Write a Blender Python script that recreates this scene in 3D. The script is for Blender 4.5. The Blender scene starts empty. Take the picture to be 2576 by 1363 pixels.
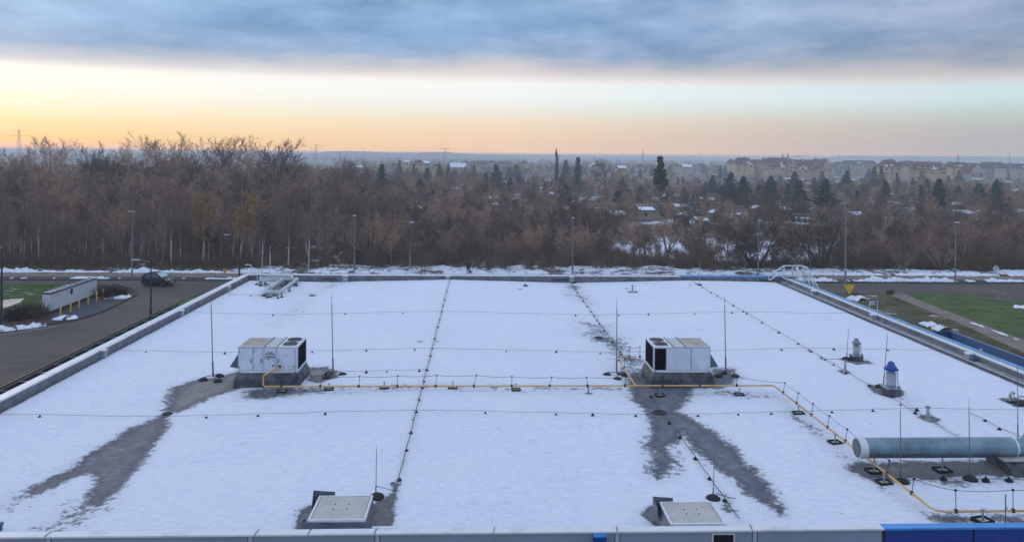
import bpy, math, random
import numpy as np
from mathutils import Vector, Matrix

C = bpy.context.scene.collection
sc = bpy.context.scene
R = math.radians

# ------------------------------------------------------------------ camera
F_, CX_, HY_, ROLL_, PSI_, CZ_ = 1950.0, 1288.0, 396.0, 0.0099, R(2.29), 14.8
cam = bpy.data.cameras.new('camera'); cam_o = bpy.data.objects.new('camera', cam); C.objects.link(cam_o)
cam.sensor_width = 36.0
cam.lens = 36.0 * F_ / 2576.0
cam.shift_y = -(681.5 - HY_) / 2576.0
cam.clip_start = 0.5
cam.clip_end = 30000.0
cam_o.matrix_world = Matrix.Translation((0, 0, CZ_)) @ Matrix.Rotation(-PSI_, 4, 'Z') @ Matrix.Rotation(R(90), 4, 'X') @ Matrix.Rotation(ROLL_, 4, 'Z')
sc.camera = cam_o
HAZE_D, HAZE_TOP = 0.00056, 43.0

# ------------------------------------------------------------------ light and exposure
SUN_AZ, SUN_EL = R(-38), R(9)          # low in the west, left of the view
sc.view_settings.view_transform = 'Standard'
sc.view_settings.look = 'None'
sc.view_settings.exposure = 0.0
sc.view_settings.gamma = 1.0

def lin(r, g, b):
    f = lambda c: (c / 255.0) / 12.92 if c / 255.0 <= 0.04045 else ((c / 255.0 + 0.055) / 1.055) ** 2.4
    return (f(r), f(g), f(b), 1.0)

world = bpy.data.worlds.new("World"); sc.world = world; world.use_nodes = True
nt = world.node_tree; N = nt.nodes; L = nt.links
for n in list(N): N.remove(n)
def nd(tree, typ, **kw):
    n = tree.nodes.new(typ)
    for k, v in kw.items():
        if k.startswith('i_'): n.inputs[int(k[2:])].default_value = v
        else: setattr(n, k, v)
    return n
def mth(tree, op, a, b=None, c=None, clamp=False):
    n = tree.nodes.new('ShaderNodeMath'); n.operation = op; n.use_clamp = clamp
    for i, v in enumerate((a, b, c)):
        if v is None: continue
        if isinstance(v, (int, float)): n.inputs[i].default_value = v
        else: tree.links.new(v, n.inputs[i])
    return n.outputs[0]
def ramp(tree, fac, stops, interp='LINEAR'):
    n = tree.nodes.new('ShaderNodeValToRGB'); cr = n.color_ramp; cr.interpolation = interp
    while len(cr.elements) < len(stops): cr.elements.new(0.5)
    for e, (p, c) in zip(cr.elements, stops):
        e.position = p; e.color = c if len(c) == 4 else (*c, 1)
    tree.links.new(fac, n.inputs[0]); return n.outputs[0]
def mixc(tree, fac, a, b, blend='MIX'):
    n = tree.nodes.new('ShaderNodeMix'); n.data_type = 'RGBA'; n.blend_type = blend
    for s, v in ((0, fac), (6, a), (7, b)):
        if isinstance(v, (int, float)): n.inputs[s].default_value = v
        elif isinstance(v, tuple): n.inputs[s].default_value = v
        else: tree.links.new(v, n.inputs[s])
    return n.outputs[2]

tc = nd(nt, 'ShaderNodeTexCoord'); sep = nd(nt, 'ShaderNodeSeparateXYZ'); L.new(tc.outputs['Generated'], sep.inputs[0])
X_, Y_, Z_ = sep.outputs
hyp = mth(nt, 'SQRT', mth(nt, 'ADD', mth(nt, 'MULTIPLY', X_, X_), mth(nt, 'MULTIPLY', Y_, Y_)))
tel = mth(nt, 'DIVIDE', Z_, mth(nt, 'MAXIMUM', hyp, 0.001))
az = nd(nt, 'ShaderNodeMath', operation='ARCTAN2'); L.new(X_, az.inputs[0]); L.new(Y_, az.inputs[1]); az = az.outputs[0]
# streaky cloud noise in azimuth / elevation
def cloud_noise(sx, sz, detail, rough, seed):
    cb = nd(nt, 'ShaderNodeCombineXYZ'); L.new(mth(nt, 'MULTIPLY', az, sx), cb.inputs[0])
    L.new(mth(nt, 'MULTIPLY', tel, sz), cb.inputs[1]); cb.inputs[2].default_value = seed
    n = nd(nt, 'ShaderNodeTexNoise'); n.inputs['Scale'].default_value = 1.0
    n.inputs['Detail'].default_value = detail; n.inputs['Roughness'].default_value = rough
    L.new(cb.outputs[0], n.inputs['Vector']); return mth(nt, 'SUBTRACT', n.outputs[0], 0.5)
n1 = cloud_noise(4.6, 19.0, 5.0, 0.52, 3.1)
n2 = cloud_noise(9.0, 75.0, 4.0, 0.5, 8.7)
amp = mth(nt, 'MULTIPLY', mth(nt, 'SUBTRACT', tel, 0.105), 18.0, clamp=True)     # quiet low down, cloudy above
amp = mth(nt, 'ADD', mth(nt, 'MULTIPLY', amp, 0.9), 0.1)
disp = mth(nt, 'MULTIPLY', mth(nt, 'ADD', mth(nt, 'MULTIPLY', n1, 0.075), mth(nt, 'MULTIPLY', n2, 0.034)), amp)
azc = mth(nt, 'MULTIPLY_ADD', az, 1.0 / 1.14, 0.55 / 1.14, clamp=True)   # 0 = left of the view, 1 = right
tt = mth(nt, 'ADD', tel, disp)
# the cloud's lower edge hangs lowest at both sides of the view
uq = mth(nt, 'MULTIPLY', mth(nt, 'SUBTRACT', tel, 0.055), 20.0, clamp=True); ab = mth(nt, 'ABSOLUTE', mth(nt, 'MULTIPLY_ADD', azc, 2.0, -1.0))
tt = mth(nt, 'ADD', tt, mth(nt, 'MULTIPLY', uq, mth(nt, 'MULTIPLY_ADD', ab, .010, .012)))
tt = mth(nt, 'MULTIPLY_ADD', mth(nt, 'MULTIPLY', azc, azc), 0.004, tt)
pos = mth(nt, 'MULTIPLY', tt, 4.0, clamp=True)
def S(t, r, g, b): return (max(0.0, min(1.0, t * 4)), lin(r, g, b))
left = [S(0, 238, 184, 118), S(.006, 246, 196, 128), S(.018, 250, 211, 147), S(.034, 252, 226, 176), S(.052, 254, 244, 214), S(.078, 255, 251, 237), S(.100, 255, 254, 248), S(.112, 254, 251, 246), S(.124, 208, 212, 222), S(.142, 122, 160, 204), S(.175, 118, 162, 208), S(.198, 126, 168, 212), S(.235, 150, 178, 215)]
midc = [S(0, 222, 183, 158), S(.008, 236, 200, 172), S(.028, 243, 212, 182), S(.045, 246, 224, 196), S(.058, 243, 236, 222), S(.08, 245, 250, 248), S(.105, 253, 254, 253), S(.110, 250, 246, 242), S(.126, 215, 210, 214), S(.145, 146, 173, 209), S(.170, 124, 162, 207), S(.200, 130, 170, 212), S(.235, 150, 178, 215)]
right = [S(0, 166, 169, 177), S(.010, 178, 175, 180), S(.028, 182, 180, 184), S(.045, 188, 190, 190), S(.058, 196, 208, 206), S(.08, 208, 228, 232), S(.100, 211, 229, 236), S(.110, 214, 214, 216), S(.125, 196, 193, 198), S(.150, 156, 170, 194), S(.17, 136, 160, 192), S(.20, 138, 160, 194), S(.235, 150, 175, 212)]
cl, cm, cr_ = ramp(nt, pos, left), ramp(nt, pos, midc), ramp(nt, pos, right)
fl = mth(nt, 'MULTIPLY', azc, 2.0, clamp=True)
fr = mth(nt, 'MULTIPLY_ADD', azc, 2.0, -1.0, clamp=True)
low = mixc(nt, fr, mixc(nt, fl, cl, cm), cr_)
n3 = cloud_noise(1.6, 3.0, 4.0, 0.5, 1.3)
# the cloud deck above the frame and behind the camera: brighter blue-grey overcast
deck = ramp(nt, mth(nt, 'ADD', mth(nt, 'MULTIPLY', n3, 0.9), 0.5), [(0.2, (0.55, 0.68, 0.97)), (0.8, (0.77, 0.90, 1.13))])
updeck = mth(nt, 'MULTIPLY', mth(nt, 'SUBTRACT', tel, 0.24), 4.0, clamp=True)
front = mth(nt, 'MULTIPLY_ADD', Y_, 2.5, 0.2, clamp=True)
backc = ramp(nt, mth(nt, 'MULTIPLY', tel, 2.0, clamp=True), [(0.0, lin(170, 176, 200)), (0.4, lin(172, 192, 218)), (1.0, lin(188, 212, 238))])
# streaks inside the cloud deck
cf = mth(nt, 'MULTIPLY', mth(nt, 'SUBTRACT', tt, .118), 30.0, clamp=True)
n4 = cloud_noise(8.0, 24.0, 7.0, 0.58, 5.5); n5 = cloud_noise(2.2, 12.0, 4.0, 0.5, 2.5)
st_ = mth(nt, 'ADD', mth(nt, 'MULTIPLY', n4, 1.1), mth(nt, 'MULTIPLY', n5, 1.3))
def cg(k, b0): return mth(nt, 'MULTIPLY_ADD', cf, b0, mth(nt, 'MULTIPLY_ADD', mth(nt, 'MULTIPLY', st_, cf), k, 1.0))
gain = cg(1.25, .10)
gc = nd(nt, 'ShaderNodeCombineXYZ'); L.new(cg(1.9, .17), gc.inputs[0]); L.new(gain, gc.inputs[1]); L.new(cg(.9, .05), gc.inputs[2])
low = mixc(nt, 1.0, low, gc.outputs[0], 'MULTIPLY')
# the sky is seen through the haze box: what the haze takes away near the horizon the sky itself must be brighter by
tr_ = nd(nt, 'ShaderNodeMath', operation='EXPONENT'); L.new(mth(nt, 'DIVIDE', -HAZE_D * (HAZE_TOP - CZ_), mth(nt, 'MAXIMUM', tel, 0.0065)), tr_.inputs[0]); tr_ = tr_.outputs[0]
cA = nd(nt, 'ShaderNodeCombineXYZ')
for i_, v_ in enumerate((.28, .34, .44)): L.new(mth(nt, 'MULTIPLY', mth(nt, 'SUBTRACT', 1.0, tr_), v_), cA.inputs[i_])
cT = nd(nt, 'ShaderNodeCombineXYZ'); [L.new(tr_, cT.inputs[i_]) for i_ in range(3)]
low = mixc(nt, 1.0, mixc(nt, 1.0, low, cA.outputs[0], 'SUBTRACT'), cT.outputs[0], 'DIVIDE')
mxn = nd(nt, 'ShaderNodeMix', data_type='RGBA', blend_type='LIGHTEN'); mxn.inputs[0].default_value = 1.0; L.new(low, mxn.inputs[6]); mxn.inputs[7].default_value = (.02, .02, .02, 1); low = mxn.outputs[2]
hor = mixc(nt, front, backc, low)
painted = mixc(nt, updeck, hor, deck)
skyt = nd(nt, 'ShaderNodeTexSky', sky_type='NISHITA'); skyt.sun_disc = False
skyt.sun_elevation = SUN_EL; skyt.sun_rotation = SUN_AZ % (2 * math.pi)
skyc = mixc(nt, 1.0, skyt.outputs[0], (0.06, 0.06, 0.06, 1), 'MULTIPLY')      # clear-sky share behind the cloud
tot = mixc(nt, 0.92, skyc, painted)
bg = nd(nt, 'ShaderNodeBackground'); L.new(tot, bg.inputs[0]); bg.inputs[1].default_value = 1.0
wo = nd(nt, 'ShaderNodeOutputWorld'); L.new(bg.outputs[0], wo.inputs[0])

sun = bpy.data.lights.new('sun', 'SUN'); sun.energy = 0.5; sun.angle = R(20); sun.color = (1.0, 0.80, 0.58)
sun_o = bpy.data.objects.new('sun', sun); C.objects.link(sun_o)
sd = Vector((math.sin(SUN_AZ) * math.cos(SUN_EL), math.cos(SUN_AZ) * math.cos(SUN_EL), math.sin(SUN_EL)))
sun_o.rotation_euler = sd.to_track_quat('Z', 'Y').to_euler()
sun_o.location = (-60, 40, 60)

# ------------------------------------------------------------------ surveyed positions (a pixel of the 2576 px wide photo -> a point)
_s, _c = math.sin(ROLL_), math.cos(ROLL_)
def _ray(x, y):
    u, v = x - CX_, y - HY_
    a = (u * _c + v * _s) / F_; b = (-u * _s + v * _c) / F_
    sp, cp = math.sin(PSI_), math.cos(PSI_)
    return (sp + a * cp, cp - a * sp, -b)
def P(x, y, z=0.0):
    d = _ray(x, y); t = (z - CZ_) / d[2]; return Vector((d[0] * t, d[1] * t, z))
def Q(x, y, Y):
    d = _ray(x, y); t = Y / d[1]; return Vector((d[0] * t, Y, CZ_ + d[2] * t))
RIDGE1, VAL2, RIDGE3, VAL0 = -2.05, 6.25, 14.6, -10.3
def zroof(X):
    xs = (-16.5, VAL0, RIDGE1, VAL2, RIDGE3, 22.5); zs = (6.26, 6.14, 6.34, 6.14, 6.34, 6.22)
    return float(np.interp(X, xs, zs))
def RP(x, y):
    p = P(x, y, 6.25)
    for _ in range(4): p = P(x, y, zroof(p.x))
    return p

# ------------------------------------------------------------------ materials
_m = {}
def mat(name, col, rough=0.7, metal=0.0, var=0.0, vscale=3.0, bump=0.0, bscale=20.0, col2=None, spec=0.5, coord='Object', lo=0.35, hi=0.65):
    if name in _m: return _m[name]
    m = bpy.data.materials.new(name); m.use_nodes = True; _m[name] = m
    t = m.node_tree; b = t.nodes['Principled BSDF']
    b.inputs['Roughness'].default_value = rough; b.inputs['Metallic'].default_value = metal
    b.inputs['Specular IOR Level'].default_value = spec
    c = (*col, 1.0); b.inputs['Base Color'].default_value = c
    tcn = t.nodes.new('ShaderNodeTexCoord')
    if var > 0 or col2:
        n = t.nodes.new('ShaderNodeTexNoise'); n.inputs['Scale'].default_value = vscale; n.inputs['Detail'].default_value = 6; n.inputs['Roughness'].default_value = 0.6
        t.links.new(tcn.outputs[coord], n.inputs['Vector'])
        c2 = (*col2, 1.0) if col2 else tuple(min(1, v * (1 + var)) for v in col) + (1.0,)
        c1 = c if col2 else tuple(v * (1 - var) for v in col) + (1.0,)
        o = ramp(t, n.outputs[0], [(lo, c1), (hi, c2)]); t.links.new(o, b.inputs['Base Color'])
    if bump > 0:
        n = t.nodes.new('ShaderNodeTexNoise'); n.inputs['Scale'].default_value = bscale; n.inputs['Detail'].default_value = 4
        t.links.new(tcn.outputs[coord], n.inputs['Vector'])
        bp = t.nodes.new('ShaderNodeBump'); bp.inputs['Strength'].default_value = bump; bp.inputs['Distance'].default_value = 0.05
        t.links.new(n.outputs[0], bp.inputs['Height']); t.links.new(bp.outputs[0], b.inputs['Normal'])
    return m

# ------------------------------------------------------------------ mesh builder
def wloc(o):
    v = Vector((0, 0, 0))
    while o is not None: v = v + o.location; o = o.parent
    return v
class MB:
    def __init__(s): s.v = []; s.f = []; s.m = []; s.mi = 0
    def add(s, vs, fs):
        k = len(s.v); s.v += [tuple(p) for p in vs]; s.f += [tuple(i + k for i in f) for f in fs]; s.m += [s.mi] * len(fs); return s
    def box(s, cx, cy, cz, sx, sy, sz, rz=0.0, taper=1.0):
        c, n = math.cos(rz), math.sin(rz); vs = []
        for dz in (-.5, .5):
            k = taper if dz > 0 else 1.0
            for dx, dy in ((-.5, -.5), (.5, -.5), (.5, .5), (-.5, .5)):
                x, y = dx * sx * k, dy * sy * k; vs.append((cx + x * c - y * n, cy + x * n + y * c, cz + dz * sz))
        return s.add(vs, [(0, 3, 2, 1), (4, 5, 6, 7), (0, 1, 5, 4), (1, 2, 6, 5), (2, 3, 7, 6), (3, 0, 4, 7)])
    def bb(s, x0, x1, y0, y1, z0, z1): return s.box((x0 + x1) / 2, (y0 + y1) / 2, (z0 + z1) / 2, x1 - x0, y1 - y0, z1 - z0)
    def cyl(s, p0, p1, r0, r1=None, n=10, caps=True):
        r1 = r0 if r1 is None else r1; p0, p1 = Vector(p0), Vector(p1); d = (p1 - p0)
        if d.length < 1e-9: return s
        q = d.to_track_quat('Z', 'Y'); vs = []
        for p, r in ((p0, r0), (p1, r1)):
            for i in range(n):
                a = 2 * math.pi * i / n; vs.append(p + q @ Vector((math.cos(a) * r, math.sin(a) * r, 0)))
        fs = [(i, (i + 1) % n, n + (i + 1) % n, n + i) for i in range(n)]
        if caps: fs += [tuple(range(n - 1, -1, -1)), tuple(range(n, 2 * n))]
        return s.add(vs, fs)
    def tube(s, pts, r, n=6):
        pts = [Vector(p) for p in pts]; vs = []; m = len(pts)
        for i, p in enumerate(pts):
            d = (pts[min(i + 1, m - 1)] - pts[max(i - 1, 0)]).normalized()
            up = Vector((0, 0, 1)) if abs(d.z) < .95 else Vector((0, 1, 0))
            a = d.cross(up).normalized(); b = a.cross(d).normalized()
            # keep the tube's width in a bend
            k = 1.0
            if 0 < i < m - 1:
                e = (pts[i + 1] - p).normalized(); g = (p - pts[i - 1]).normalized(); k = 1 / max(.5, math.sqrt((1 + e.dot(g)) / 2))
            for j in range(n):
                t = 2 * math.pi * j / n; vs.append(p + a * math.cos(t) * r * k + b * math.sin(t) * r)
        fs = []
        for i in range(m - 1):
            for j in range(n):
                fs.append((i * n + j, i * n + (j + 1) % n, (i + 1) * n + (j + 1) % n, (i + 1) * n + j))
        fs += [tuple(range(n - 1, -1, -1)), tuple(range((m - 1) * n, m * n))]
        return s.add(vs, fs)
    def lathe(s, cx, cy, z, prof, n=20):
        vs = []
        for r, h in prof:
            for j in range(n):
                t = 2 * math.pi * j / n; vs.append((cx + math.cos(t) * r, cy + math.sin(t) * r, z + h))
        fs = []
        for i in range(len(prof) - 1):
            for j in range(n): fs.append((i * n + j, i * n + (j + 1) % n, (i + 1) * n + (j + 1) % n, (i + 1) * n + j))
        fs += [tuple(range(n - 1, -1, -1)), tuple(range((len(prof) - 1) * n, len(prof) * n))]
        return s.add(vs, fs)
    def prism(s, poly, d):            # poly: list of 3D points, d: extrusion vector
        n = len(poly); a = [Vector(p) for p in poly]; b = [p + Vector(d) for p in a]
        return s.add(a + b, [tuple(range(n - 1, -1, -1)), tuple(range(n, 2 * n))] + [(i, (i + 1) % n, n + (i + 1) % n, n + i) for i in range(n)])
    def build(s, name, m, parent=None, bevel=0.0, smooth=False):
        me = bpy.data.meshes.new(name)
        off = wloc(parent) if parent else Vector((0, 0, 0))
        me.from_pydata([(v[0] - off.x, v[1] - off.y, v[2] - off.z) for v in s.v], [], s.f)
        ms = m if isinstance(m, (list, tuple)) else [m]
        for mm in ms: me.materials.append(mm)
        if len(ms) > 1: me.polygons.foreach_set('material_index', s.m)
        me.update()
        import bmesh
        bm = bmesh.new(); bm.from_mesh(me); bmesh.ops.recalc_face_normals(bm, faces=bm.faces)
        if bevel > 0:
            es = [e for e in bm.edges if len(e.link_faces) == 2 and e.calc_face_angle(0) > 0.5]
            bmesh.ops.bevel(bm, geom=es, offset=bevel, segments=2, affect='EDGES', clamp_overlap=True)
        bm.to_mesh(me); bm.free()
        if smooth:
            me.polygons.foreach_set('use_smooth', [True] * len(me.polygons))
            try: me.set_sharp_from_angle(angle=R(40))
            except Exception: pass
        o = bpy.data.objects.new(name, me); C.objects.link(o); o.parent = parent
        return o
def tag(o, label=None, cat=None, group=None, kind=None):
    for k, v in (('label', label), ('category', cat), ('group', group), ('kind', kind)):
        if v: o[k] = v
    return o
def empty(name, loc, label=None, cat=None, group=None):
    o = bpy.data.objects.new(name, None); C.objects.link(o); o.location = loc; o.empty_display_size = 0.2
    return tag(o, label, cat, group)
def kids(o): return [c for c in bpy.data.objects if c.parent is o]
def copy_thing(proto, parts, loc, rz=0.0, scale=None, label=None, group=None):
    r = proto.copy(); C.objects.link(r); r.location = loc; r.rotation_euler = (0, 0, rz)
    if scale is not None: r.scale = scale if isinstance(scale, (tuple, list)) else (scale,) * 3
    if label: r['label'] = label
    if group: r['group'] = group
    for p, subs in parts:
        c = p.copy(); C.objects.link(c); c.parent = r
        for q in subs:
            d = q.copy(); C.objects.link(d); d.parent = c
    return r
def parts_of(proto):
    out = []
    for p in kids(proto): out.append((p, kids(p)))
    return out
rng = random.Random(7)


# ================================================================== the supermarket building
bt = empty('flat_roof_building', (0, 0, 0), 'big flat-roofed shop building with snow on its roof', 'building')
XL, XR, YN, YF = -15.75, 21.15, 17.1, 53.6      # inside faces of the parapet
ZT = 6.64                                       # top of the coping

def D(pts): return [RP(x, y)[:2] for x, y in pts]
melt_shade = [  # polygon on the roof, strength, softness in metres
 (D([(422, 1032), (428, 1006), (450, 976), (498, 958), (560, 948), (604, 936), (606, 972), (575, 985), (510, 1004), (452, 1034)]), 1.0, .5, 1),
 (D([(782, 926), (818, 926), (842, 936), (836, 950), (800, 962), (776, 958)]), 1.0, .35, 1),
 (D([(416, 1046), (404, 1092), (378, 1130), (330, 1182), (275, 1240), (244, 1268), (230, 1262), (258, 1200), (228, 1188), (165, 1204), (88, 1238), (118, 1216), (236, 1142), (330, 1084), (398, 1052)]), 1.0, .45, 0),
 (D([(230, 1260), (250, 1262), (180, 1310), (120, 1335), (150, 1300)]), .52, .9, 0),
 (D([(110, 1220), (85, 1245), (0, 1290), (-40, 1300), (20, 1260)]), .50, .8, 0),
 (D([(1585, 965), (1598, 940), (1624, 928), (1628, 950), (1652, 968), (1792, 968), (1792, 928), (1836, 930), (1846, 948), (1810, 972), (1740, 978), (1716, 1010), (1700, 1042), (1638, 1042), (1606, 1004)]), .95, .6, 0),
 (D([(1636, 1040), (1645, 1090), (1652, 1130), (1690, 1110), (1720, 1080), (1760, 1130), (1830, 1195), (1925, 1262), (1965, 1292), (1915, 1215), (1850, 1140), (1790, 1090), (1738, 1062), (1700, 1036)]), 1.0, .5, 0),
 (D([(1642, 1085), (1644, 1130), (1646, 1180), (1655, 1205), (1682, 1195), (1690, 1150), (1668, 1100)]), .8, .6, 0),
 (D([(2145, 1182), (2172, 1166), (2300, 1168), (2700, 1160), (2700, 1196), (2500, 1196), (2380, 1198), (2240, 1204), (2180, 1200)]), .95, .4, 1),
 (D([(2280, 1215), (2440, 1204), (2560, 1208), (2560, 1218), (2380, 1222)]), .5, .4, 0),
 (D([(2350, 1304), (2440, 1298), (2700, 1296), (2700, 1312), (2470, 1320), (2380, 1316)]), .62, .4, 1),
 (D([(745, 1330), (762, 1284), (788, 1272), (800, 1300), (800, 1335)]), 1.0, .16, 1),
 (D([(920, 1335), (928, 1285), (950, 1258), (990, 1248), (1000, 1238), (985, 1330)]), .75, .2, 1),
 (D([(985, 1215), (1003, 1215), (995, 1250), (985, 1262)]), .8, .15, 0),
 (D([(1618, 1294), (1632, 1278), (1664, 1268), (1700, 1322), (1660, 1328)]), 1.0, .16, 1),
 (D([(1815, 1270), (1840, 1274), (1835, 1290), (1818, 1282)]), .7, .2, 0),
 (D([(1468, 812), (1520, 818), (1556, 850), (1568, 885), (1520, 874), (1488, 846)]), .5, 1.2, 0),
 (D([(1490, 848), (1540, 850), (1530, 862), (1496, 860)]), .7, .5, 0),
 (D([(1550, 890), (1620, 905), (1640, 940), (1600, 960), (1560, 940)]), .5, 1.0, 0),
 (D([(1425, 716), (1450, 716), (1482, 758), (1490, 768), (1450, 760)]), .45, .9, 0),
 (D([(780, 750), (850, 715), (870, 706), (845, 706), (800, 722), (765, 760)]), .34, 1.0, 0),
 (D([(690, 800), (770, 752), (782, 762), (700, 826)]), .30, 1.0, 0),
 (D([(620, 982), (680, 972), (800, 972), (840, 984), (760, 994), (660, 1004), (600, 1006)]), .58, .5, 0),
 (D([(840, 974), (1560, 974), (1900, 984), (1960, 1000), (1950, 1006), (1560, 984), (1140, 982), (840, 988)]), .37, .5, 0),  # shade line under the long pipe run, painted into the snow colour
 (D([(1960, 1000), (2010, 1050), (2100, 1125), (2200, 1215), (2320, 1290), (2340, 1302), (2230, 1235), (2090, 1125), (1990, 1050)]), .40, .4, 0),  # painted shade line carried on under the slanting pipe run
 (D([(2185, 968), (2216, 974), (2268, 984), (2270, 994), (2240, 1000), (2208, 990)]), 1.0, .2, 1),
 (D([(2250, 990), (2290, 1022), (2330, 1052), (2400, 1092), (2420, 1100), (2318, 1046), (2270, 1010)]), .5, .25, 0),
 (D([(2118, 905), (2180, 908), (2190, 914), (2155, 916)]), .9, .22, 1),
 (D([(2110, 934), (2126, 932), (2140, 938), (2126, 942)]), .9, .2, 1),
 (D([(2312, 1048), (2334, 1044), (2362, 1056), (2340, 1062)]), .9, .2, 1),
 (D([(1582, 733), (1602, 733), (1602, 737), (1582, 737)]), .9, .15, 1),
 (D([(2520, 1006), (2560, 1002), (2600, 1020), (2560, 1024)]), 1.0, .2, 1),
 (D([(650, 744), (700, 742), (760, 706), (700, 706), (664, 732)]), .62, .6, 0),
 (D([(650, 700), (740, 697), (740, 706), (650, 710)]), .6, .5, 0),
 (D([(2000, 715), (2110, 770), (2220, 815), (2350, 862), (2450, 900), (2600, 965), (2600, 955), (2400, 868), (2200, 790), (2040, 715)]), .45, .5, 0),
 (D([(2490, 900), (2600, 945), (2600, 955), (2480, 912)]), .4, .4, 0),
]
def poly_sd(px, py, poly):
    p = np.array(poly); d = np.full(px.shape, 1e9); inside = np.zeros(px.shape, bool); n = len(p)
    for i in range(n):
        a, b = p[i], p[(i + 1) % n]; e = b - a; wx, wy = px - a[0], py - a[1]
        t = np.clip((wx * e[0] + wy * e[1]) / max(1e-9, e @ e), 0, 1)
        d = np.minimum(d, np.hypot(wx - e[0] * t, wy - e[1] * t))
        if a[1] != b[1]:
            cnd = ((a[1] > py) != (b[1] > py)) & (px < (b[0] - a[0]) * (py - a[1]) / (b[1] - a[1]) + a[0])
            inside ^= cnd
    return np.where(inside, -d, d)
def grid_mesh(name, x0, x1, y0, y1, step, zf, attrs):
    nx, ny = int((x1 - x0) / step) + 1, int((y1 - y0) / step) + 1
    gx, gy = np.meshgrid(np.linspace(x0, x1, nx), np.linspace(y0, y1, ny))
    vs = np.stack([gx, gy, zf(gx, gy)], -1).reshape(-1, 3)
    i = np.arange((nx - 1) * (ny - 1)); a = (i // (nx - 1)) * nx + i % (nx - 1)
    fs = np.stack([a, a + 1, a + nx + 1, a + nx], -1)
    me = bpy.data.meshes.new(name); me.vertices.add(len(vs)); me.vertices.foreach_set('co', vs.ravel())
    me.loops.add(fs.size); me.loops.foreach_set('vertex_index', fs.ravel().astype(np.int32))
    me.polygons.add(len(fs)); me.polygons.foreach_set('loop_start', np.arange(len(fs), dtype=np.int32) * 4)
    me.polygons.foreach_set('use_smooth', np.ones(len(fs), bool)); me.update(calc_edges=True)
    for k, fn in attrs.items():
        at = me.attributes.new(k, 'FLOAT', 'POINT'); at.data.foreach_set('value', fn(gx, gy).ravel().astype(np.float32))
    return me
def _zr(gx, gy): return np.interp(gx, (-16.5, VAL0, RIDGE1, VAL2, RIDGE3, 22.5), (6.26, 6.14, 6.34, 6.14, 6.34, 6.22))
def _melt_shade(gx, gy):
    m = np.zeros(gx.shape)
    for poly, k, soft, sharp in melt_shade:
        sdv = poly_sd(gx, gy, poly)
        m = np.maximum(m, k * np.clip(0.62 - sdv / (soft * 1.6), 0, 1))
    # bare gap along every parapet, wider at the right-hand side
    e = np.minimum(np.minimum(gx - XL, YF - gy), (XR - gx) - 0.42)
    m = np.maximum(m, np.clip(1.1 - e / 0.16, 0, 1))
    m = np.maximum(m, np.clip(1.0 - np.abs(gx - RIDGE1) / .10, 0, 1) * .42)
    m = np.maximum(m, np.clip(1.0 - np.abs(gx - VAL2 - .1) / .22, 0, 1) * .30)
    return m
def _tan(gx, gy):
    m = np.zeros(gx.shape)
    for poly, k, soft, sharp in melt_shade:
        if sharp: m = np.maximum(m, np.clip(0.5 - poly_sd(gx, gy, poly) / 1.2, 0, 1))
    return m
rm = bpy.data.materials.new('snowy_membrane'); rm.use_nodes = True; t = rm.node_tree; b = t.nodes['Principled BSDF']
tcn = t.nodes.new('ShaderNodeTexCoord')
def noise(t, scale, detail=4, rough=.6, vec=None, sx=1, sy=1):
    n = t.nodes.new('ShaderNodeTexNoise'); n.inputs['Scale'].default_value = scale; n.inputs['Detail'].default_value = detail; n.inputs['Roughness'].default_value = rough
    if vec is not None:
        mp = t.nodes.new('ShaderNodeMapping'); mp.inputs['Scale'].default_value = (sx, sy, 1); t.links.new(vec, mp.inputs[0]); t.links.new(mp.outputs[0], n.inputs['Vector'])
    return n.outputs[0]
am = nd(t, 'ShaderNodeAttribute', attribute_name='melt_shade'); at_ = nd(t, 'ShaderNodeAttribute', attribute_name='tan')
O_ = tcn.outputs['Object']
nf = noise(t, 5.0, 8, .78, O_, 1.0, 1.0); nb = noise(t, .9, 5, .65, O_)
mm = mth(t, 'ADD', am.outputs['Fac'], mth(t, 'MULTIPLY', mth(t, 'SUBTRACT', nf, .5), 1.5))
mm = mth(t, 'ADD', mm, mth(t, 'MULTIPLY', mth(t, 'SUBTRACT', nb, .5), 1.0))
mask = mth(t, 'MULTIPLY_ADD', mth(t, 'SUBTRACT', mm, .5), 3.0, .5, clamp=True)
# thin snow lets the membrane show as a soft grey tint, which the painted pipe shade shares
thin = mth(t, 'MULTIPLY', mth(t, 'MULTIPLY', am.outputs['Fac'], 1.0, clamp=True), .42)
mask = mth(t, 'MAXIMUM', mask, mth(t, 'MULTIPLY', thin, mth(t, 'ADD', nb, .3)))
n1_ = noise(t, 6.0, 8, .78, O_, .6, 1.3); n2_ = noise(t, .35, 3, .5, O_)
snowc = ramp(t, mth(t, 'ADD', mth(t, 'MULTIPLY', n1_, .85), mth(t, 'MULTIPLY', n2_, .15)), [(.35, (.62, .68, .83)), (.47, (.77, .81, .92)), (.68, (.86, .88, .95))])  # colour mottling: thin spots, plus shading of small ripples painted in
bare = ramp(t, noise(t, 2.2, 8, .68, O_), [(.28, (.105, .122, .150)), (.46, (.165, .180, .208)), (.60, (.235, .24, .258)), (.70, (.42, .43, .46))])
tanc = ramp(t, noise(t, 1.3, 7, .62, O_), [(.3, (.17, .16, .16)), (.5, (.30, .27, .25)), (.72, (.42, .38, .34))])
barec = mixc(t, mth(t, 'MULTIPLY', at_.outputs['Fac'], .75), bare, tanc)
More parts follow.
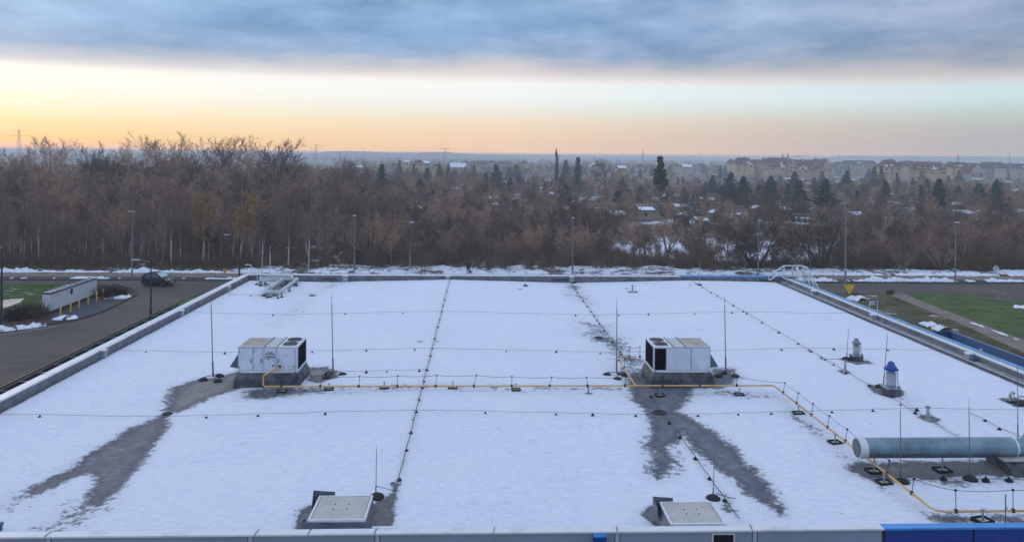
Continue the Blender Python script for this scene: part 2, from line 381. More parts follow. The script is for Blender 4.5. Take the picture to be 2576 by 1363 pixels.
# wet dark rim where the snow is melting back
rim = mth(t, 'MULTIPLY', mth(t, 'SUBTRACT', 1.0, mth(t, 'ABSOLUTE', mth(t, 'MULTIPLY_ADD', mm, 2.6, -1.95)), clamp=True), .55)
barec = mixc(t, rim, barec, (.085, .10, .13, 1))
t.links.new(mixc(t, mask, snowc, barec), b.inputs['Base Color'])
t.links.new(mth(t, 'MULTIPLY_ADD', mask, -.16, .76), b.inputs['Roughness'])
b.inputs['Specular IOR Level'].default_value = .16
hh = mth(t, 'MULTIPLY_ADD', mask, -1.3, mth(t, 'ADD', mth(t, 'MULTIPLY', noise(t, 5.5, 6, .65, O_, .7, 1.6), .9), mth(t, 'MULTIPLY', noise(t, 22, 3, .6, O_, .8, 1.2), .35)))
bp = t.nodes.new('ShaderNodeBump'); bp.inputs['Strength'].default_value = 1.0; bp.inputs['Distance'].default_value = .06
t.links.new(hh, bp.inputs['Height']); t.links.new(bp.outputs[0], b.inputs['Normal'])
def _zsnow(gx, gy):
    s = np.sin(gx * 2.1 + np.sin(gy * 1.3) * 1.5) * np.sin(gy * 1.7 + np.sin(gx * .9)) * .006
    return _zr(gx, gy) + s + .03 * (1 - np.clip(_melt_shade(gx, gy) * 1.4, 0, 1))
rme = grid_mesh('roof', XL - .02, XR + .02, YN - .02, YF + .02, 0.11, _zsnow, {'melt_shade': _melt_shade, 'tan': _tan})
rme.materials.append(rm); roof = bpy.data.objects.new('roof', rme); C.objects.link(roof); roof.parent = bt

M_conc = mat('parapet_membrane', (.15, .165, .19), .8, var=.35, vscale=1.4, bump=.3, bscale=6)
M_cope = mat('coping_metal', (.72, .74, .77), .42, .0, vscale=2.2, col2=(.50, .52, .55), lo=.5, hi=.8, bump=.15, bscale=2.5)
M_copeblue = mat('coping_blue', (.045, .26, .62), .35, var=.18, vscale=.9)
M_face = mat('facade_grey', (.26, .32, .42), .45, var=.08, vscale=.6)
M_faceblue = mat('facade_blue', (.012, .055, .30), .4, var=.10, vscale=.6)
M_dark = mat('black_rubber', (.012, .012, .015), .75, var=.3, vscale=9)
M_gal = mat('galvanised', (.42, .45, .48), .42, .7, var=.2, vscale=6)
M_steel = mat('grey_steel', (.20, .21, .23), .5, .6, var=.2)
M_white = mat('white_paint', (.68, .71, .76), .45, var=.08, vscale=2.5)
M_seam = mat('dark_seam', (.03, .035, .045), .8)
M_snow = mat('snow_heap', (.74, .78, .88), .7, var=.06, vscale=2.0, bump=.6, bscale=5)

# parapet walls, one part per side
def wall(name, x0, x1, y0, y1, m, zt=ZT - .05): MB().bb(x0, x1, y0, y1, 0 if name == 'x' else 5.9, zt).build('parapet_wall', m, bt)
for a in ((XL - .32, XL, YN - .3, YF + .3), (XR, XR + .32, YN - .3, YF + .3), (XL, XR, YF, YF + .3), (XL, XR, YN - .10, YN)):
    MB().bb(*a, 5.9, ZT - .05).build('parapet_wall', M_conc, bt)
# outer walls under the parapet
ow = MB(); ow.bb(XL - .42, XR + .42, YF + .02, YF + .4, 0, 5.9); ow.bb(XL - .40, XL - .05, YN - .3, YF + .02, 0, 5.9); ow.bb(XR + .05, XR + .40, YN - .3, YF + .02, 0, 5.9)
ow.build('outer_wall', M_face, bt)
# copings with joints
def coping(pts, m, ov=.05, w=.38, th=.06, seg=3.0):
    (x0, y0), (x1, y1) = pts; Ln = math.hypot(x1 - x0, y1 - y0); n = max(1, round(Ln / seg)); mb = MB(); ang = math.atan2(y1 - y0, x1 - x0)
    for i in range(n):
        t0, t1 = (i + .004) / n, (i + .996) / n; cx, cy = x0 + (x1 - x0) * (t0 + t1) / 2, y0 + (y1 - y0) * (t0 + t1) / 2
        mb.box(cx, cy, ZT - th / 2 + rng.uniform(-.004, .004), Ln * (t1 - t0), w, th, ang + rng.uniform(-.0012, .0012))
    return mb.build('coping', m, bt, bevel=.008)
coping([(XL - .17, YN), (XL - .17, YF + .1)], M_cope)
coping([(XL - .3, YF + .17), (14.0, YF + .17)], M_cope, w=.42)
coping([(14.05, YF + .17), (XR + .3, YF + .17)], M_copeblue, w=.42)
coping([(XR + .09, YN), (XR + .09, YF - .05)], M_cope, w=.20)
coping([(XR + .385, YN - .3), (XR + .385, YF + .35)], mat('coping_blue_side', (.10, .26, .45), .45, var=.22, vscale=.8), w=.37, seg=5)
# white rolled flashing low on the inner face at the right side, and the pipe run beside it
for yy0 in range(18, 52, 3):
    pass
MB().bb(XR - .20, XR - .005, YN, YF - .3, 6.2, 6.37).build('upstand', mat('grey_flashing', (.28, .31, .36), .6, var=.25, vscale=2), bt, bevel=.02)
MB().tube([(XR - .30, YN, 6.33), (XR - .30, 36, 6.34), (XR - .29, YF - 2, 6.33)], .03, 6).build('flashing_pipe', M_gal, bt)
# little piers standing inside the parapet
for (x, y, side) in [(262, 888, 0), (714, 800, 0), (902, 732, 0)]:
    pass
M_pier = mat('pier_grey', (.30, .33, .38), .7, var=.2, vscale=2)
def pier(X, Y, m=M_pier, s=.5, h=.50, mc=M_cope):
    z = zroof(X); mb = MB(); mb.bb(X - s / 2, X + s / 2, Y - s / 2, Y + s / 2, z - .05, ZT - .1)
    o = mb.build('pier', m, bt, bevel=.01)
    MB().box(X, Y, ZT - .045, s + .03, s + .03, .07).build('cap', mc, o, bevel=.015)
for Y in (33.0, 41.4, 49.0): pier(XL + .08, Y, s=.24)
for Y in (48.0, 40.6, 32.45): pier(XR - .10, Y, s=.32)
pier(-9.2, YF - .1, s=.38); pier(-2.2, YF - .1, s=.30); pier(6.35, YF - .1, s=.30)
MB().bb(XR - .24, XR - .04, 32.0, 32.22, 6.22, 6.50).build('blue_flashing', mat('flashing_teal', (.03, .09, .16), .5), bt, bevel=.02)
# scuppers in the far wall: dark slots with a frame
for x in (827, 1410, 3010 * .6406):
    p = Q(x, 698, YF)
    fr = MB(); fr.bb(p.x - .62, p.x + .62, YF - .03, YF - .003, 6.27, 6.46); o = fr.build('scupper', M_steel, bt)
    MB().bb(p.x - .55, p.x + .55, YF - .036, YF - .031, 6.30, 6.42).build('opening', M_seam, o)
# joint covers on the far parapet's inner face
X = XL + 2.5
while X < XR: MB().bb(X, X + .05, YF - .012, YF - .002, 6.2, 6.56).build('joint_strip', M_steel, bt); X += 2.45 + rng.uniform(-.2, .2)
# near facade: panels with standing joints below the coping
fy = YN - .12
def facade_panel(x0, x1, m): return MB().bb(x0, x1, fy - .072, fy - .063, 0.0, 6.59).build('facade_panel', m, bt, bevel=.006)
jx = [P(x, 1350, 6.4).x for x in (-420, 82, 650, 1175 * .999 - 550 + 330, 1548, 1900, 2220)]
jx = [P(x, 1350, 6.4).x for x in (-430, 150, 642, 954, 1549, 1893)]
xb = P(2221, 1340, 6.5).x
edges = [-16.2] + jx + [xb]
for a, b_ in zip(edges[:-1], edges[1:]): facade_panel(a + .05, b_ - .05, M_face)
for x in jx:
    pj = MB().bb(x - .045, x + .045, fy - .080, fy - .065, 0, 6.588).build('panel_joint', mat('joint_light', (.42, .47, .55), .5), bt)
    for s_ in (-.055, .055): MB().bb(x + s_ - .007, x + s_ + .007, fy - .076, fy - .066, 0, 6.586).build('gasket', M_seam, pj)
be = [xb] + [P(x, 1350, 6.4).x for x in (2446, 2900)] + [21.5]
for a, b_ in zip(be[:-1], be[1:]): facade_panel(a + .02, b_ - .02, M_faceblue)
# near coping, in lengths that meet at angled seams
cx_ = [-16.2] + [P(x, 1338, ZT).x for x in (125, 645, 777, 943, 1242, 1554, 1898)] + [xb]
for a, b_ in zip(cx_[:-1], cx_[1:]):
    mb = MB(); z = ZT + rng.uniform(-.004, .006); w0, w1 = YN + .01, fy - .10
    mb.prism([(a + .006, w0, z), (b_ - .006, w0, z), (b_ - .006, w1, z), (a + .006, w1, z)], (0, 0, -.035))
    mb.bb(a + .006, b_ - .006, w1 - .012, w1 + .0, z - .038, z + .0005)
    o = mb.build('coping', M_cope, bt, bevel=.004)
for a in cx_[1:-1]:
    MB().prism([(a + .022, YN + .012, ZT + .007), (a + .032, YN + .012, ZT + .007), (a - .004, fy - .103, ZT + .007), (a - .012, fy - .103, ZT + .007)], (0, 0, .008)).build('coping_seam', M_seam, bt)
mb = MB(); mb.bb(xb, 21.5, fy - .10, YN + .01, ZT - .035, ZT + .004); mb.bb(xb, 21.5, fy - .112, fy - .10, ZT - .038, ZT + .004)
mb.build('coping', M_copeblue, bt, bevel=.004)
# blue sign box on the facade and the framed dark opening
a, b_ = P(1487, 1345, 6.4).x, P(1518, 1345, 6.4).x
sb = tag(MB().bb(a, b_, fy - .20, fy - .073, 5.2, 6.555).build('wall_box', M_faceblue, None, bevel=.01), 'small bright blue box fixed high on the grey front wall', 'wall box')
MB().bb(a - .01, b_ + .01, fy - .21, fy - .073, 6.556, 6.588).build('lid', M_copeblue, sb)
a, b_ = P(1786, 1352, 6.4).x, P(1844, 1352, 6.4).x
wf = MB(); wf.bb(a, b_, fy - .095, fy - .073, 5.3, 6.562); wo_ = wf.build('window_frame', M_cope, bt, bevel=.004)
MB().bb(a + .035, b_ - .035, fy - .102, fy - .0955, 5.34, 6.540).build('pane', mat('dark_glass', (.01, .012, .02), .15), wo_)
# dark open fascia frame along the outside of the left parapet
M_rail = mat('dark_rail', (.05, .045, .05), .55, .3, var=.3)
ff = empty('fascia_frame', (-16.6, 36, 6.2), 'dark steel bracket rail running along the outside of the left roof edge', 'rail')
MB().bb(-16.70, -16.64, 18, 43.6, 6.56, 6.62).build('rail', M_rail, ff)
mb = MB(); Y = 18.4
for i in range(24):
    if Y < 43.4: MB().bb(-16.64, -16.17, Y - .02, Y + .02, 6.50, 6.535).build('bracket', mat('light_bracket', (.22, .22, .24), .5, .4), ff)
    Y += 1.15
MB().bb(-16.68, -16.2, 18, 43.6, 6.16, 6.2).build('tray', mat('fill_black', (.012, .014, .02), .9), ff)  # dark sheet added for the darkness seen through the open frame
MB().bb(-16.69, -16.655, 18, 43.6, 5.9, 6.5).build('dark_fill', mat('dark_fill', (.03, .035, .045), .9), ff)  # upright dark fill, also standing in for the darkness below the rail
# blue canopy with a ribbed roof beyond the right parapet
cn = empty('blue_canopy', (23, 34, 5.8), 'blue canopy with ribbed sheet top along the right outside wall', 'canopy')
c1 = P(2394, 833, 6.0); YC = c1.y
MB().bb(XR + .56, c1.x, 18, YC, 5.42, 5.50).build('sheet', mat('canopy_sheet', (.03, .09, .20), .4, vscale=2.5, col2=(.10, .14, .19)), cn)
mb = MB(); Y = 18.2
while Y < YC - .2: mb.bb(XR + .56, c1.x - .04, Y, Y + .05, 5.501, 5.55); Y += .33
mb.build('ribs', mat('canopy_rib', (.07, .14, .26), .5, .3, var=.5, vscale=3), cn)
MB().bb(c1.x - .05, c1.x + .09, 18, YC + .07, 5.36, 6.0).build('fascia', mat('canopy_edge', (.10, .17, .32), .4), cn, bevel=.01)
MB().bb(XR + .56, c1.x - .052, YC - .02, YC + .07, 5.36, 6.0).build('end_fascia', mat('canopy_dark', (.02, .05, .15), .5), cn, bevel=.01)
for Y in (20, 25, 30, 35, 39.5): MB().cyl((c1.x - .3, Y, 0), (c1.x - .3, Y, 5.41), .09).build('post', M_white, cn)
for Y in (24, 28.5, 32, 36.2): MB().bb(c1.x - .5, c1.x - .43, Y, Y + .12, 5.5, 5.85).build('bracket', M_white, cn)

# ================================================================== rooftop units
M_cab = mat('cabinet_white', (.60, .66, .76), .42, var=.10, vscale=2.2)
M_cabline = mat('panel_gap', (.14, .17, .22), .7)
M_coil = mat('coil_dark', (.004, .004, .009), .95, spec=.05)
M_curb = mat('curb_sheet', (.060, .072, .088), .6, var=.75, vscale=3.0, bump=.2)
M_top = mat('unit_top', (.50, .52, .54), .5, var=.12, vscale=2)
M_rust = mat('rust_stain', (.30, .24, .18), .7, col2=(.50, .45, .40), vscale=3.5)
M_hood = mat('hood_green', (.075, .13, .14), .55, var=.2)
M_hole = mat('grille_black', (.01, .01, .012), .8)
M_fan = mat('fan_brown', (.10, .075, .06), .6, .4, var=.4)
def rooftop_unit(front_left, label, mirror, panels):
    # front_left: x of the cabinet's left end on the plan; mirror: fans on the left
    x0 = front_left; W, Dp, h0, H = 2.18, 1.45, .56, .96
    Y0 = 29.12; z = 6.16
    r = empty('rooftop_unit', (x0 + W / 2, Y0 + Dp / 2, z), label, 'rooftop unit', 'rooftop ventilation units')
    # flared curb
    k = .10; b_ = MB(); zb = z - .08
    prof = [(k + .02, zb), (k + .02, z + .30), (.02, z + h0)]
    rings = [[(x0 - e, Y0 - e, zz), (x0 + W + e, Y0 - e, zz), (x0 + W + e, Y0 + Dp + e, zz), (x0 - e, Y0 + Dp + e, zz)] for e, zz in prof]
    vs = sum(rings, []); fs = []
    for i in range(2):
        for j in range(4): fs.append((i * 4 + j, i * 4 + (j + 1) % 4, i * 4 + 4 + (j + 1) % 4, i * 4 + 4 + j))
    fs.append((11, 10, 9, 8)); b_.add(vs, fs); b_.build('curb', M_curb, r)
    zc = z + h0; cab = MB(); cab.bb(x0, x0 + W, Y0, Y0 + Dp, zc + .001, zc + H - .03)
    cb = cab.build('cabinet', M_cab, r, bevel=.012)
    MB().bb(x0 - .012, x0 + W + .012, Y0 - .012, Y0 + Dp + .012, zc, zc + .075).build('base_rail', M_white, r, bevel=.006)
    def fx(a, b2): # fraction of the width, mirrored if asked
        return (x0 + W * (1 - b2), x0 + W * (1 - a)) if mirror else (x0 + W * a, x0 + W * b2)
    # roof panels
    for (a, b2, m) in ((0, .44, M_top), (.44, .66, M_top), (.66, 1, M_white)):
        xa, xb2 = fx(a, b2); MB().bb(xa + .004, xb2 - .004, Y0 - .02, Y0 + Dp + .02, zc + H - .029, zc + H + (.012 if a != .44 else .004)).build('roof_panel', m, cb, bevel=.006)
    xa, xb2 = fx(.03, .40); MB().bb(xa, xb2, Y0 + .12, Y0 + Dp - .12, zc + H + .0125, zc + H + .016).build('stain', M_rust, cb)
    for a in (.44, .66):
        xa, _ = fx(a, a); MB().bb(xa - .014, xa + .014, Y0 - .03, Y0 + Dp + .03, zc + H, zc + H + .035).build('roof_seam', M_steel, cb)
    # fans
    for fyy in (.40, 1.08):
        xa, _ = fx(.84, .84); xx, yy = xa, Y0 + fyy; zt = zc + H + .012
        f = MB(); f.lathe(xx, yy, zt, [(.27, .001), (.27, .03), (.245, .03), (.245, .002)], 28); fo = f.build('fan', M_steel, cb, smooth=True)
        g = MB(); g.lathe(xx, yy, zt + .003, [(.243, 0), (.243, .004)], 24); g.build('throat', M_hole, fo)
        g = MB()
        for q in range(5):
            an = q * 2 * math.pi / 5; g.prism([(xx + math.cos(an) * .05, yy + math.sin(an) * .05, zt + .012), (xx + math.cos(an - .35) * .225, yy + math.sin(an - .35) * .225, zt + .008), (xx + math.cos(an + .35) * .225, yy + math.sin(an + .35) * .225, zt + .02)], (0, 0, .003))
        g.lathe(xx, yy, zt + .008, [(.06, 0), (.06, .02)], 12); g.build('blades', M_fan, fo)
        g = MB()
        for rr in (.09, .15, .21): g.tube([(xx + math.cos(q * .2618) * rr, yy + math.sin(q * .2618) * rr, zt + .03) for q in range(25)], .0025, 4)
        for q in range(8): an = q * math.pi / 4; g.tube([(xx, yy, zt + .032), (xx + math.cos(an) * .245, yy + math.sin(an) * .245, zt + .032)], .003, 4)
        g.build('guard', M_steel, fo)
        for q in range(4):
            an = q * math.pi / 2 + .785; MB().box(xx + math.cos(an) * .31, yy + math.sin(an) * .31, zt + .012, .03, .03, .022).build('bolt', M_seam, fo)
    # coil side
    xs = x0 + W + .002 if not mirror else x0 - .002; dx = .006 if not mirror else -.006
    MB().bb(min(xs, xs + dx), max(xs, xs + dx), Y0 + .06, Y0 + Dp - .06, zc + .10, zc + H - .05).build('coil_grille', M_coil, r)
    for yy in (Y0 + .02, Y0 + Dp - .02): MB().bb(min(xs, xs + dx * 2) , max(xs, xs + dx * 2), yy - .025, yy + .025, zc + .076, zc + H - .032).build('corner_post', M_white, r)
    # air hood at the other end
    xh = x0 if not mirror else x0 + W; sg = -1 if not mirror else 1
    MB().prism([(xh, Y0 + .10, zc + .72), (xh, Y0 + .10, zc + .13), (xh + sg * .33, Y0 + .10, zc + .19)], (0, Dp - .2, 0)).build('air_hood', M_hood, r)
    yf = Y0 - .004
    for (a, b2, kind) in panels:
        xa, xb2 = x0 + W * a, x0 + W * b2
        if kind == 'coil':
            MB().bb(xa, xb2, Y0 - .007, Y0 - .0015, zc + .09, zc + H - .06).build('coil_grille', M_coil, r); continue
        p = MB().bb(xa + .008, xb2 - .008, Y0 - .014, Y0 - .001, zc + .088, zc + H - .05).build('door', M_cab, r, bevel=.004)
        g = MB(); g.bb(xa - .002, xa + .006, Y0 - .006, Y0 - .0012, zc + .08, zc + H - .04); g.bb(xb2 - .006, xb2 + .002, Y0 - .006, Y0 - .0012, zc + .08, zc + H - .04)
        g.bb(xa + .006, xb2 - .006, Y0 - .006, Y0 - .0012, zc + .079, zc + .086); g.build('gap', M_cabline, p)
        if 'h' in kind:
            hx = xb2 - .06 if 'r' in kind else xa + .06
            MB().bb(hx - .01, hx + .01, Y0 - .045, Y0 - .0145, zc + .38, zc + .52).build('handle', M_seam, p)
            hh_ = xa + .03 if 'r' in kind else xb2 - .03
            for zz in (.17, .75): MB().bb(hh_ - .008, hh_ + .008, Y0 - .03, Y0 - .0145, zc + zz, zc + zz + .09).build('hinge', M_steel, p)
        if 's' in kind:
            for (u, w, s1, s2) in ((.35, .60, .13, .085), (.63, .13, .19, .13)):
                MB().bb(xa + (xb2 - xa) * u, xa + (xb2 - xa) * u + s1, Y0 - .018, Y0 - .0145, zc + w, zc + w + s2).build('plate', M_cabline, p)
                MB().bb(xa + (xb2 - xa) * u + .01, xa + (xb2 - xa) * u + s1 - .01, Y0 - .021, Y0 - .0185, zc + w + .01, zc + w + s2 - .01).build('sticker', M_white, p)
        if 'g' in kind:
            for q, (u, w) in enumerate(((.22, .70), (.38, .76), (.52, .72), (.66, .76), (.82, .70))):
                xx = xa + (xb2 - xa) * u
                MB().cyl((xx, Y0 - .03, zc + w), (xx, Y0 - .0145, zc + w), .026, n=12).build('gauge', M_seam, p)
                MB().tube([(xx, Y0 - .02, zc + w - .02), (xx, Y0 - .02, zc + .595)], .006, 5).build('gauge_pipe', M_fan, p)
            MB().bb(xa + .04, xb2 - .02, Y0 - .05, Y0 - .0145, zc + .575, zc + .592).build('shelf', M_fan, p)
            MB().bb(xb2 - .13, xb2 - .06, Y0 - .02, Y0 - .0145, zc + .23, zc + .30).build('switch', M_steel, p)
            MB().bb(xa + .10, xa + .20, Y0 - .02, Y0 - .0145, zc + .50, zc + .53).build('warning_plate', M_fan, p)
    # corner feet
    for xx in (x0 + .07, x0 + W - .07): MB().bb(xx - .035, xx + .035, Y0 - .02, Y0 - .0125, zc + .015, zc + .045).build('lifting_hole', M_seam, r)
    return r
lu = rooftop_unit(-8.93, 'white rooftop unit with round gauges and doors on a dark curb, left of the roof', False,
    [(.01, .25, 'hr'), (.26, .42, 'hr'), (.44, .64, 'g'), (.655, .965, 'hs')])
ru = rooftop_unit(6.61, 'white rooftop unit with plain panels and a black coil opening, right of the roof', True,
    [(.02, .215, 'coil'), (.222, .65, ''), (.665, .985, '')])

# ================================================================== yellow gas pipe
M_yel = mat('pipe_yellow', (.62, .35, .07), .5, col2=(.62, .44, .27), vscale=1.1, lo=.42, hi=.58)
M_rod = mat('rod_dark', (.045, .05, .06), .5, .5)
def post(name, x, y, z0, z1, r, m, par): return MB().cyl((x, y, z0), (x, y, z1), r, n=6).build(name, m, par)
gp = empty('gas_pipe', (0, 28.4, 6.55), 'long yellow gas pipe crossing the snowy roof on short posts', 'pipe')
zp = 6.50
pA = P(667, 966.5, zp); pB = P(1953, 974.3, zp); pC = P(2353, 1285.8, zp); YP = 28.75
pxs = pA.x, pB.x, pC.x
YP = (pA.y + pB.y) / 2 ; XD = (pB.x + pC.x) / 2; YE = pC.y
v0 = P(690, 930, 6.75)
main = [(pA.x + .34, 29.05, 6.95), (pA.x + .26, 28.9, 6.92), (pA.x + .06, YP + .15, 6.90), (pA.x, YP + .02, 6.88), (pA.x, YP, 6.84), (pA.x, YP, zp + .04), (pA.x + .04, YP, zp), (0, YP, zp), (XD - .12, YP, zp), (XD - .03, YP - .04, zp), (XD, YP - .14, zp), (XD, 24, zp), (XD, YE + .25, zp), (XD + .06, YE + .06, zp), (XD + .25, YE, zp), (16, YE, zp), (21, YE, zp)]
MB().tube(main, .030, 8).build('main_run', M_yel, gp, smooth=True)
pb0 = P(1552.7, 896.8, zp); pb1 = P(1596, 968.7, zp); XB = (pb0.x + pb1.x) / 2
MB().tube([(6.60, pb0.y, zp + .0), (XB + .05, pb0.y, zp), (XB, pb0.y - .05, zp), (XB, YP, zp)], .028, 8).build('branch_run', M_yel, gp, smooth=True)
MB().box(pA.x + .34, 29.06, 6.97, .09, .09, .08).build('valve', M_seam, gp, bevel=.01)
# clamps with short rods that carry the conductor over the pipe
rods = []
def rod(x, y, h=.34, lean=0.0, leany=0.0):
    lean *= 1.0
    o = MB().cyl((x, y, zp - .04), (x, y, zp + .05), .043, n=8).build('clamp', M_seam, gp)
    MB().cyl((x, y, zp + .04), (x + lean, y + leany, zp + h), .009, n=5).build('rod', M_rod, o)
    MB().box(x + lean, y + leany, zp + h, .045, .045, .045).build('rod_head', M_dark, o)
    rods.append((x + lean, y + leany, zp + h))
X = pA.x + .65; k = 0
while X < XD - .3:
    rod(X, YP, .34 + rng.uniform(-.04, .06), rng.uniform(-.04, .06) + (.05 if k % 2 else 0)); X += 1.38; k += 1
Y = YP - .9
r_main = list(rods); rods.clear()
while Y > YE + .4: rod(XD, Y, .36, .05); Y -= 1.18
r_diag = list(rods); rods.clear()
for x in (XD + .5, XD + 1.9, XD + 3.2, XD + 4.6): rod(x, YE, .50, -.01)
r_near = list(rods); rods.clear()
for Y in (31.6, 30.5): rod(XB, Y, .36, .03)
for X in (XB + .55, XB + 1.0): rod(X, pb0.y, .40)
r_br = list(rods)
def sag(pts, s=.035):
    out = []
    for a, b_ in zip(pts[:-1], pts[1:]):
        for i in range(6):
            u = i / 6; out.append((a[0] + (b_[0] - a[0]) * u, a[1] + (b_[1] - a[1]) * u, a[2] + (b_[2] - a[2]) * u - s * 4 * u * (1 - u)))
    out.append(pts[-1]); return out
MB().tube(sag(r_main + r_diag + r_near), .007, 4).build('conductor_wire', M_rod, gp)
MB().tube(sag(r_br), .007, 4).build('conductor_wire', M_rod, gp)

# pipe and duct supports: black rubber tray, pale plate, post
ps = empty('pipe_support', (0, 0, 0), 'x', 'pipe support')
def tray(mb, s=.34):
    mb.bb(-s / 2, s / 2, -s * .42, -s * .30, 0, .07); mb.bb(-s / 2, s / 2, s * .30, s * .42, 0, .07)
    mb.bb(-s / 2, -s * .36, -s * .30, s * .30, 0, .07); mb.bb(s * .36, s / 2, -s * .30, s * .30, 0, .07); return mb
tray(MB()).build('rubber_tray', M_dark, ps, bevel=.012)
MB().bb(-.12, .12, -.10, .10, 0, .035).build('plate', mat('pale_plate', (.45, .42, .36), .8, var=.4, vscale=14), ps)
MB().cyl((0, 0, .03), (0, 0, .25), .022, n=8).build('post', M_gal, ps)
MB().box(0, 0, .245, .09, .035, .02).build('saddle', M_gal, ps)
psp = parts_of(ps); used = False
sup = [('first black pipe support in front of the left rooftop unit', 710, 986, 0, 1), ('second pipe support from the left along the yellow pipe', 828, 981, .1, 1),
 ('third pipe support from the left along the yellow pipe', 966.5, 977, .15, 1), ('pipe support just right of the ridge wire under the yellow pipe', 1139, 977, 0, 1),
 ('pipe support midway between the ridge wire and the right rooftop unit', 1298, 982, 0, 1), ('bare post standing on a round grey foot under the yellow pipe', 1480, 991, 0, .8),
 ('pipe support in the wet patch before the right rooftop unit', 1660, 996, 0, 1), ('last pipe support before the yellow pipe turns', 1860, 994, .0, 1),
 ('topmost pipe support on the slanting run of yellow pipe', 2009, 1041, .0, 1.05), ('second pipe support down the slanting yellow pipe', 2101, 1115, .15, 1.1),
 ('pipe support left of the black mast foot under the slanting yellow pipe', 2224, 1216, .1, 1.1), ('big pipe support at the lower right near the blue wall', 2472, 1312, .25, 1.2),
 ('small pipe support on the branch left of the right rooftop unit', 1564, 941, .05, 1)]
for lab, x, y, rz, k in sup:
    p = RP(x, y)
    if 'bare post' in lab:
        q = empty('pipe_support', p, lab, 'pipe support', 'supports under the yellow pipe')
        MB().lathe(p.x, p.y, p.z, [(.17, 0), (.17, .02), (.05, .05)], 14).build('foot', M_steel, q)
        MB().cyl((p.x, p.y, p.z + .02), (p.x, p.y, zp - .03), .04, n=8).build('post', M_gal, q)
    elif not used: used = True; ps.location = p; ps.rotation_euler.z = rz; ps['label'] = lab; ps['group'] = 'supports under the yellow pipe'
    else: copy_thing(ps, psp, p, rz, k, lab)

# a few blown leaves on the snow
lf = MB(); lr = random.Random(3)
for i in range(70):
    X, Yv = lr.uniform(-14, 20), YN + 1 + 30 * lr.random() ** 1.6; z = zroof(X) + .045; a = lr.uniform(0, 6.28); s_ = lr.uniform(.015, .035)
    lf.add([(X + math.cos(a) * s_, Yv + math.sin(a) * s_, z), (X - math.sin(a) * s_ * .5, Yv + math.cos(a) * s_ * .5, z + .01), (X - math.cos(a) * s_, Yv - math.sin(a) * s_, z + .004), (X + math.sin(a) * s_ * .5, Yv - math.cos(a) * s_ * .5, z + .012)], [(0, 1, 2, 3)])
tag(lf.build('leaf_litter', M_seam, None), 'few dark blown leaves scattered on the roof snow', 'leaves', None, 'stuff')

# ================================================================== wires on the roof and their block holders
hold = MB(); hold.box(0, 0, .04, .15, .13, .08, taper=.7); hold.box(0, 0, .10, .035, .05, .05)
ho = hold.build('wire_holder', M_dark, None, bevel=.01); tag(ho, 'x', 'wire holder')
h_used = False
def holder(p, label, group, k=1.0, rz=0.0):
    global h_used
    k *= .85
    if not h_used: o = ho; h_used = True
    else: o = ho.copy(); C.objects.link(o)
    o.location = p; o.rotation_euler = (0, 0, rz); o.scale = (k, k, k * rng.uniform(.9, 1.1)); o['label'] = label; o['group'] = group
def wire(pts, label, r=.008, name='lightning_wire', m=None):
    return tag(MB().tube(pts, r, 4).build(name, m or M_rod, None), label, 'wire', 'lightning wires on the roof')
l1 = [734.7, 756.4, 771.3, 786, 805, 825, 854, 879.3, 897.6, 933.4, 961.6, 978, 1009.5, 1039, 1092, 1135, 1210]
l2 = [711.5, 729, 738, 748, 759.5, 773, 786, 796.7, 808, 815.6, 834, 862, 894, 1000, 1065.6, 1103.3, 1157.8, 1208, 1263.3]
l3 = [715.8, 725, 738, 747.3, 758.6, 771, 786, 791, 814, 839, 867.7, 883.5, 887, 902.4, 908, 920.5, 939.6, 973.5, 1020.5, 1042.2]
def yat(y, X):                      # the roof depth seen at picture height y along the line x = X
    z = zroof(X); Yv = 30.0
    for _ in range(30):
        sp, cp = math.sin(PSI_), math.cos(PSI_); fw = X * sp + Yv * cp; a = (X * cp - Yv * sp) / fw
        need = (y - HY_ - F_ * a * _s) / (F_ * _c); fw2 = (CZ_ - z) / need; Yv = (fw2 - X * sp) / cp
    return Yv
for ys, X, nm in ((l1, RIDGE1, 'the left of the three long wires'), (l2, VAL2, 'the middle long wire past the right rooftop unit'), (l3, RIDGE3, 'the right long wire past the mushroom vents')):
    z = zroof(X) + .12
    Y0 = yat({RIDGE1: 1246, VAL2: 1315, RIDGE3: 1160}[X], X); pts = []
    Ys = sorted([yat(y, X) for y in ys])
    allY = [Y0] + [v for v in Ys if v > Y0] + [YF - .05]
    for a, b_ in zip(allY[:-1], allY[1:]):
        for i in range(3): u = i / 3; pts.append((X + rng.uniform(-.012, .012), a + (b_ - a) * u, z - (.03 if i else 0)))
    pts.append((X, YF - .05, z)); wire(pts, 'black wire: ' + nm + ', running front to back', .013 if X != RIDGE3 else .009)
    for y in Ys: holder(Vector((X, y, z - .12)), 'small black block on ' + nm, 'blocks on ' + nm, rng.uniform(.8, 1.1), rng.uniform(-.2, .2))
def cross(Yv, xs_px, x0, x1, nm, extra=0.0):
    pts = []; xh = sorted(xs_px); allx = [x0] + [x for x in xh if x0 < x < x1] + [x1]
    for a, b_ in zip(allx[:-1], allx[1:]):
        for i in range(4):
            u = i / 4; X = a + (b_ - a) * u; pts.append((X, Yv, zroof(X) + .12 - .02 * math.sin(math.pi * u)))
    pts.append((x1, Yv, zroof(x1) + .12)); wire(pts, 'thin black wire: ' + nm, .0055)
    if extra: wire([(x0, Yv - extra, zroof(x0) + .03), ((x0 + x1) / 2, Yv - extra * .8, zroof((x0 + x1) / 2) + .03), (x1, Yv - extra, zroof(x1) + .03)], 'thin wire lying on the snow just before ' + nm, .005)
    for X in xh: holder(Vector((X, Yv, zroof(X))), 'small black block on ' + nm, 'blocks on ' + nm, rng.uniform(.8, 1.15), 1.57 + rng.uniform(-.2, .2))
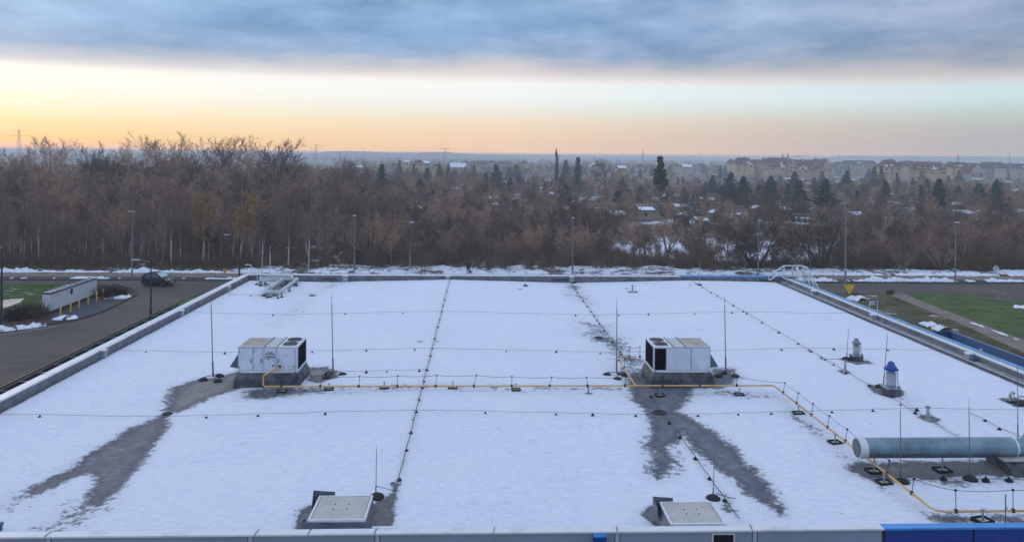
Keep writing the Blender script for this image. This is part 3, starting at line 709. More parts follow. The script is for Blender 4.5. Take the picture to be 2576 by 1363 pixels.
def xs_of(l): return [RP(x, y).x for x, y in l]
Y1 = RP(1113, 787).y; Y2 = RP(1090, 881).y; Y3 = RP(1047, 1038).y
cross(Y1, xs_of([(687.6, 794), (868, 793), (1014, 788), (1448, 795.8), (1557, 795.8), (1632, 794.4), (1748, 791.6), (1841, 789)]), XL + .3, XR - .4, 'the farthest cross wire over the whole roof')
cross(Y2, xs_of([(363.6, 889.9), (562.6, 894), (783.7, 890), (921, 885.5), (1043, 881.5), (1274, 886), (1400, 890), (1511, 893), (1971, 885.5), (2105, 886), (2246, 890)]), XL + .3, XR - .4, 'the cross wire level with the rooftop units')
cross(Y3, xs_of([(90.8, 1056), (515, 1056), (646, 1052), (817, 1046), (1221, 1041), (1399, 1046.6), (1492, 1049.6), (1602, 1054), (1761, 1054.8), (1863, 1051.8), (1948, 1050.5), (2103, 1046.6), (2207, 1043.6), (2320, 1042)]), XL + .2, XR - .4, 'the nearest cross wire before the rooftop units', .0)
Y4 = RP(973, 938).y
cross(Y4, xs_of([(921, 940), (973, 938), (1055, 935.4)]), RP(862, 942).x, RIDGE1, 'the short wire right of the left rooftop unit')
Y5 = RP(600, 745).y
cross(Y5, xs_of([(578, 744.5), (630, 746)]), XL + .3, RP(660, 747).x, 'the short wire left of the white steel frames')
pe = [RP(2440, 1045), RP(2478, 1062), RP(2514, 1083), RP(2575, 1108)]
wire([(p.x, p.y, p.z + .1) for p in pe], 'black wire slanting down to the big grey duct', .009)
for p in pe[1:3]: holder(p, 'small black block on the wire slanting to the grey duct', 'blocks on the duct wire')
pe = [RP(2265, 1213), RP(2380, 1210), RP(2440, 1208), RP(2600, 1212)]
wire([(p.x, p.y, p.z + .06) for p in pe], 'black wire on the wet strip below the grey duct', .009)
for q in ((2373, 1209), (2480, 1212), (2538, 1212)): holder(RP(*q), 'small black block on the wet strip below the grey duct', 'blocks below the duct', 1.4)
pe = [(RP(2201, 972)), (RP(2223, 973))]
wire([(p.x, p.y, p.z + .06) for p in pe], 'short wire to the mast beside the blue-capped vent', .01)
pe = [(RP(2065, 907)), (RP(2128, 905))]
wire([(p.x, p.y, p.z + .06) for p in pe], 'short wire to the mast beside the grey-capped vent', .008)
p0 = RP(945, 1246); p1 = RP(992, 1246); wire([(p0.x, p0.y, p0.z + .25), (p0.x + .3, p0.y, p0.z + .16), (p1.x, p1.y, p1.z + .12)], 'short loose wire from the left skylight mast to its ridge wire')
p0 = RP(1800, 1256); p1 = RP(1850, 1262); wire([(p0.x, p0.y, p0.z + .16), (p1.x - .1, p1.y, p1.z + .1), (p1.x, p1.y, p1.z + .1)], 'short wire from the right skylight mast to its roof wire', .012)

# ================================================================== lightning masts
M_rodl = mat('mast_grey', (.16, .17, .19), .45, .5); M_rodp = mat('mast_pale', (.50, .50, .52), .45, .4)
def mast(x, y, xt, yt, label, feet=None, dome=None, r=.016, m=None):
    b_ = RP(x, y); top = Q(xt, yt, b_.y); m = m or M_rodl
    e = empty('lightning_mast', b_, label, 'lightning mast', 'lightning masts')
    z = b_.z; H = top.z - z
    q = MB(); q.cyl((b_.x, b_.y, z + .06), (b_.x + (top.x - b_.x) * .2, b_.y, z + H * .2), r * 1.9, n=6)
    q.cyl((b_.x + (top.x - b_.x) * .2, b_.y, z + H * .2), (b_.x + (top.x - b_.x) * .88, b_.y, z + H * .88), r * 1.15, r * .95, n=6)
    q.cyl((b_.x + (top.x - b_.x) * .88, b_.y, z + H * .88), (top.x, b_.y, top.z), r * .5, r * .3, n=5); q.build('rod', m, e)
    if feet:
        for fx_, fy_ in feet:
            f = RP(fx_, fy_)
            o = MB().lathe(f.x, f.y, f.z, [(.17, 0), (.17, .04), (.10, .085), (.05, .10)], 14).build('foot', M_dark, e, smooth=True)
            MB().tube([(b_.x, b_.y, z + .13), (f.x, f.y, f.z + .11)], .017, 6).build('leg', M_steel, o)
    if dome:
        f = RP(*dome); MB().lathe(f.x, f.y, f.z, [(.19, 0), (.185, .05), (.12, .10), (.05, .125)], 16).build('foot', M_dark, e, smooth=True)
        if (f.xy - b_.xy).length > .05: MB().tube([(b_.x, b_.y, z + .07), (f.x, f.y, f.z + .11)], .02, 6).build('leg', M_steel, e)
    return e
mast(536, 951, 530.7, 744, 'tall mast on three black feet left of the left rooftop unit', [(511, 956), (551.8, 946.5), (547.8, 959.5)], r=.017)
mast(838, 941, 834, 739, 'tall mast on three black feet right of the left rooftop unit', [(826, 941.5), (822, 951), (861.5, 943)], r=.017)
mast(1551, 943, 1552, 749, 'tall mast on three black feet left of the right rooftop unit', [(1527, 943.5), (1553.5, 954.5), (1570, 945)], r=.017)
mast(1826, 938, 1822.5, 745, 'tall mast on three black feet right of the right rooftop unit', [(1808, 947), (1819, 939.5), (1850, 947)], r=.017)
mast(657.9, 716, 661, 597, 'pale tripod mast behind the far white steel frame', [(646, 717), (656, 720), (669, 716)], r=.022, m=M_rodp)
mast(678.5, 745, 679.5, 621, 'pale tripod mast in front of the near white steel frame', [(664, 745.5), (679, 748.5), (690.7, 745)], r=.022, m=M_rodp)
mast(775, 705, 779, 592, 'pale tripod mast by the far parapet right of the white frames', [(763, 703), (770, 707), (784, 704)], r=.022, m=M_rodp)
mast(945.5, 1247, 947.3, 1115, 'thin mast on one black foot behind the left skylight', None, (948, 1252), .009)
mast(1794, 1252, 1797.9, 1122, 'thin mast on one black foot behind the right skylight', None, (1793.8, 1256), .009)
mast(2265.6, 1210, 2264.8, 1008, 'thin mast on a black foot before the left half of the grey duct', None, (2270, 1214), .010)
mast(2440.5, 1204, 2437, 1000, 'thin mast on a black foot before the right half of the grey duct', None, (2441, 1207), .010)
mast(2560.6, 1108, 2559.6, 898, 'thin mast rising behind the right end of the grey duct', None, None, .010)
mast(2129.7, 903, 2135, 824, 'thin mast beside the grey-capped vent', None, (2129, 904.5), .010)
mast(2222, 972, 2233.4, 831, 'thin mast beside the blue-capped vent', None, (2215, 974.5), .011)
mast(1760, 717.8, 1760, 655, 'short thin mast near the far right end of the right long wire', None, (1760, 718.5), .013, M_rodp)
mast(1322, 719.5, 1321, 668, 'short thin mast near the middle of the far parapet', None, (1322, 720.5), .013, M_rodp)
mast(1187, 702, 1186.4, 664, 'short thin mast at the far end beside the ridge wire', None, (1187, 703.5), .012, M_rodp)
mast(1874.4, 706, 1874.4, 660, 'short thin mast by the blue far coping', None, (1874, 707.5), .013, M_rodp)
mast(1444, 712, 1445, 666, 'short thin mast at the far end of the middle long wire', None, (1444, 713), .012, M_rodp)

# ================================================================== vents and small roof pipes
M_cap = mat('cap_grey', (.20, .23, .27), .5, .4, var=.25); M_capb = mat('cap_blue', (.012, .065, .28), .42, var=.2, vscale=5)
M_vent = mat('vent_metal', (.36, .41, .46), .45, .4, var=.2, vscale=4)
def mushroom(x, y, ytop, capm, label, bw):
    b_ = RP(x, y); H = Q(x, ytop, b_.y).z - b_.z
    e = empty('roof_vent', b_, label, 'roof vent', 'mushroom roof vents'); z = b_.z; X, Yv = b_.x, b_.y; s = H
    MB().bb(X - bw / 2, X + bw / 2, Yv - bw / 2, Yv + bw / 2, z - .03, z + .22 * s).build('curb', M_curb, e, bevel=.01)
    MB().bb(X - bw / 2 - .02, X + bw / 2 + .02, Yv - bw / 2 - .02, Yv + bw / 2 + .02, z + .22 * s, z + .24 * s).build('curb_lid', M_vent, e, bevel=.008)
    st = MB().lathe(X, Yv, z + .24 * s, [(.105 * s, 0), (.10 * s, .04 * s), (.145 * s, .045 * s), (.145 * s, .42 * s), (.135 * s, .43 * s), (.09 * s, .46 * s), (.085 * s, .52 * s)], 22).build('stack', M_vent, e, smooth=True)
    for zz in (.30, .63): MB().lathe(X, Yv, z + zz * s, [(.150 * s, 0), (.150 * s, .012 * s)], 22).build('band', M_steel, st)
    MB().lathe(X, Yv, z + .74 * s, [(.10 * s, -.03 * s), (.19 * s, .0), (.21 * s, .03 * s), (.17 * s, .035 * s), (.175 * s, .055 * s), (.14 * s, .12 * s), (.125 * s, .125 * s), (.11 * s, .15 * s), (.085 * s, .22 * s), (.04 * s, .255 * s), (.0005, .26 * s)], 24).build('cap', capm, e, smooth=True)
    MB().tube([(X + .19 * s, Yv - .03, z + .75 * s), (X + .18 * s, Yv - .06, z + .4 * s), (X + .21 * s, Yv - .08, z + .24 * s)], .012, 5).build('cable', M_seam, e)
    MB().box(X + bw * .45, Yv - bw * .3, z + .25 * s, .07, .05, .10).build('switch_box', M_steel, e)
mushroom(2154, 906, 850, M_cap, 'smaller roof vent with a ribbed grey mushroom cap', .42)
mushroom(2241, 993, 908, M_capb, 'taller roof vent with a bright blue mushroom cap', .50)
def smallpipe(x, y, ytop, label, r=.055, cap=True):
    b_ = RP(x, y); H = Q(x, ytop, b_.y).z - b_.z
    e = empty('vent_pipe', b_, label, 'vent pipe', 'small vent pipes')
    MB().lathe(b_.x, b_.y, b_.z, [(r * 1.9, 0), (r * 1.7, .02), (r * 1.1, .03), (r, .05), (r * .95, H - .03)], 14).build('pipe', M_gal, e, smooth=True)
    if cap: MB().lathe(b_.x, b_.y, b_.z + H - .035, [(r * 1.2, 0), (r * 1.5, .015), (r * 1.5, .035), (r * .6, .04)], 14).build('cap', M_steel, e, smooth=True)
smallpipe(1591, 735, 718, 'thin capped vent pipe alone on the far snow right of the middle wire', .06)
smallpipe(2126, 937, 905, 'thin vent pipe by the right long wire, left of the blue-capped vent', .05)
smallpipe(2334, 1056, 1022, 'thin capped vent pipe by the right end of the nearest cross wire', .055)
smallpipe(2220, 818, 801, 'short vent pipe beside the right parapet', .045)
smallpipe(647, 707, 692, 'short vent pipe in the far left roof corner', .07)
smallpipe(1337 * 1.0, 700, 692, 'tiny vent pipe against the middle of the far parapet', .05)
e = empty('goose_neck_pipe', RP(2541, 1012), 'curved gooseneck pipe on a dark foot at the right edge', 'vent pipe'); g = RP(2541, 1012)
MB().tube([(g.x, g.y, g.z), (g.x, g.y, g.z + .28), (g.x + .03, g.y, g.z + .35), (g.x + .10, g.y, g.z + .37), (g.x + .15, g.y, g.z + .33)], .05, 10).build('pipe', M_gal, e, smooth=True)
MB().tube([(g.x + .12, g.y, g.z + .28), (g.x + .2, g.y, g.z + .1), (g.x + .35, g.y, g.z + .08), (g.x + .5, g.y, g.z + .1)], .012, 6).build('hose', M_steel, e)
MB().bb(g.x - .1, g.x + .9, g.y - .12, g.y + .12, g.z - .01, g.z + .05).build('base', M_dark, e, bevel=.02)
e = empty('steel_bracket', RP(2570, 1018), 'small welded steel bracket on black rubber at the right edge', 'bracket'); g = RP(2570, 1018)
MB().bb(g.x - .12, g.x + 1, g.y - .03, g.y + .03, g.z + .28, g.z + .32).build('beam', M_gal, e); MB().cyl((g.x + .12, g.y, g.z), (g.x + .12, g.y, g.z + .28), .03).build('leg', M_gal, e)
MB().bb(g.x - .2, g.x + .5, g.y - .14, g.y + .1, g.z, g.z + .06).build('tray', M_dark, e, bevel=.01)
# roof drains: a flat ring with a dark sump
for x, y, k, lab in ((421, 1042, .62, 'round roof drain at the neck of the left wet patch'), (1659, 1038, .85, 'round roof drain under the middle wire in the right wet patch'), (1506, 850, .7, 'round roof drain in the grey thaw spot left of the right unit'), (786, 744.5, .8, 'round roof drain in the far snow right of the white frames')):
    p = RP(x, y); e = empty('roof_drain', p, lab, 'roof drain', 'roof drains')
    MB().lathe(p.x, p.y, p.z, [(.30 * k, -.01), (.26 * k, .045), (.17 * k, .05), (.15 * k, .01)], 20).build('ring', M_seam, e, smooth=True)
    MB().lathe(p.x, p.y, p.z + .012, [(.15 * k, 0), (.14 * k, .02), (.05 * k, .05)], 14).build('strainer', M_dark, e, smooth=True)
# bits of dark debris half buried in the far snow
for x, y, w in ((1308, 729, 14), (1450, 729, 12), (1577, 727, 12), (1737, 719, 12), (820, 861, 0), (1058, 861, 18), (1100, 861, 8)):
    if w:
        p = RP(x, y); ww = w / F_ * p.y * .9
        tag(MB().box(p.x, p.y, p.z + .03, ww, .05, .05, rng.uniform(-.1, .1)).build('buried_strip', M_steel, None, bevel=.01), 'thin dark strip sticking out of the far roof snow', 'strip', 'dark strips in the far snow')

# ================================================================== white steel frames at the far left
M_frame = mat('frame_white', (.58, .62, .64), .45, var=.15, vscale=3)
def steel_frame(c, label, zt=.48):
    z = 6.2; e = empty('equipment_support', ((c[0][0] + c[2][0]) / 2, (c[0][1] + c[2][1]) / 2, z), label, 'steel frame', 'white steel frames')
    n = 4
    for i in range(4):
        a, b_ = Vector((*c[i], z + zt)), Vector((*c[(i + 1) % 4], z + zt)); d = (b_ - a); L_ = d.length; ang = math.atan2(d.y, d.x); mid = (a + b_) / 2
        q = MB(); off = .0 if i % 2 == 0 else -.14
        q.box(mid.x, mid.y, z + zt, L_ + off, .11, .028, ang); q.box(mid.x, mid.y, z + zt - .13, L_ + off, .11, .028, ang); q.box(mid.x, mid.y, z + zt - .065, L_ + off, .03, .11, ang)
        q.build('beam', M_frame, e)
        for u in ((.08, .5, .92) if L_ > 2.5 else (.15, .85)):
            p = a + d * u; o = MB().cyl((p.x, p.y, z - .02), (p.x, p.y, z + zt - .15), .045, n=8).build('leg', M_steel, e)
            MB().lathe(p.x, p.y, z - .01, [(.12, 0), (.10, .05), (.05, .07)], 10).build('foot', M_seam, o)
zt_ = 6.66
A = [P(666.1, 730.7, zt_), P(704.9, 731.4, zt_), P(749.6, 699.4, zt_), P(713, 699.4, zt_)]
steel_frame([tuple(p[:2]) for p in A], 'near white steel frame on short legs at the far left of the roof')
B_ = [P(655, 703, zt_), P(737, 699.5, zt_), P(733, 694.8, zt_), P(655, 697.5, zt_)]
steel_frame([tuple(p[:2]) for p in B_], 'far white steel frame close to the far left parapet', .50)
# white swan-neck pipe on the far left corner
p = Q(633, 690, 53.4); e = tag(MB().tube([(p.x, p.y, 6.6), (p.x, p.y, 7.22), (p.x - .06, p.y, 7.3), (p.x - .35, p.y, 7.33), (p.x - .42, p.y, 7.28)], .035, 8).build('corner_pipe', M_white, None, smooth=True), 'white swan-neck pipe on the far left roof corner', 'pipe')

# ================================================================== skylights
M_lid = mat('skylight_lid', (.47, .46, .43), .45, var=.12, vscale=2.2); M_lidf = mat('skylight_frame', (.66, .69, .74), .4, var=.08)
M_defl = mat('deflector', (.17, .19, .23), .5, .4, var=.25)
def skylight(TL, TR, BR, BL, label, flip):
    zt = 6.66
    c = [P(*TL, zt), P(*TR, zt), P(*BR, zt), P(*BL, zt)]
    x0, x1 = (c[0].x + c[3].x) / 2, (c[1].x + c[2].x) / 2; y1 = (c[0].y + c[1].y) / 2; y0 = max((c[2].y + c[3].y) / 2, YN + .05)
    z0 = 6.2; e = empty('skylight', ((x0 + x1) / 2, (y0 + y1) / 2, z0), label, 'skylight', 'square roof skylights')
    q = MB(); q.add([(x0 - .07, y0 - .0, z0 - .02), (x1 + .07, y0 - .0, z0 - .02), (x1 + .07, y1 + .07, z0 - .02), (x0 - .07, y1 + .07, z0 - .02), (x0 + .02, y0 + .02, zt - .06), (x1 - .02, y0 + .02, zt - .06), (x1 - .02, y1 - .02, zt - .06), (x0 + .02, y1 - .02, zt - .06)],
        [(0, 3, 2, 1), (4, 5, 6, 7), (0, 1, 5, 4), (1, 2, 6, 5), (2, 3, 7, 6), (3, 0, 4, 7)]); q.build('curb', M_defl, e)
    f = MB(); w = .055
    f.bb(x0, x1, y0, y0 + w, zt - .055, zt); f.bb(x0, x1, y1 - w, y1, zt - .055, zt); f.bb(x0, x0 + w, y0 + w, y1 - w, zt - .055, zt); f.bb(x1 - w, x1, y0 + w, y1 - w, zt - .055, zt)
    fo = f.build('frame', M_lidf, e, bevel=.006)
    lid = MB(); n = 8; cx_2, cy_2 = (x0 + x1) / 2, (y0 + y1) / 2; W2, H2 = (x1 - x0) / 2 - w - .012, (y1 - y0) / 2 - w - .012; vs = []; fs = []
    for j in range(n + 1):
        for i in range(n + 1):
            u, v = i / n * 2 - 1, j / n * 2 - 1; vs.append((cx_2 + u * W2, cy_2 + v * H2, zt - .012 + .025 * (1 - u * u) * (1 - v * v)))
    for j in range(n):
        for i in range(n): a = j * (n + 1) + i; fs.append((a, a + 1, a + n + 2, a + n + 1))
    lid.add(vs, fs); lo_ = lid.build('lid', M_lid, e, smooth=True)
    MB().bb(x0 + w + .001, x1 - w - .001, y0 + w + .001, y1 - w - .001, zt - .05, zt - .016).build('gasket', M_seam, e)
    for u in (-.28, .25):
        for v in (-.22, .22): MB().cyl((cx_2 + u * W2, cy_2 + v * H2, zt + .005), (cx_2 + u * W2, cy_2 + v * H2, zt + .024), .016, n=8).build('bolt', M_seam, lo_)
    # wind deflectors: bent plates standing off the left-hand corners
    d1 = [(x0 - .14, y1 + .05, z0 + .14), (x0 - .14, y1 + .05, zt + .10), (x0 + .36, y1 + .12, zt + .03), (x0 + .36, y1 + .12, z0 + .16)]
    MB().prism(d1, (0, .006, 0)).build('wind_deflector', M_defl, e)
    d2 = [(x0 - .14, y1 + .05, z0 + .14), (x0 - .14, y1 + .05, zt + .10), (x0 - .10, y1 - .28, zt - .05), (x0 - .10, y1 - .28, z0 + .14)]
    MB().prism(d2, (-.006, 0, 0)).build('wind_deflector', M_defl, e)
    d3 = [(x0 - .13, y0 - .01, z0 + .12), (x0 - .13, y0 - .01, zt - .02), (x0 + .42, y0 - .03, zt - .08), (x0 + .40, y0 - .03, z0 + .15)]
    if y0 - .04 > YN: MB().prism(d3, (0, -.006, 0)).build('wind_deflector', M_defl, e)
    d4 = [(x0 - .13, y0 + .0, z0 + .12), (x0 - .13, y0 + .0, zt - .02), (x0 - .09, y0 + .25, zt - .06), (x0 - .09, y0 + .25, z0 + .14)]
    MB().prism(d4, (-.006, 0, 0)).build('wind_deflector', M_defl, e)
skylight((802, 1247), (939.7, 1242.4), (918.6, 1308), (773.5, 1306), 'square pale skylight at the front of the roof, left of the ridge wire', False)
skylight((1656.8, 1257.4), (1791.6, 1262.8), (1833, 1323), (1688, 1318), 'square pale skylight at the front of the roof, left of the middle wire', False)
# loose white pieces by the near parapet
for (x, y, w, lab) in ((966, 1324, 60, 'loose white plank by the near parapet right of the left skylight'), (1922, 1318, 72, 'loose pale plank on the snow right of the right skylight')):
    p = P(x, y, 6.45); ww = w / F_ * p.y
    tag(MB().box(p.x, max(p.y, YN + .12), 6.42, ww, .10, .05, 0).build('loose_plank', M_lidf, None, bevel=.006), lab, 'plank')
# edge of another capped vent at the left frame edge
p = RP(-1, 1336); e = empty('roof_vent_stub', p, 'teal capped pipe half cut off at the lower left edge', 'vent pipe')
M_teal = mat('teal', (.02, .12, .22), .5, var=.3)
MB().lathe(p.x, p.y, p.z, [(.055, 0), (.055, .14)], 14).build('pipe', M_teal, e); MB().lathe(p.x, p.y, p.z + .14, [(.075, 0), (.085, .02), (.085, .05), (.03, .065)], 14).build('cap', M_teal, e, smooth=True)
MB().bb(p.x - .3, p.x + .14, p.y - .1, p.y + .04, p.z - .01, p.z + .03).build('base', M_lidf, e)

# ================================================================== big round duct at the right
M_duct = mat('duct_zinc', (.16, .24, .29), .30, .65, var=.25, vscale=1.5)
M_ring = mat('duct_ring', (.62, .65, .68), .35, .3)
t = M_duct.node_tree; b = t.nodes['Principled BSDF']; w_ = t.nodes.new('ShaderNodeTexWave'); w_.bands_direction = 'X'; w_.inputs['Scale'].default_value = 3.2; w_.inputs['Distortion'].default_value = .3
tn = t.nodes.new('ShaderNodeTexCoord'); mp = t.nodes.new('ShaderNodeMapping'); mp.inputs['Rotation'].default_value = (0, 0, .2); t.links.new(tn.outputs['Object'], mp.inputs[0]); t.links.new(mp.outputs[0], w_.inputs[0])
bp = t.nodes.new('ShaderNodeBump'); bp.inputs['Strength'].default_value = .35; bp.inputs['Distance'].default_value = .01; t.links.new(w_.outputs[0], bp.inputs['Height']); t.links.new(bp.outputs[0], b.inputs['Normal'])
sy = RP(2199, 1187).y; DY = sy + .05
q0 = Q(2160, 1126, DY); q1 = Q(2545, 1130, DY); rD = (1151 - 1101) / 2 / F_ * DY * 1.0; zD = q0.z
du = empty('air_duct', ((q0.x + q1.x) / 2, DY, zD), 'big round spiral-wound metal duct on two posts at the right', 'duct')
MB().cyl((q0.x + .02, DY, zD), (q1.x, DY, zD), rD, n=40).build('barrel', M_duct, du, smooth=True)
MB().cyl((q0.x - .05, DY, zD), (q0.x + .16, DY, zD), rD * 1.035, n=40).build('end_ring', M_ring, du, smooth=True)
MB().cyl((q0.x - .055, DY, zD), (q0.x - .0505, DY, zD), rD * .93, n=32).build('mesh_cover', mat('duct_mesh', (.16, .17, .20), .8, bump=.8, bscale=60), du)
MB().cyl((q1.x - .16, DY, zD), (q1.x + .08, DY, zD), rD * .90, n=36).build('collar', M_ring, du, smooth=True)
MB().tube([(q1.x + .08, DY, zD), (q1.x + .35, DY, zD), (q1.x + .7, DY + .25, zD + .02), (q1.x + 1.0, DY + .6, zD)], rD * .84, 24).build('elbow', M_duct, du, smooth=True)
mb = MB()
for u in (.10, .19, .28, .37, .46, .55, .64, .73, .82, .91):
    x = q0.x + (q1.x - q0.x) * u; MB().cyl((x, DY, zD), (x + .009, DY, zD), rD * 1.008, n=36).build('seam', M_steel, du)
for x, y, lab in ((2199, 1187, 'left'), (2370.5, 1184, 'right')):
    p = RP(x, y); e = empty('duct_support', p, lab + ' duct support: post on a black rubber tray under the grey duct', 'duct support', 'duct supports')
    q = tray(MB(), .42); q2 = MB(); q2.v = [(v[0] + p.x, v[1] + p.y, v[2] + p.z) for v in q.v]; q2.f = q.f; q2.m = q.m; q2.build('rubber_tray', M_dark, e, bevel=.012)
    MB().bb(p.x - .14, p.x + .14, p.y - .12, p.y + .12, p.z, p.z + .03).build('plate', mat('pale_plate', (1, 1, 1)), e)
    MB().cyl((p.x, p.y, p.z + .03), (p.x, p.y, zD - rD + .01), .026, n=8).build('post', M_gal, e)
p = RP(2590, 1200); e = empty('duct_box', p, 'dark trapezoid curb box under the right end of the grey duct', 'box')
x0 = RP(2543, 1200).x
MB().add([(x0 + .12, DY - .9, 6.2), (x0 + 1.8, DY - .9, 6.2), (x0 + 1.8, DY + .5, 6.2), (x0 + .12, DY + .5, 6.2), (x0, DY - .38, 6.66), (x0 + 1.8, DY - .38, 6.66), (x0 + 1.8, DY + .5, 6.66), (x0, DY + .5, 6.66)], [(0, 3, 2, 1), (4, 5, 6, 7), (0, 1, 5, 4), (1, 2, 6, 5), (2, 3, 7, 6), (3, 0, 4, 7)]).build('body', M_curb, e)
MB().bb(x0 - .04, x0 + 1.85, DY - .44, DY + .55, 6.66, 6.70).build('lid', M_lid, e, bevel=.01)
# thick grey pipe elbow and a measuring post at the lower right
p = P(2555, 1325, 6.3); e = empty('pipe_elbow', (p.x, YN + .25, 6.2), 'thick grey pipe elbow beside the blue coping', 'pipe')
MB().tube([(p.x + .06, YN + .2, 6.15), (p.x + .05, YN + .2, 6.45), (p.x - .0, YN + .24, 6.58), (p.x - .07, YN + .3, 6.63), (p.x - .12, YN + .34, 6.62)], .05, 12).build('pipe', M_gal, e, smooth=True)
MB().tube([(p.x - .04, YN + .22, 6.25), (p.x - .06, YN + .22, 6.45), (p.x - .04, YN + .26, 6.6)], .016, 8).build('hose', M_steel, e, smooth=True)
p = P(2521, 1330, 6.4); e = empty('marker_post', (p.x, YN + .1, 6.2), 'slim dark post with a small plate behind the blue coping', 'post')
hz_ = Q(2521, 1242, YN + .1).z
MB().cyl((p.x, YN + .1, 6.15), (p.x, YN + .1, hz_), .013, n=8).build('post', M_steel, e); MB().bb(p.x + .015, p.x + .055, YN + .09, YN + .10, hz_ - .40, hz_ - .28).build('plate', M_lidf, e)

# ================================================================== white crossover stair at the far right corner
st = empty('crossover_stair', (XR - .3, YF, 6.2), 'white tubular handrail stair crossing the far right roof corner', 'stair')
def rail(pts, nm='handrail', r=.045, m=None): return MB().tube(pts, r, 6).build(nm, m or M_white, st)
def W8(x, y, Yv): return Q((2980 + x / 8.05) * .6406, (1020 + y / 8.05) * .6406, Yv)
Ya = 53.2
tr = [W8(320, 640, Ya), W8(320, 490, Ya), W8(790, 190, Ya), W8(1390, 190, Ya + .2), W8(1530, 245, Ya - .4), W8(1870, 870, Ya - 1.2)]
rail(tr); rail([W8(345, 640, Ya), W8(790, 362, Ya), W8(1390, 365, Ya + .2), W8(1530, 420, Ya - .4), W8(1745, 800, Ya - 1.2)], 'knee_rail')
rail([W8(1190, 590, Ya - .9), W8(1190, 245, Ya - .9), W8(1430, 690, Ya - 1.6)]); rail([W8(1190, 390, Ya - .9), W8(1325, 665, Ya - 1.6)], 'knee_rail')
rail([W8(1520, 580, Ya - .9), W8(1615, 760, Ya - 1.4)], 'knee_rail')
for x, y0, y1, dy in ((470, 400, 550, 0), (795, 190, 535, 0), (1240, 190, 600, .1), (1385, 190, 520, .2), (1435, 205, 520, 0), (1490, 230, 520, -.2), (1600, 400, 560, -.6)):
    rail([W8(x, y0, Ya + dy), W8(x, y1, Ya + dy)], 'upright')
rail([W8(1075, 190, Ya + .3), W8(1065, 520, Ya + .3)], 'upright', .04, mat('beige_post', (.62, .60, .48), .5))
pl0, pl1 = W8(800, 535, Ya), W8(1400, 535, Ya); MB().bb(pl0.x, pl1.x, Ya - .5, Ya + .35, 6.74, 6.78).build('platform', M_gal, st)
# treads of the flight going down outside
f0, f1 = W8(1520, 560, Ya - .5), W8(1870, 870, Ya - 1.2)
for i in range(6):
    u = i / 6; c_ = f0.lerp(f1, u); MB().bb(c_.x - .35, c_.x + .1, c_.y - .12, c_.y + .12, c_.z - .02, c_.z + .01).build('tread', M_gal, st)

# ================================================================== ground, roads, verges
def sheet(name, poly, z, m, kind='structure', parent=None):
    mb = MB(); mb.add([(p[0], p[1], z) for p in poly], [tuple(range(len(poly)))]); o = mb.build(name, m, parent); tag(o, kind=kind); return o
def node_mat(name):
    m = bpy.data.materials.new(name); m.use_nodes = True; t = m.node_tree; return m, t, t.nodes['Principled BSDF'], t.nodes.new('ShaderNodeTexCoord').outputs['Object']
gm, t, b, O_ = node_mat('winter_ground')
soil = ramp(t, noise(t, .35, 8, .65, O_), [(.3, (.035, .026, .018)), (.5, (.075, .055, .036)), (.7, (.15, .11, .07))])
sp_ = nd(t, 'ShaderNodeSeparateXYZ'); t.links.new(O_, sp_.inputs[0])
patch = noise(t, .07, 4, .55, O_); fine = noise(t, 1.1, 6, .7, O_, .8, 1.0)
# snow lies in the open clearing behind the right half of the roof and thins out elsewhere
ex = mth(t, 'MULTIPLY', mth(t, 'SUBTRACT', sp_.outputs[0], 41.0), 1 / 26.0); ey = mth(t, 'MULTIPLY', mth(t, 'SUBTRACT', sp_.outputs[1], 127.0), 1 / 19.0)
rgt = mth(t, 'MULTIPLY_ADD', mth(t, 'SUBTRACT', 1.0, mth(t, 'ADD', mth(t, 'MULTIPLY', ex, ex), mth(t, 'MULTIPLY', ey, ey)), clamp=True), .40, -.12)
sm = mth(t, 'ADD', mth(t, 'ADD', mth(t, 'MULTIPLY', patch, 1.2), mth(t, 'MULTIPLY', fine, .9)), rgt)
smask = mth(t, 'MULTIPLY_ADD', mth(t, 'SUBTRACT', sm, 1.06), 9.0, .5, clamp=True)
t.links.new(mixc(t, smask, soil, (.74, .78, .88, 1)), b.inputs['Base Color']); b.inputs['Roughness'].default_value = .9
bp = t.nodes.new('ShaderNodeBump'); bp.inputs['Strength'].default_value = .8; bp.inputs['Distance'].default_value = .2; t.links.new(fine, bp.inputs['Height']); t.links.new(bp.outputs[0], b.inputs['Normal'])
sheet('ground', [(-9000, -60), (9000, -60), (9000, 12000), (-9000, 12000)], 0, gm)
am_, t, b, O_ = node_mat('asphalt')
big = noise(t, .09, 5, .6, O_, 1, 1.6); trk = noise(t, .5, 4, .6, O_, .25, 2.2)
t.links.new(ramp(t, mth(t, 'ADD', mth(t, 'MULTIPLY', big, .6), mth(t, 'MULTIPLY', trk, .4)), [(.3, (.055, .056, .066)), (.5, (.102, .084, .076)), (.7, (.150, .120, .098))]), b.inputs['Base Color'])
b.inputs['Roughness'].default_value = .8; b.inputs['Specular IOR Level'].default_value = .15
bp = t.nodes.new('ShaderNodeBump'); bp.inputs['Strength'].default_value = .3; bp.inputs['Distance'].default_value = .02; t.links.new(noise(t, 40, 3, .6, O_), bp.inputs['Height']); t.links.new(bp.outputs[0], b.inputs['Normal'])
M_asph = am_
M_asph2 = mat('asphalt_dark', (.042, .048, .062), .75, var=.22, vscale=.8, bump=.2, bscale=30)
M_path = mat('gravel_path', (.20, .155, .13), .9, var=.25, vscale=.8, bump=.3, bscale=12)
M_kerb = mat('kerb_dark', (.035, .036, .042), .8, var=.4, vscale=2)
M_kerbl = mat('kerb_light', (.13, .115, .105), .8, var=.3, vscale=2)
def G(x, y): return tuple(P(x, y, 0)[:2])
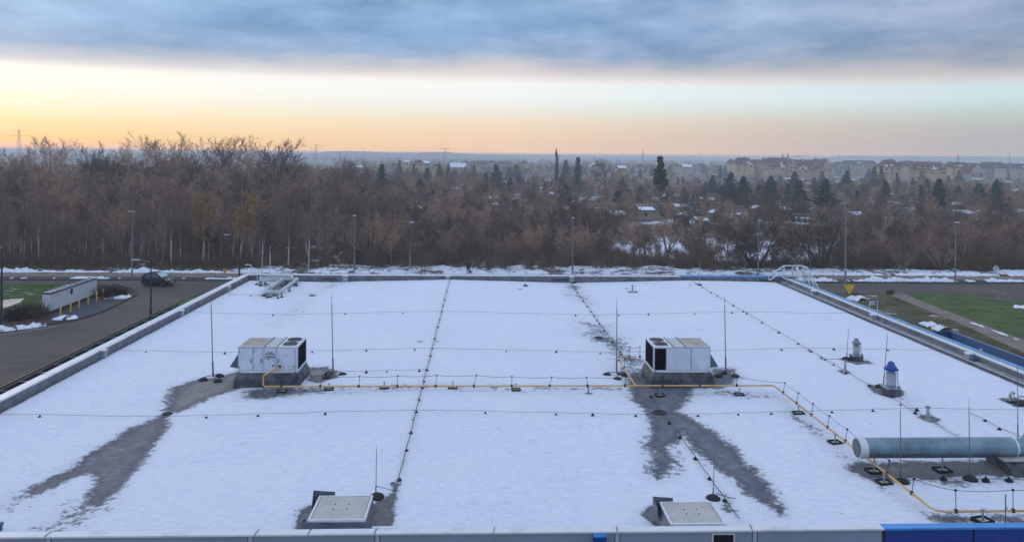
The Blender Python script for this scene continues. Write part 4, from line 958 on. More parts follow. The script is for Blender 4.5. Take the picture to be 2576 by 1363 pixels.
sheet('road', [(-150, 87.4), (160, 84.0), (160, 91.9), (-150, 92.2)], .012, M_asph)
sheet('car_park', [(-150, 12), (-16.3, 12), (-16.3, 87.41), (-150, 87.41)], .004, M_asph)
sheet('side_road', [G(2488, 742), G(2700, 738), G(2900, 800), G(2640, 780), G(2560, 765)], .016, M_asph)
sheet('verge', [(-150, 92.2), (160, 91.9), (160, 94.9), (-150, 94.9)], .008, mat('verge_soil', (.035, .036, .032), .9, var=.5, vscale=1.5))
sheet('pavement', [(-150, 94.9), (160, 94.9), (160, 97.9), (-150, 97.9)], .012, M_path)
gmk = MB(); gmk.bb(-150, 160, 92.02, 92.32, 0, .12); tag(gmk.build('kerb', M_kerb, None), kind='structure')
# road edge towards the lawns
gmk = MB(); gmk.bb(39, 160, 84.35, 84.52, 0, .06); tag(gmk.build('kerb', M_kerbl, None), kind='structure')

# grass
def grass_mat(name, c1, c2, c3, snow, sc_=.5):
    m, t, b, O_ = node_mat(name); n = noise(t, sc_, 8, .7, O_); c = ramp(t, n, [(.3, c1), (.5, c2), (.72, c3)])
    s1 = noise(t, .9, 7, .72, O_, .55, 1.5); s2 = noise(t, .13, 3, .5, O_)
    mk = mth(t, 'MULTIPLY_ADD', mth(t, 'SUBTRACT', mth(t, 'ADD', mth(t, 'MULTIPLY', s1, .8), mth(t, 'MULTIPLY', s2, .5)), snow), 18, 0, clamp=True)
    t.links.new(mixc(t, mk, c, (.70, .74, .82, 1)), b.inputs['Base Color']); b.inputs['Roughness'].default_value = .95; b.inputs['Specular IOR Level'].default_value = .1
    bp = t.nodes.new('ShaderNodeBump'); bp.inputs['Strength'].default_value = .8; bp.inputs['Distance'].default_value = .08; t.links.new(noise(t, 6, 6, .7, O_), bp.inputs['Height']); t.links.new(bp.outputs[0], b.inputs['Normal']); return m
M_lawn = grass_mat('lawn_green', (.040, .066, .022), (.082, .120, .040), (.14, .165, .065), .90)
M_lawn_s = grass_mat('lawn_snowy', (.020, .045, .014), (.050, .085, .018), (.085, .11, .025), .745)
M_rough = grass_mat('rough_grass', (.022, .026, .018), (.085, .080, .036), (.17, .145, .075), .735, .4)
M_isl = grass_mat('island_soil', (.030, .022, .020), (.075, .05, .042), (.12, .085, .07), .88, .6)
def lawn(name, pts, m, z=.03): return sheet(name, [G(*p) for p in pts], z, m)
lawn('lawn', [(-60, 714), (244, 716), (262, 718), (244, 760), (106, 790), (70, 778), (-60, 782)], M_lawn_s)
lawn('verge', [(-60, 781), (70, 777), (108, 789), (108, 800), (160, 808), (60, 826), (0, 833), (-60, 838)], M_isl, .034)
lawn('lawn', [(-60, 782), (60, 778), (103, 752), (112, 762), (60, 792), (30, 806), (-60, 815)], M_lawn, .038)
lawn('puddle', [(-60, 762), (0, 757), (30, 753), (62, 751), (50, 762), (25, 771), (0, 778), (-60, 786)], mat('icy_patch', (.50, .44, .36), .5, var=.3, vscale=1.5), .042)
lawn('verge', [(244, 716), (285, 717), (322, 726), (343, 738), (330, 750), (300, 752), (244, 752)], M_isl, .034)
# paved bay in front of the lockers, with its kerb
bay = [(112, 796), (126, 793), (243, 748), (246, 747), (300, 753), (322, 752), (300, 762), (262, 780), (225, 793), (190, 803), (150, 810)]
lawn('paving', bay, M_asph2, .05)
kp = [P(*q, 0) for q in [(0, 833), (60, 826), (110, 819), (150, 812.5), (190, 806), (225, 797), (262, 783), (300, 765), (325, 752), (340, 744), (344, 738), (338, 731), (322, 725), (285, 716.5)]]
def strip(name, pts, w, h, m, z=0):
    mb = MB(); n = len(pts)
    for a, b_ in zip(pts[:-1], pts[1:]):
        d = b_ - a; mb.box((a.x + b_.x) / 2, (a.y + b_.y) / 2, z + h / 2, d.length + w * .3, w, h, math.atan2(d.y, d.x))
    return tag(mb.build(name, m, None), kind='structure')
strip('kerb', kp, .22, .13, M_kerb)
lawn('lawn', [(438, 766), (455, 757), (500, 741), (530, 737), (560, 737), (470, 790)], M_lawn, .03)
strip('kerb', [P(*q, 0) for q in [(436, 768), (452, 757), (500, 740), (532, 736)]], .15, .10, M_kerbl)
# lawns at the right with a bare path between
lawn('lawn', [(2120, 742), (2228, 737.5), (2700, 920), (2700, 1120), (2300, 900), (2100, 780)], M_rough, .03)
lawn('lawn', [(2268, 738), (2330, 738), (2420, 741), (2490, 748), (2560, 760), (2700, 790), (2800, 960), (2576, 858), (2400, 790)], M_lawn, .03)
lawn('path', [(2225, 737.5), (2268, 738), (2400, 790), (2576, 856), (2760, 930), (2700, 945), (2540, 872), (2400, 808)], M_path, .045)
# faint white road lines
M_line = mat('line_white', (.42, .42, .42), .7, var=.4, vscale=3)
for q in ([(-20, 832.5), (96, 826.5)], [(52, 836), (-20, 846)], [(40, 838), (150, 819)]):
    a, b_ = P(*q[0], 0), P(*q[1], 0); d = b_ - a
    MB().box((a.x + b_.x) / 2, (a.y + b_.y) / 2, .018, d.length, .08, .006, math.atan2(d.y, d.x)).build('road_line', M_line, None)['kind'] = 'structure'

# snow ridges along the verges: lumpy strips
def snow_ridge(name, pts, w, h, label, seed, gap=.25, step=.22, z=.0):
    r = random.Random(seed); mb = MB()
    for a, b_ in zip(pts[:-1], pts[1:]):
        a, b_ = Vector(a), Vector(b_); d = b_ - a; n = max(2, int(d.length / step)); nrm = Vector((-d.y, d.x)).normalized(); run = 0
        prev = None
        for i in range(n + 1):
            u = i / n; c_ = a + d * u
            k = (math.sin(u * d.length * .35 + seed) + math.sin(u * d.length * .83 + seed * 2) + math.sin(u * d.length * 2.1) * .6) / 2.6
            amp = max(0.0, k + 1 - gap * 2) * .9 + r.uniform(-.15, .25)
            if amp < .15: prev = None; continue
            ww = w * (.55 + .5 * min(amp, 1.3)) * r.uniform(.8, 1.2); hh = h * min(amp, 1.5) * r.uniform(.5, 1.3)
            o = r.uniform(-.15, .15) * w; ring = []
            for s_, zz in ((-.5, 0), (-.36, .5), (-.12, .95), (.14, 1.0), (.36, .6), (.5, 0)):
                p = c_ + nrm * (s_ * ww + o); ring.append((p.x, p.y, z + .02 + hh * zz * r.uniform(.7, 1.2)))
            if prev:
                k0 = len(mb.v); mb.add(prev + ring, [(j, j + 1, 7 + j, 6 + j) for j in range(5)])
            prev = ring
    o = mb.build(name, M_snow, None, smooth=True); tag(o, label, 'snow', None, 'stuff'); return o
snow_ridge('snow_ridge', [(-90, 98.6), (-30, 98.6), (-10, 98.8)], 1.1, .32, 'ridge of shovelled snow on the far side of the pavement', 3, .12)
snow_ridge('snow_ridge', [(-90, 93.7), (-26, 93.7)], 1.0, .30, 'broken ridge of snow between the road and the pavement, left', 11, .50)
snow_ridge('snow_ridge', [(36, 98.9), (120, 98.9)], 1.6, .30, 'ridge of shovelled snow on the far side of the pavement, right', 5, .08)
snow_ridge('snow_ridge', [(36, 93.9), (120, 93.9)], 1.3, .38, 'ridge of snow between the road and the pavement, right', 8, .15)
snow_ridge('snow_ridge', [G(*q) for q in [(-20, 833), (40, 828), (115, 818)]], 1.1, .30, 'ridge of snow by the kerb below the left lamp', 4, .0)
snow_ridge('snow_ridge', [G(*q) for q in [(142, 802), (165, 804), (192, 800)]], 1.0, .22, 'small snow heap before the white lockers', 6, .05)
snow_ridge('snow_ridge', [G(*q) for q in [(244, 751), (285, 751), (330, 749)]], .9, .25, 'snow heap at the right end of the locker bay', 9, .0)
snow_ridge('snow_ridge', [G(*q) for q in [(2140, 752), (2170, 757)]], 1.6, .45, 'snow heap under the yellow sign at the right', 2, .0)
snow_ridge('snow_ridge', [G(*q) for q in [(2325, 814), (2350, 824), (2378, 834)]], 1.1, .40, 'snow heap beside the blue canopy', 12, .0)
snow_ridge('snow_ridge', [G(*q) for q in [(2440, 812), (2500, 832), (2560, 856)]], .45, .10, 'thin line of snow along the brown path', 13, .48)
snow_ridge('snow_ridge', [G(*q) for q in [(2552, 771), (2640, 782)]], 1.4, .12, 'snow patch at the edge of the green lawn', 14, .0)
# broken snow field between the pavement and the wood
def wild_attr(): pass
wm, t, b, O_ = node_mat('broken_snow')
f1_ = noise(t, .9, 7, .72, O_, .8, 1.2); f2_ = noise(t, .16, 4, .55, O_)
mk = mth(t, 'MULTIPLY_ADD', mth(t, 'SUBTRACT', mth(t, 'ADD', mth(t, 'MULTIPLY', f1_, .7), mth(t, 'MULTIPLY', f2_, .5)), .585), 12, .5, clamp=True)
br = ramp(t, noise(t, 2.5, 6, .7, O_), [(.3, (.03, .022, .018)), (.7, (.12, .085, .06))])
t.links.new(mixc(t, mk, br, (.74, .78, .88, 1)), b.inputs['Base Color']); b.inputs['Roughness'].default_value = .85
bp = t.nodes.new('ShaderNodeBump'); bp.inputs['Strength'].default_value = 1.0; bp.inputs['Distance'].default_value = .3; t.links.new(f1_, bp.inputs['Height']); t.links.new(bp.outputs[0], b.inputs['Normal'])
def field(name, x0, x1, y0, y1, seed):
    nx, ny = int((x1 - x0) / .45), max(3, int((y1 - y0) / .45)); g = np.random.default_rng(seed); mb = MB(); vs = []
    for j in range(ny + 1):
        for i in range(nx + 1):
            X = x0 + (x1 - x0) * i / nx; Y = y0 + (y1 - y0) * j / ny; e = min(1, min(i, nx - i, j, ny - j) / 1.5)
            z = .02 + e * (.10 + .12 * math.sin(X * .9 + math.sin(Y)) * math.sin(Y * 1.3 + X * .2) + .16 * g.random()); vs.append((X, Y, max(.015, z)))
    fs = [(j * (nx + 1) + i, j * (nx + 1) + i + 1, (j + 1) * (nx + 1) + i + 1, (j + 1) * (nx + 1) + i) for j in range(ny) for i in range(nx)]
    mb.add(vs, fs); o = mb.build(name, wm, None, smooth=True); tag(o, kind='structure')
field('snowy_verge', -32, 40, 98.0, 105.5, 1)
field('snowy_verge', 40, 120, 99.6, 103.5, 2)

# ================================================================== car
car = empty('parked_car', (0, 0, 0), 'dark blue small hatchback driving on the road at the left', 'car')
M_car = mat('car_paint', (.006, .012, .028), .22, .3); M_glass = mat('car_glass', (.02, .04, .055), .08, spec=.8); M_wind = mat('windscreen', (.35, .48, .48), .10, spec=.8)
def car_body():
    # side outline (x forward), lofted across with tumblehome
    top = [(-1.70, .55), (-1.72, .80), (-1.66, 1.00), (-1.52, 1.22), (-1.30, 1.42), (-.9, 1.49), (-.2, 1.50), (.15, 1.45), (.78, 1.06), (1.02, .96), (1.45, .86), (1.66, .72), (1.73, .55), (1.72, .30)]
    bot = [(-1.68, .30), (-1.60, .24), (-1.38, .22), (-1.31, .42), (-1.08, .56), (-.85, .42), (-.78, .20), (.72, .20), (.79, .42), (1.02, .56), (1.25, .42), (1.32, .22), (1.60, .22), (1.70, .26)]
    n = len(top); mb = MB(); vs = []
    for s_, k in ((-1, .0), (-1, 1), (1, 1), (1, 0)): pass
    secs = []
    for (tx, tz), (bx, bz) in zip(top, bot):
        half = .80; wb = half - .02
        def wd(z): return .80 if z < .95 else .80 - (z - .95) * .36
        endk = 1 - .16 * max(0, abs(tx) - 1.3) / .43
        ring = []
        for s_ in (-1, 1):
            zs = [bz, bz + (min(tz, .7) - bz) * .6, min(tz, .92), tz]
            for z in (zs if s_ == -1 else zs[::-1]):
                x = bx + (tx - bx) * ((z - bz) / max(1e-6, tz - bz)) if tz > bz else tx
                w = wd(z) * endk * (.96 if z <= bz + 1e-6 else 1)
                if z == tz: w -= .06
                ring.append((x, s_ * w, z))
        secs.append(ring)
    m = len(secs[0]); vs = sum(secs, []); fs = []
    for i in range(n - 1):
        for j in range(m): fs.append((i * m + j, i * m + (j + 1) % m, (i + 1) * m + (j + 1) % m, (i + 1) * m + j))
    fs += [tuple(range(m - 1, -1, -1)), tuple(range((n - 1) * m, n * m))]
    mb.add(vs, fs); return mb
body = car_body().build('body', M_car, car, smooth=True)
for s_ in (-1, 1):
    def yw(z): return s_ * (.80 - max(0, z - .95) * .36 + .006)
    for poly in ([(-1.12, 1.0), (-1.02, 1.38), (-.62, 1.41), (-.58, 1.0)], [(-.52, 1.0), (-.56, 1.41), (.02, 1.40), (.10, 1.0)], [(.16, 1.0), (.10, 1.38), (.22, 1.34), (.66, 1.0)]):
        MB().prism([(x, yw(z), z) for x, z in poly], (0, s_ * .006, 0)).build('side_window', M_glass, car)
    MB().box(.55, s_ * .90, 1.03, .12, .16, .11).build('mirror', M_car, car, bevel=.02)
    hl = MB().prism([(1.42, s_ * .40, .86), (1.28, s_ * .735, .82), (1.52, s_ * .735, .68), (1.66, s_ * .45, .70)], (.02, 0, .025)).build('headlight', mat('headlight', (.75, .68, .5), .2), car)
    MB().box(1.715, s_ * .52, .40, .03, .12, .07).build('fog_lamp', mat('headlight', (1, 1, 1)), car)
    MB().box(-1.60, s_ * .70, .98, .12, .12, .26).build('tail_light', mat('tail_red', (.25, .01, .01), .3), car)
    for x in (-1.08, 1.02):
        w = MB().cyl((x, s_ * .60, .29), (x, s_ * .80, .29), .29, n=20).build('wheel', M_dark, car)
        MB().cyl((x, s_ * .801, .29), (x, s_ * .812, .29), .18, n=12).build('rim', mat('rim_dark', (.05, .055, .06), .4, .6), w)
MB().prism([(.20, -.60, 1.455), (.20, .60, 1.455), (.80, .66, 1.06), (.80, -.66, 1.06)], (.012, 0, .018)).build('windscreen', M_wind, car)
MB().prism([(-1.34, -.56, 1.42), (-1.34, .56, 1.42), (-1.63, .62, 1.06), (-1.63, -.62, 1.06)], (-.02, 0, .01)).build('rear_window', M_glass, car)
MB().box(1.735, 0, .50, .012, .50, .11).build('number_plate', M_white, car); MB().box(1.70, 0, .66, .04, .7, .06).build('grille', M_seam, car)
cp = P(399, 718.5, 0); car.location = (cp.x, cp.y, .016); car.rotation_euler.z = R(-13); car.name = 'small_car'

# ================================================================== parcel lockers and bollards
zl = 0.0
LA, LB = P(126, 792, zl), P(243, 747, zl)        # foot of the front face
d = (LB - LA); Ll = d.length; u = d.normalized(); nrm = Vector((-u.y, u.x, 0))   # nrm points away (behind)
Hl = Q(126, 741.5, LA.y).z; dep = .62
# the end face seen at the left
lk = empty('parcel_lockers', LA, 'long white bank of parcel lockers with a black ribbed top beside the lawn', 'parcel lockers')
a0 = LA; 
def LP(s_, t_, z): v = a0 + u * s_ + nrm * t_; return (v.x, v.y, z)
depthL = (P(107, 790, 0) - LA).length
depthL = .70
mb = MB(); mb.add([LP(0, 0, .35), LP(Ll, 0, .35), LP(Ll, depthL, .35), LP(0, depthL, .35), LP(0, 0, Hl), LP(Ll, 0, Hl), LP(Ll, depthL, Hl + .06), LP(0, depthL, Hl + .06)], [(0, 3, 2, 1), (4, 5, 6, 7), (0, 1, 5, 4), (1, 2, 6, 5), (2, 3, 7, 6), (3, 0, 4, 7)])
M_lock = mat('locker_white', (.66, .69, .76), .45, var=.06)
mb.build('cabinet', M_lock, lk)
mb = MB(); mb.add([LP(.05, .04, 0), LP(Ll - .05, .04, 0), LP(Ll - .05, depthL - .05, 0), LP(.05, depthL - .05, 0), LP(.05, .04, .349), LP(Ll - .05, .04, .349), LP(Ll - .05, depthL - .05, .349), LP(.05, depthL - .05, .349)], [(0, 3, 2, 1), (4, 5, 6, 7), (0, 1, 5, 4), (1, 2, 6, 5), (2, 3, 7, 6), (3, 0, 4, 7)])
mb.build('plinth', mat('plinth_navy', (.012, .015, .035), .7), lk)
g1 = MB(); cols, rows = 15, 12
M_lg = mat('locker_gap', (.30, .33, .40), .7)
for j in range(1, rows):
    z = .35 + (Hl - .35) * j / rows; g1.add([LP(.08, -.006, z - .010), LP(Ll - .08, -.006, z - .010), LP(Ll - .08, -.006, z + .010), LP(.08, -.006, z + .010)], [(0, 1, 2, 3)])
for i in range(1, cols):
    s_ = Ll * i / cols; g1.add([LP(s_ - .012, -.007, .40), LP(s_ + .012, -.007, .40), LP(s_ + .012, -.007, Hl - .1), LP(s_ - .012, -.007, Hl - .1)], [(0, 1, 2, 3)])
g1.build('locker_doors', M_lg, lk)
s0 = Ll * .405
mb = MB(); mb.add([LP(s0, -.02, 1.25), LP(s0 + .42, -.02, 1.25), LP(s0 + .42, -.02, 1.75), LP(s0, -.02, 1.75)], [(0, 1, 2, 3)]); mb.build('screen', mat('screen_dark', (.02, .04, .05), .2), lk)
for s_, z, w, h, c in ((.12, Hl - .5, .10, .35, (.35, .22, .30)), (.75, Hl - .32, .20, .12, (.80, .25, .28)), (1.25, Hl - .35, .35, .16, (.80, .25, .28)), (.1, .45, .35, .2, (.25, .50, .80))):
    mb = MB(); mb.add([LP(s_, -.012, z), LP(s_ + w, -.012, z), LP(s_ + w, -.012, z + h), LP(s_, -.012, z + h)], [(0, 1, 2, 3)]); mb.build('decal', mat('decal%d' % int(c[0] * 100 + z * 10), c, .6), lk)
mb = MB(); mb.add([LP(-.04, -.05, Hl + .03), LP(Ll + .04, -.05, Hl + .03), LP(Ll + .04, depthL + .05, Hl + .10), LP(-.04, depthL + .05, Hl + .10), LP(-.04, -.05, Hl + .12), LP(Ll + .04, -.05, Hl + .12), LP(Ll + .04, depthL + .05, Hl + .17), LP(-.04, depthL + .05, Hl + .17)], [(0, 3, 2, 1), (4, 5, 6, 7), (0, 1, 5, 4), (1, 2, 6, 5), (2, 3, 7, 6), (3, 0, 4, 7)])
mb.build('top', mat('top_black', (.012, .014, .025), .6), lk)
for i in range(14):
    s_ = Ll * (i + .35) / 14; w = .16 if i < 7 else .07; t1 = depthL * (1.0 if i < 7 else .6)
    mb = MB(); mb.add([LP(s_, .02, Hl + .14), LP(s_ + w, .02, Hl + .14), LP(s_ + w, t1, Hl + .19), LP(s_, t1, Hl + .19), LP(s_, .02, Hl + .17), LP(s_ + w, .02, Hl + .17), LP(s_ + w, t1, Hl + .22), LP(s_, t1, Hl + .22)], [(0, 3, 2, 1), (4, 5, 6, 7), (0, 1, 5, 4), (1, 2, 6, 5), (2, 3, 7, 6), (3, 0, 4, 7)])
    mb.build('top_slat', M_snow, lk)
bo = empty('bollard', (0, 0, 0), 'x', 'bollard', 'yellow bollards before the lockers')
bd = MB().cyl((0, 0, 0), (0, 0, .62), .075, n=12).build('post', mat('bollard_yellow', (.72, .42, .02), .45, var=.2, vscale=8), bo)
MB().lathe(0, 0, .62, [(.075, 0), (.075, .34), (.05, .38), (.001, .39)], 12).build('sleeve', mat('bollard_top', (.62, .48, .22), .5, var=.4, vscale=12), bo, smooth=True)
bpp = parts_of(bo); first = True
for lab, x, y in (('yellow bollard nearest the camera end of the white lockers', 152, 794), ('second yellow bollard along the lockers from the near end', 177.5, 784), ('middle one of the five yellow bollards by the lockers', 199, 775.5), ('fourth yellow bollard along the lockers', 221.5, 766), ('farthest yellow bollard at the right end of the lockers', 243, 757.5), ('yellow bollard past the lockers among the bushes', 259.5, 752)):
    p = P(x, y, .04); 
    if first: bo.location = p; bo['label'] = lab; first = False
    else: copy_thing(bo, bpp, p, 0, 1, lab)

# ================================================================== lamps
M_pole = mat('pole_zinc', (.22, .26, .31), .5, .4, var=.15); M_poled = mat('pole_dark', (.025, .04, .055), .5, .3); M_head = mat('lamp_head', (.60, .62, .66), .5)
def lamp(x, y, ytop, label, arm=0.0, dark=False, style='top', r=.085):
    b_ = P(x, y, 0); H = Q(x, ytop, b_.y).z; e = empty('street_lamp', b_, label, 'street lamp', 'street lamps'); m = M_poled if dark else M_pole
    k = MB(); k.cyl((b_.x, b_.y, 0), (b_.x, b_.y, 1.0), r * 1.35, r * 1.25, n=10); k.cyl((b_.x, b_.y, 1.0), (b_.x, b_.y, H), r, r * .55, n=10); k.build('pole', m, e)
    if arm:
        MB().tube([(b_.x, b_.y, H - .12), (b_.x - arm * .55, b_.y, H + .04), (b_.x - arm, b_.y, H + .10)], .03, 6).build('arm', M_pole, e)
        MB().box(b_.x - arm, b_.y, H + .12, .75, .22, .08).build('lamp_head', M_head, e, bevel=.02)
    elif style == 'end': MB().box(b_.x, b_.y - .25, H + .05, .30, .75, .10).build('lamp_head', M_head, e, bevel=.03)
    elif style == 'side': MB().box(b_.x - .12, b_.y, H + .04, .75, .26, .09).build('lamp_head', M_head, e, bevel=.03)
    else:
        for s_ in (-.36, .12): MB().box(b_.x + s_, b_.y, H + .06, .14, .2, .12).build('lamp_head', M_seam, e)
        MB().bb(b_.x - .4, b_.x + .1, b_.y - .02, b_.y + .02, H - .02, H + .01).build('bracket', m, e)
        MB().cyl((b_.x, b_.y, 2.85), (b_.x, b_.y, 2.98), r * 1.3, n=10).build('band', M_white, e)
lamp(332, 699, 533, 'tall grey street lamp on the pavement left of the car', style='side')
lamp(379, 806, 657, 'dark street lamp standing right behind the left roof edge, arm to the left', arm=1.35, dark=True, r=.09)
lamp(602, 699, 593, 'dark street lamp with an arm near the far left roof corner', arm=1.55, dark=True)
lamp(3, 824, 625, 'dark street lamp cut off by the left edge of the picture', arm=.5, dark=True, r=.11)
lamp(891, 686, 543, 'grey street lamp behind the white steel frames, seen end on', style='end')
lamp(1440, 690, 549, 'grey street lamp behind the middle of the far parapet', style='end')
lamp(1907, 693, 556, 'grey street lamp in front of the big willow left of the crossover stair', style='end')
lamp(2126, 745, 520, 'tallest lamp pole with two small dark heads at the right', style='twin', r=.11)
lamp(2403, 712, 560, 'grey street lamp at the right near the reed clump', style='end')

# ================================================================== signs
M_signy = mat('sign_yellow', (.75, .47, .02), .5); M_signw = mat('sign_white', (.62, .65, .68), .5)
def yield_sign(x, y, ytop, w, label, orange=False):
    b_ = P(x, y, 0); zt = Q(x, ytop, b_.y).z; e = empty('yield_sign', b_, label, 'road sign'); ww = w / F_ * b_.y
    MB().cyl((b_.x, b_.y, 0), (b_.x, b_.y, zt - .1), .03, n=8).build('post', M_pole, e)
    h = ww * .84; m = mat('sign_orange', (.80, .33, .02), .5) if orange else M_signy
    MB().prism([(b_.x - ww / 2, b_.y - .04, zt), (b_.x + ww / 2, b_.y - .04, zt), (b_.x + ww * .05, b_.y - .04, zt - h), (b_.x - ww * .05, b_.y - .04, zt - h)], (0, .006, 0)).build('plate', m, e, bevel=.004)
    MB().prism([(b_.x - ww / 2 - .03, b_.y - .032, zt + .02), (b_.x + ww / 2 + .03, b_.y - .032, zt + .02), (b_.x + ww * .06, b_.y - .032, zt - h - .03), (b_.x - ww * .06, b_.y - .032, zt - h - .03)], (0, .006, 0)).build('border', M_signy if not orange else M_signw, e)
yield_sign(566.5, 724, 677, 13, 'orange triangular yield sign near the far left roof corner', True)
yield_sign(2136, 752, 716, 28, 'yellow upside-down triangle sign at the foot of the tallest lamp pole')
b_ = P(2505, 704, 0); e = empty('diamond_sign', b_, 'white diamond road sign on a thin post at the far right', 'road sign'); zt = Q(2505, 675, b_.y).z
MB().cyl((b_.x, b_.y, 0), (b_.x, b_.y, zt), .03, n=8).build('post', M_pole, e); k = .45
dp = MB().prism([(b_.x - k, b_.y - .04, zt), (b_.x, b_.y - .04, zt + k), (b_.x + k, b_.y - .04, zt), (b_.x, b_.y - .04, zt - k)], (0, .006, 0)).build('plate', M_signw, e)
MB().bb(b_.x - .045, b_.x + .045, b_.y - .046, b_.y - .042, zt - .24, zt + .10).build('stroke', M_seam, dp); MB().prism([(b_.x - .12, b_.y - .046, zt + .08), (b_.x + .12, b_.y - .046, zt + .08), (b_.x, b_.y - .046, zt + .27)], (0, .003, 0)).build('arrow_tip', M_seam, dp)
l_, r_ = P(2187, 783, 0), P(2212, 785, 0); zt = Q(2187, 756, l_.y).z; e = empty('info_board', l_, 'white board with a blue square on two posts beside the blue roof edge', 'sign')
for q in (l_, r_): MB().cyl((q.x, l_.y, 0), (q.x, l_.y, zt), .04, n=8).build('post', M_white, e)
bdp = MB().bb(l_.x + .03, r_.x - .03, l_.y - .04, l_.y - .01, zt - .42, zt - .05).build('board', M_signw, e); wd = r_.x - l_.x
MB().bb(l_.x + wd * .60, r_.x - .05, l_.y - .048, l_.y - .041, zt - .40, zt - .07).build('blue_square', mat('sign_blue', (.02, .16, .48), .5), bdp)
MB().bb(l_.x + .07, l_.x + wd * .55, l_.y - .046, l_.y - .041, zt - .27, zt - .19).build('text_bar', mat('sign_mint', (.35, .55, .55), .5), bdp)
MB().bb(l_.x + wd * .77, l_.x + wd * .82, l_.y - .052, l_.y - .049, zt - .34, zt - .14).build('mark', M_signw, bdp)

# ================================================================== the person at the far parapet
pp = P(1177.5, 688, 0); Hh = 1.62
def skin_body(name, joints, edges, m, parent, root=0, sub=2):
    me = bpy.data.meshes.new(name); me.from_pydata([j[0] for j in joints], edges, []); me.materials.append(m)
    o = bpy.data.objects.new(name, me); C.objects.link(o); o.parent = parent
    md = o.modifiers.new('skin', 'SKIN'); me.skin_vertices.new() if not me.skin_vertices else None
    sv = o.data.skin_vertices[0].data
    for i, j in enumerate(joints): sv[i].radius = (j[1], j[1] * (j[2] if len(j) > 2 else 1)); sv[i].use_root = (i == root)
    md.use_smooth_shade = True; s_ = o.modifiers.new('sub', 'SUBSURF'); s_.levels = s_.render_levels = sub; return o
pe_ = empty('person', pp, 'person in dark navy winter clothes bent over in the snow beyond the far parapet', 'person')
J = [((0, 0, .92), .15, .8), ((0, -.02, 1.12), .16, .75), ((0, -.06, 1.30), .185, .65), ((0, -.12, 1.42), .07), ((0, -.17, 1.50), .085), ((0, -.19, 1.60), .095), ((0, -.18, 1.68), .06),
     ((.17, -.06, 1.33), .065), ((.26, -.10, 1.08), .052), ((.27, -.22, .86), .042), ((-.17, -.06, 1.33), .065), ((-.25, -.12, 1.08), .052), ((-.20, -.28, .90), .042),
     ((.10, 0, .84), .105), ((.12, -.02, .48), .075), ((.12, .02, .10), .055), ((.12, -.12, .05), .045), ((-.10, 0, .84), .105), ((-.11, -.04, .48), .075), ((-.13, 0, .10), .055), ((-.13, -.14, .05), .045),
     ((.275, -.25, .79), .04), ((-.19, -.32, .84), .04)]
E_ = [(0, 1), (1, 2), (2, 3), (3, 4), (4, 5), (5, 6), (2, 7), (7, 8), (8, 9), (2, 10), (10, 11), (11, 12), (0, 13), (13, 14), (14, 15), (15, 16), (0, 17), (17, 18), (18, 19), (19, 20), (9, 21), (12, 22)]
M_navy = mat('navy_cloth', (.012, .018, .035), .85)
skin_body('body', J, E_, M_navy, pe_)
MB().lathe(pp.x, pp.y - .185, 1.60, [(.105, -.02), (.115, .03), (.10, .09), (.05, .125), (.001, .13)], 14).build('hat', mat('hat_dark', (.01, .01, .015), .9), pe_, smooth=True)
MB().lathe(pp.x, pp.y - .235, 1.565, [(.001, -.07), (.05, -.05), (.068, 0), (.06, .05), (.001, .07)], 12).build('face', mat('skin', (.45, .28, .2), .6), pe_, smooth=True)
bgp = tag(MB().lathe(pp.x + .33, pp.y - .22, .35, [(.02, 0), (.11, .04), (.12, .25), (.07, .38), (.02, .42)], 10).build('carrier_bag', M_white, None, smooth=True), 'white carrier bag hanging from the hand of the person', 'bag')
# the stick and small trolley next to the person
q = P(1189.5, 688, 0); MBp = MB().cyl((q.x, q.y, 0), (q.x, q.y, Q(1189.5, 652, q.y).z), .022, n=8).build('boundary_stake', mat('stake_pale', (.40, .30, .26), .8), None); tag(MBp, 'slim pale stake in the snow right of the person', 'stake')
q = P(1183.5, 688, 0); e = empty('rucksack', q, 'dark rucksack standing in the snow between the person and the stake', 'rucksack')
MB().lathe(q.x, q.y, 0.1, [(.12, 0), (.17, .05), (.18, .3), (.14, .5), (.05, .58)], 12).build('sack', mat('sack_dark', (.015, .02, .03), .9), e, smooth=True); MB().bb(q.x - .1, q.x + .1, q.y - .2, q.y - .15, .2, .42).build('pocket', M_dark, e)

# ================================================================== trees
def veg_mat(name, c1, c2, rough=.9, c3=None):
    m = bpy.data.materials.new(name); m.use_nodes = True; t = m.node_tree; b = t.nodes['Principled BSDF']
    oi = t.nodes.new('ShaderNodeObjectInfo'); gpn = t.nodes.new('ShaderNodeNewGeometry')
    n = t.nodes.new('ShaderNodeTexNoise'); n.inputs['Scale'].default_value = .45; n.inputs['Detail'].default_value = 3; t.links.new(gpn.outputs['Position'], n.inputs['Vector'])
    f = mth(t, 'ADD', mth(t, 'MULTIPLY', oi.outputs['Random'], .75), mth(t, 'MULTIPLY', n.outputs[0], .25))
    t.links.new(ramp(t, f, [(.15, (*c1, 1)), (.5, (*(c3 or tuple((a + b2) / 2 for a, b2 in zip(c1, c2))), 1)), (.85, (*c2, 1))]), b.inputs['Base Color'])
    b.inputs['Roughness'].default_value = rough; b.inputs['Specular IOR Level'].default_value = .15; return m
V_twig = veg_mat('twig_brown', (.085, .056, .044), (.43, .285, .19), c3=(.225, .148, .118))
V_bark = veg_mat('bark_grey', (.06, .047, .038), (.36, .29, .22))
V_wbark = veg_mat('willow_bark', (.030, .024, .018), (.05, .04, .03)); V_wtwig = veg_mat('willow_twig', (.085, .062, .040), (.13, .095, .06))
V_birch = veg_mat('birch_bark', (.22, .20, .185), (.60, .55, .50))
V_btwig = veg_mat('birch_twig', (.17, .105, .10), (.29, .19, .16))
V_leaf = veg_mat('leaf_orange', (.34, .20, .06), (.60, .37, .12))
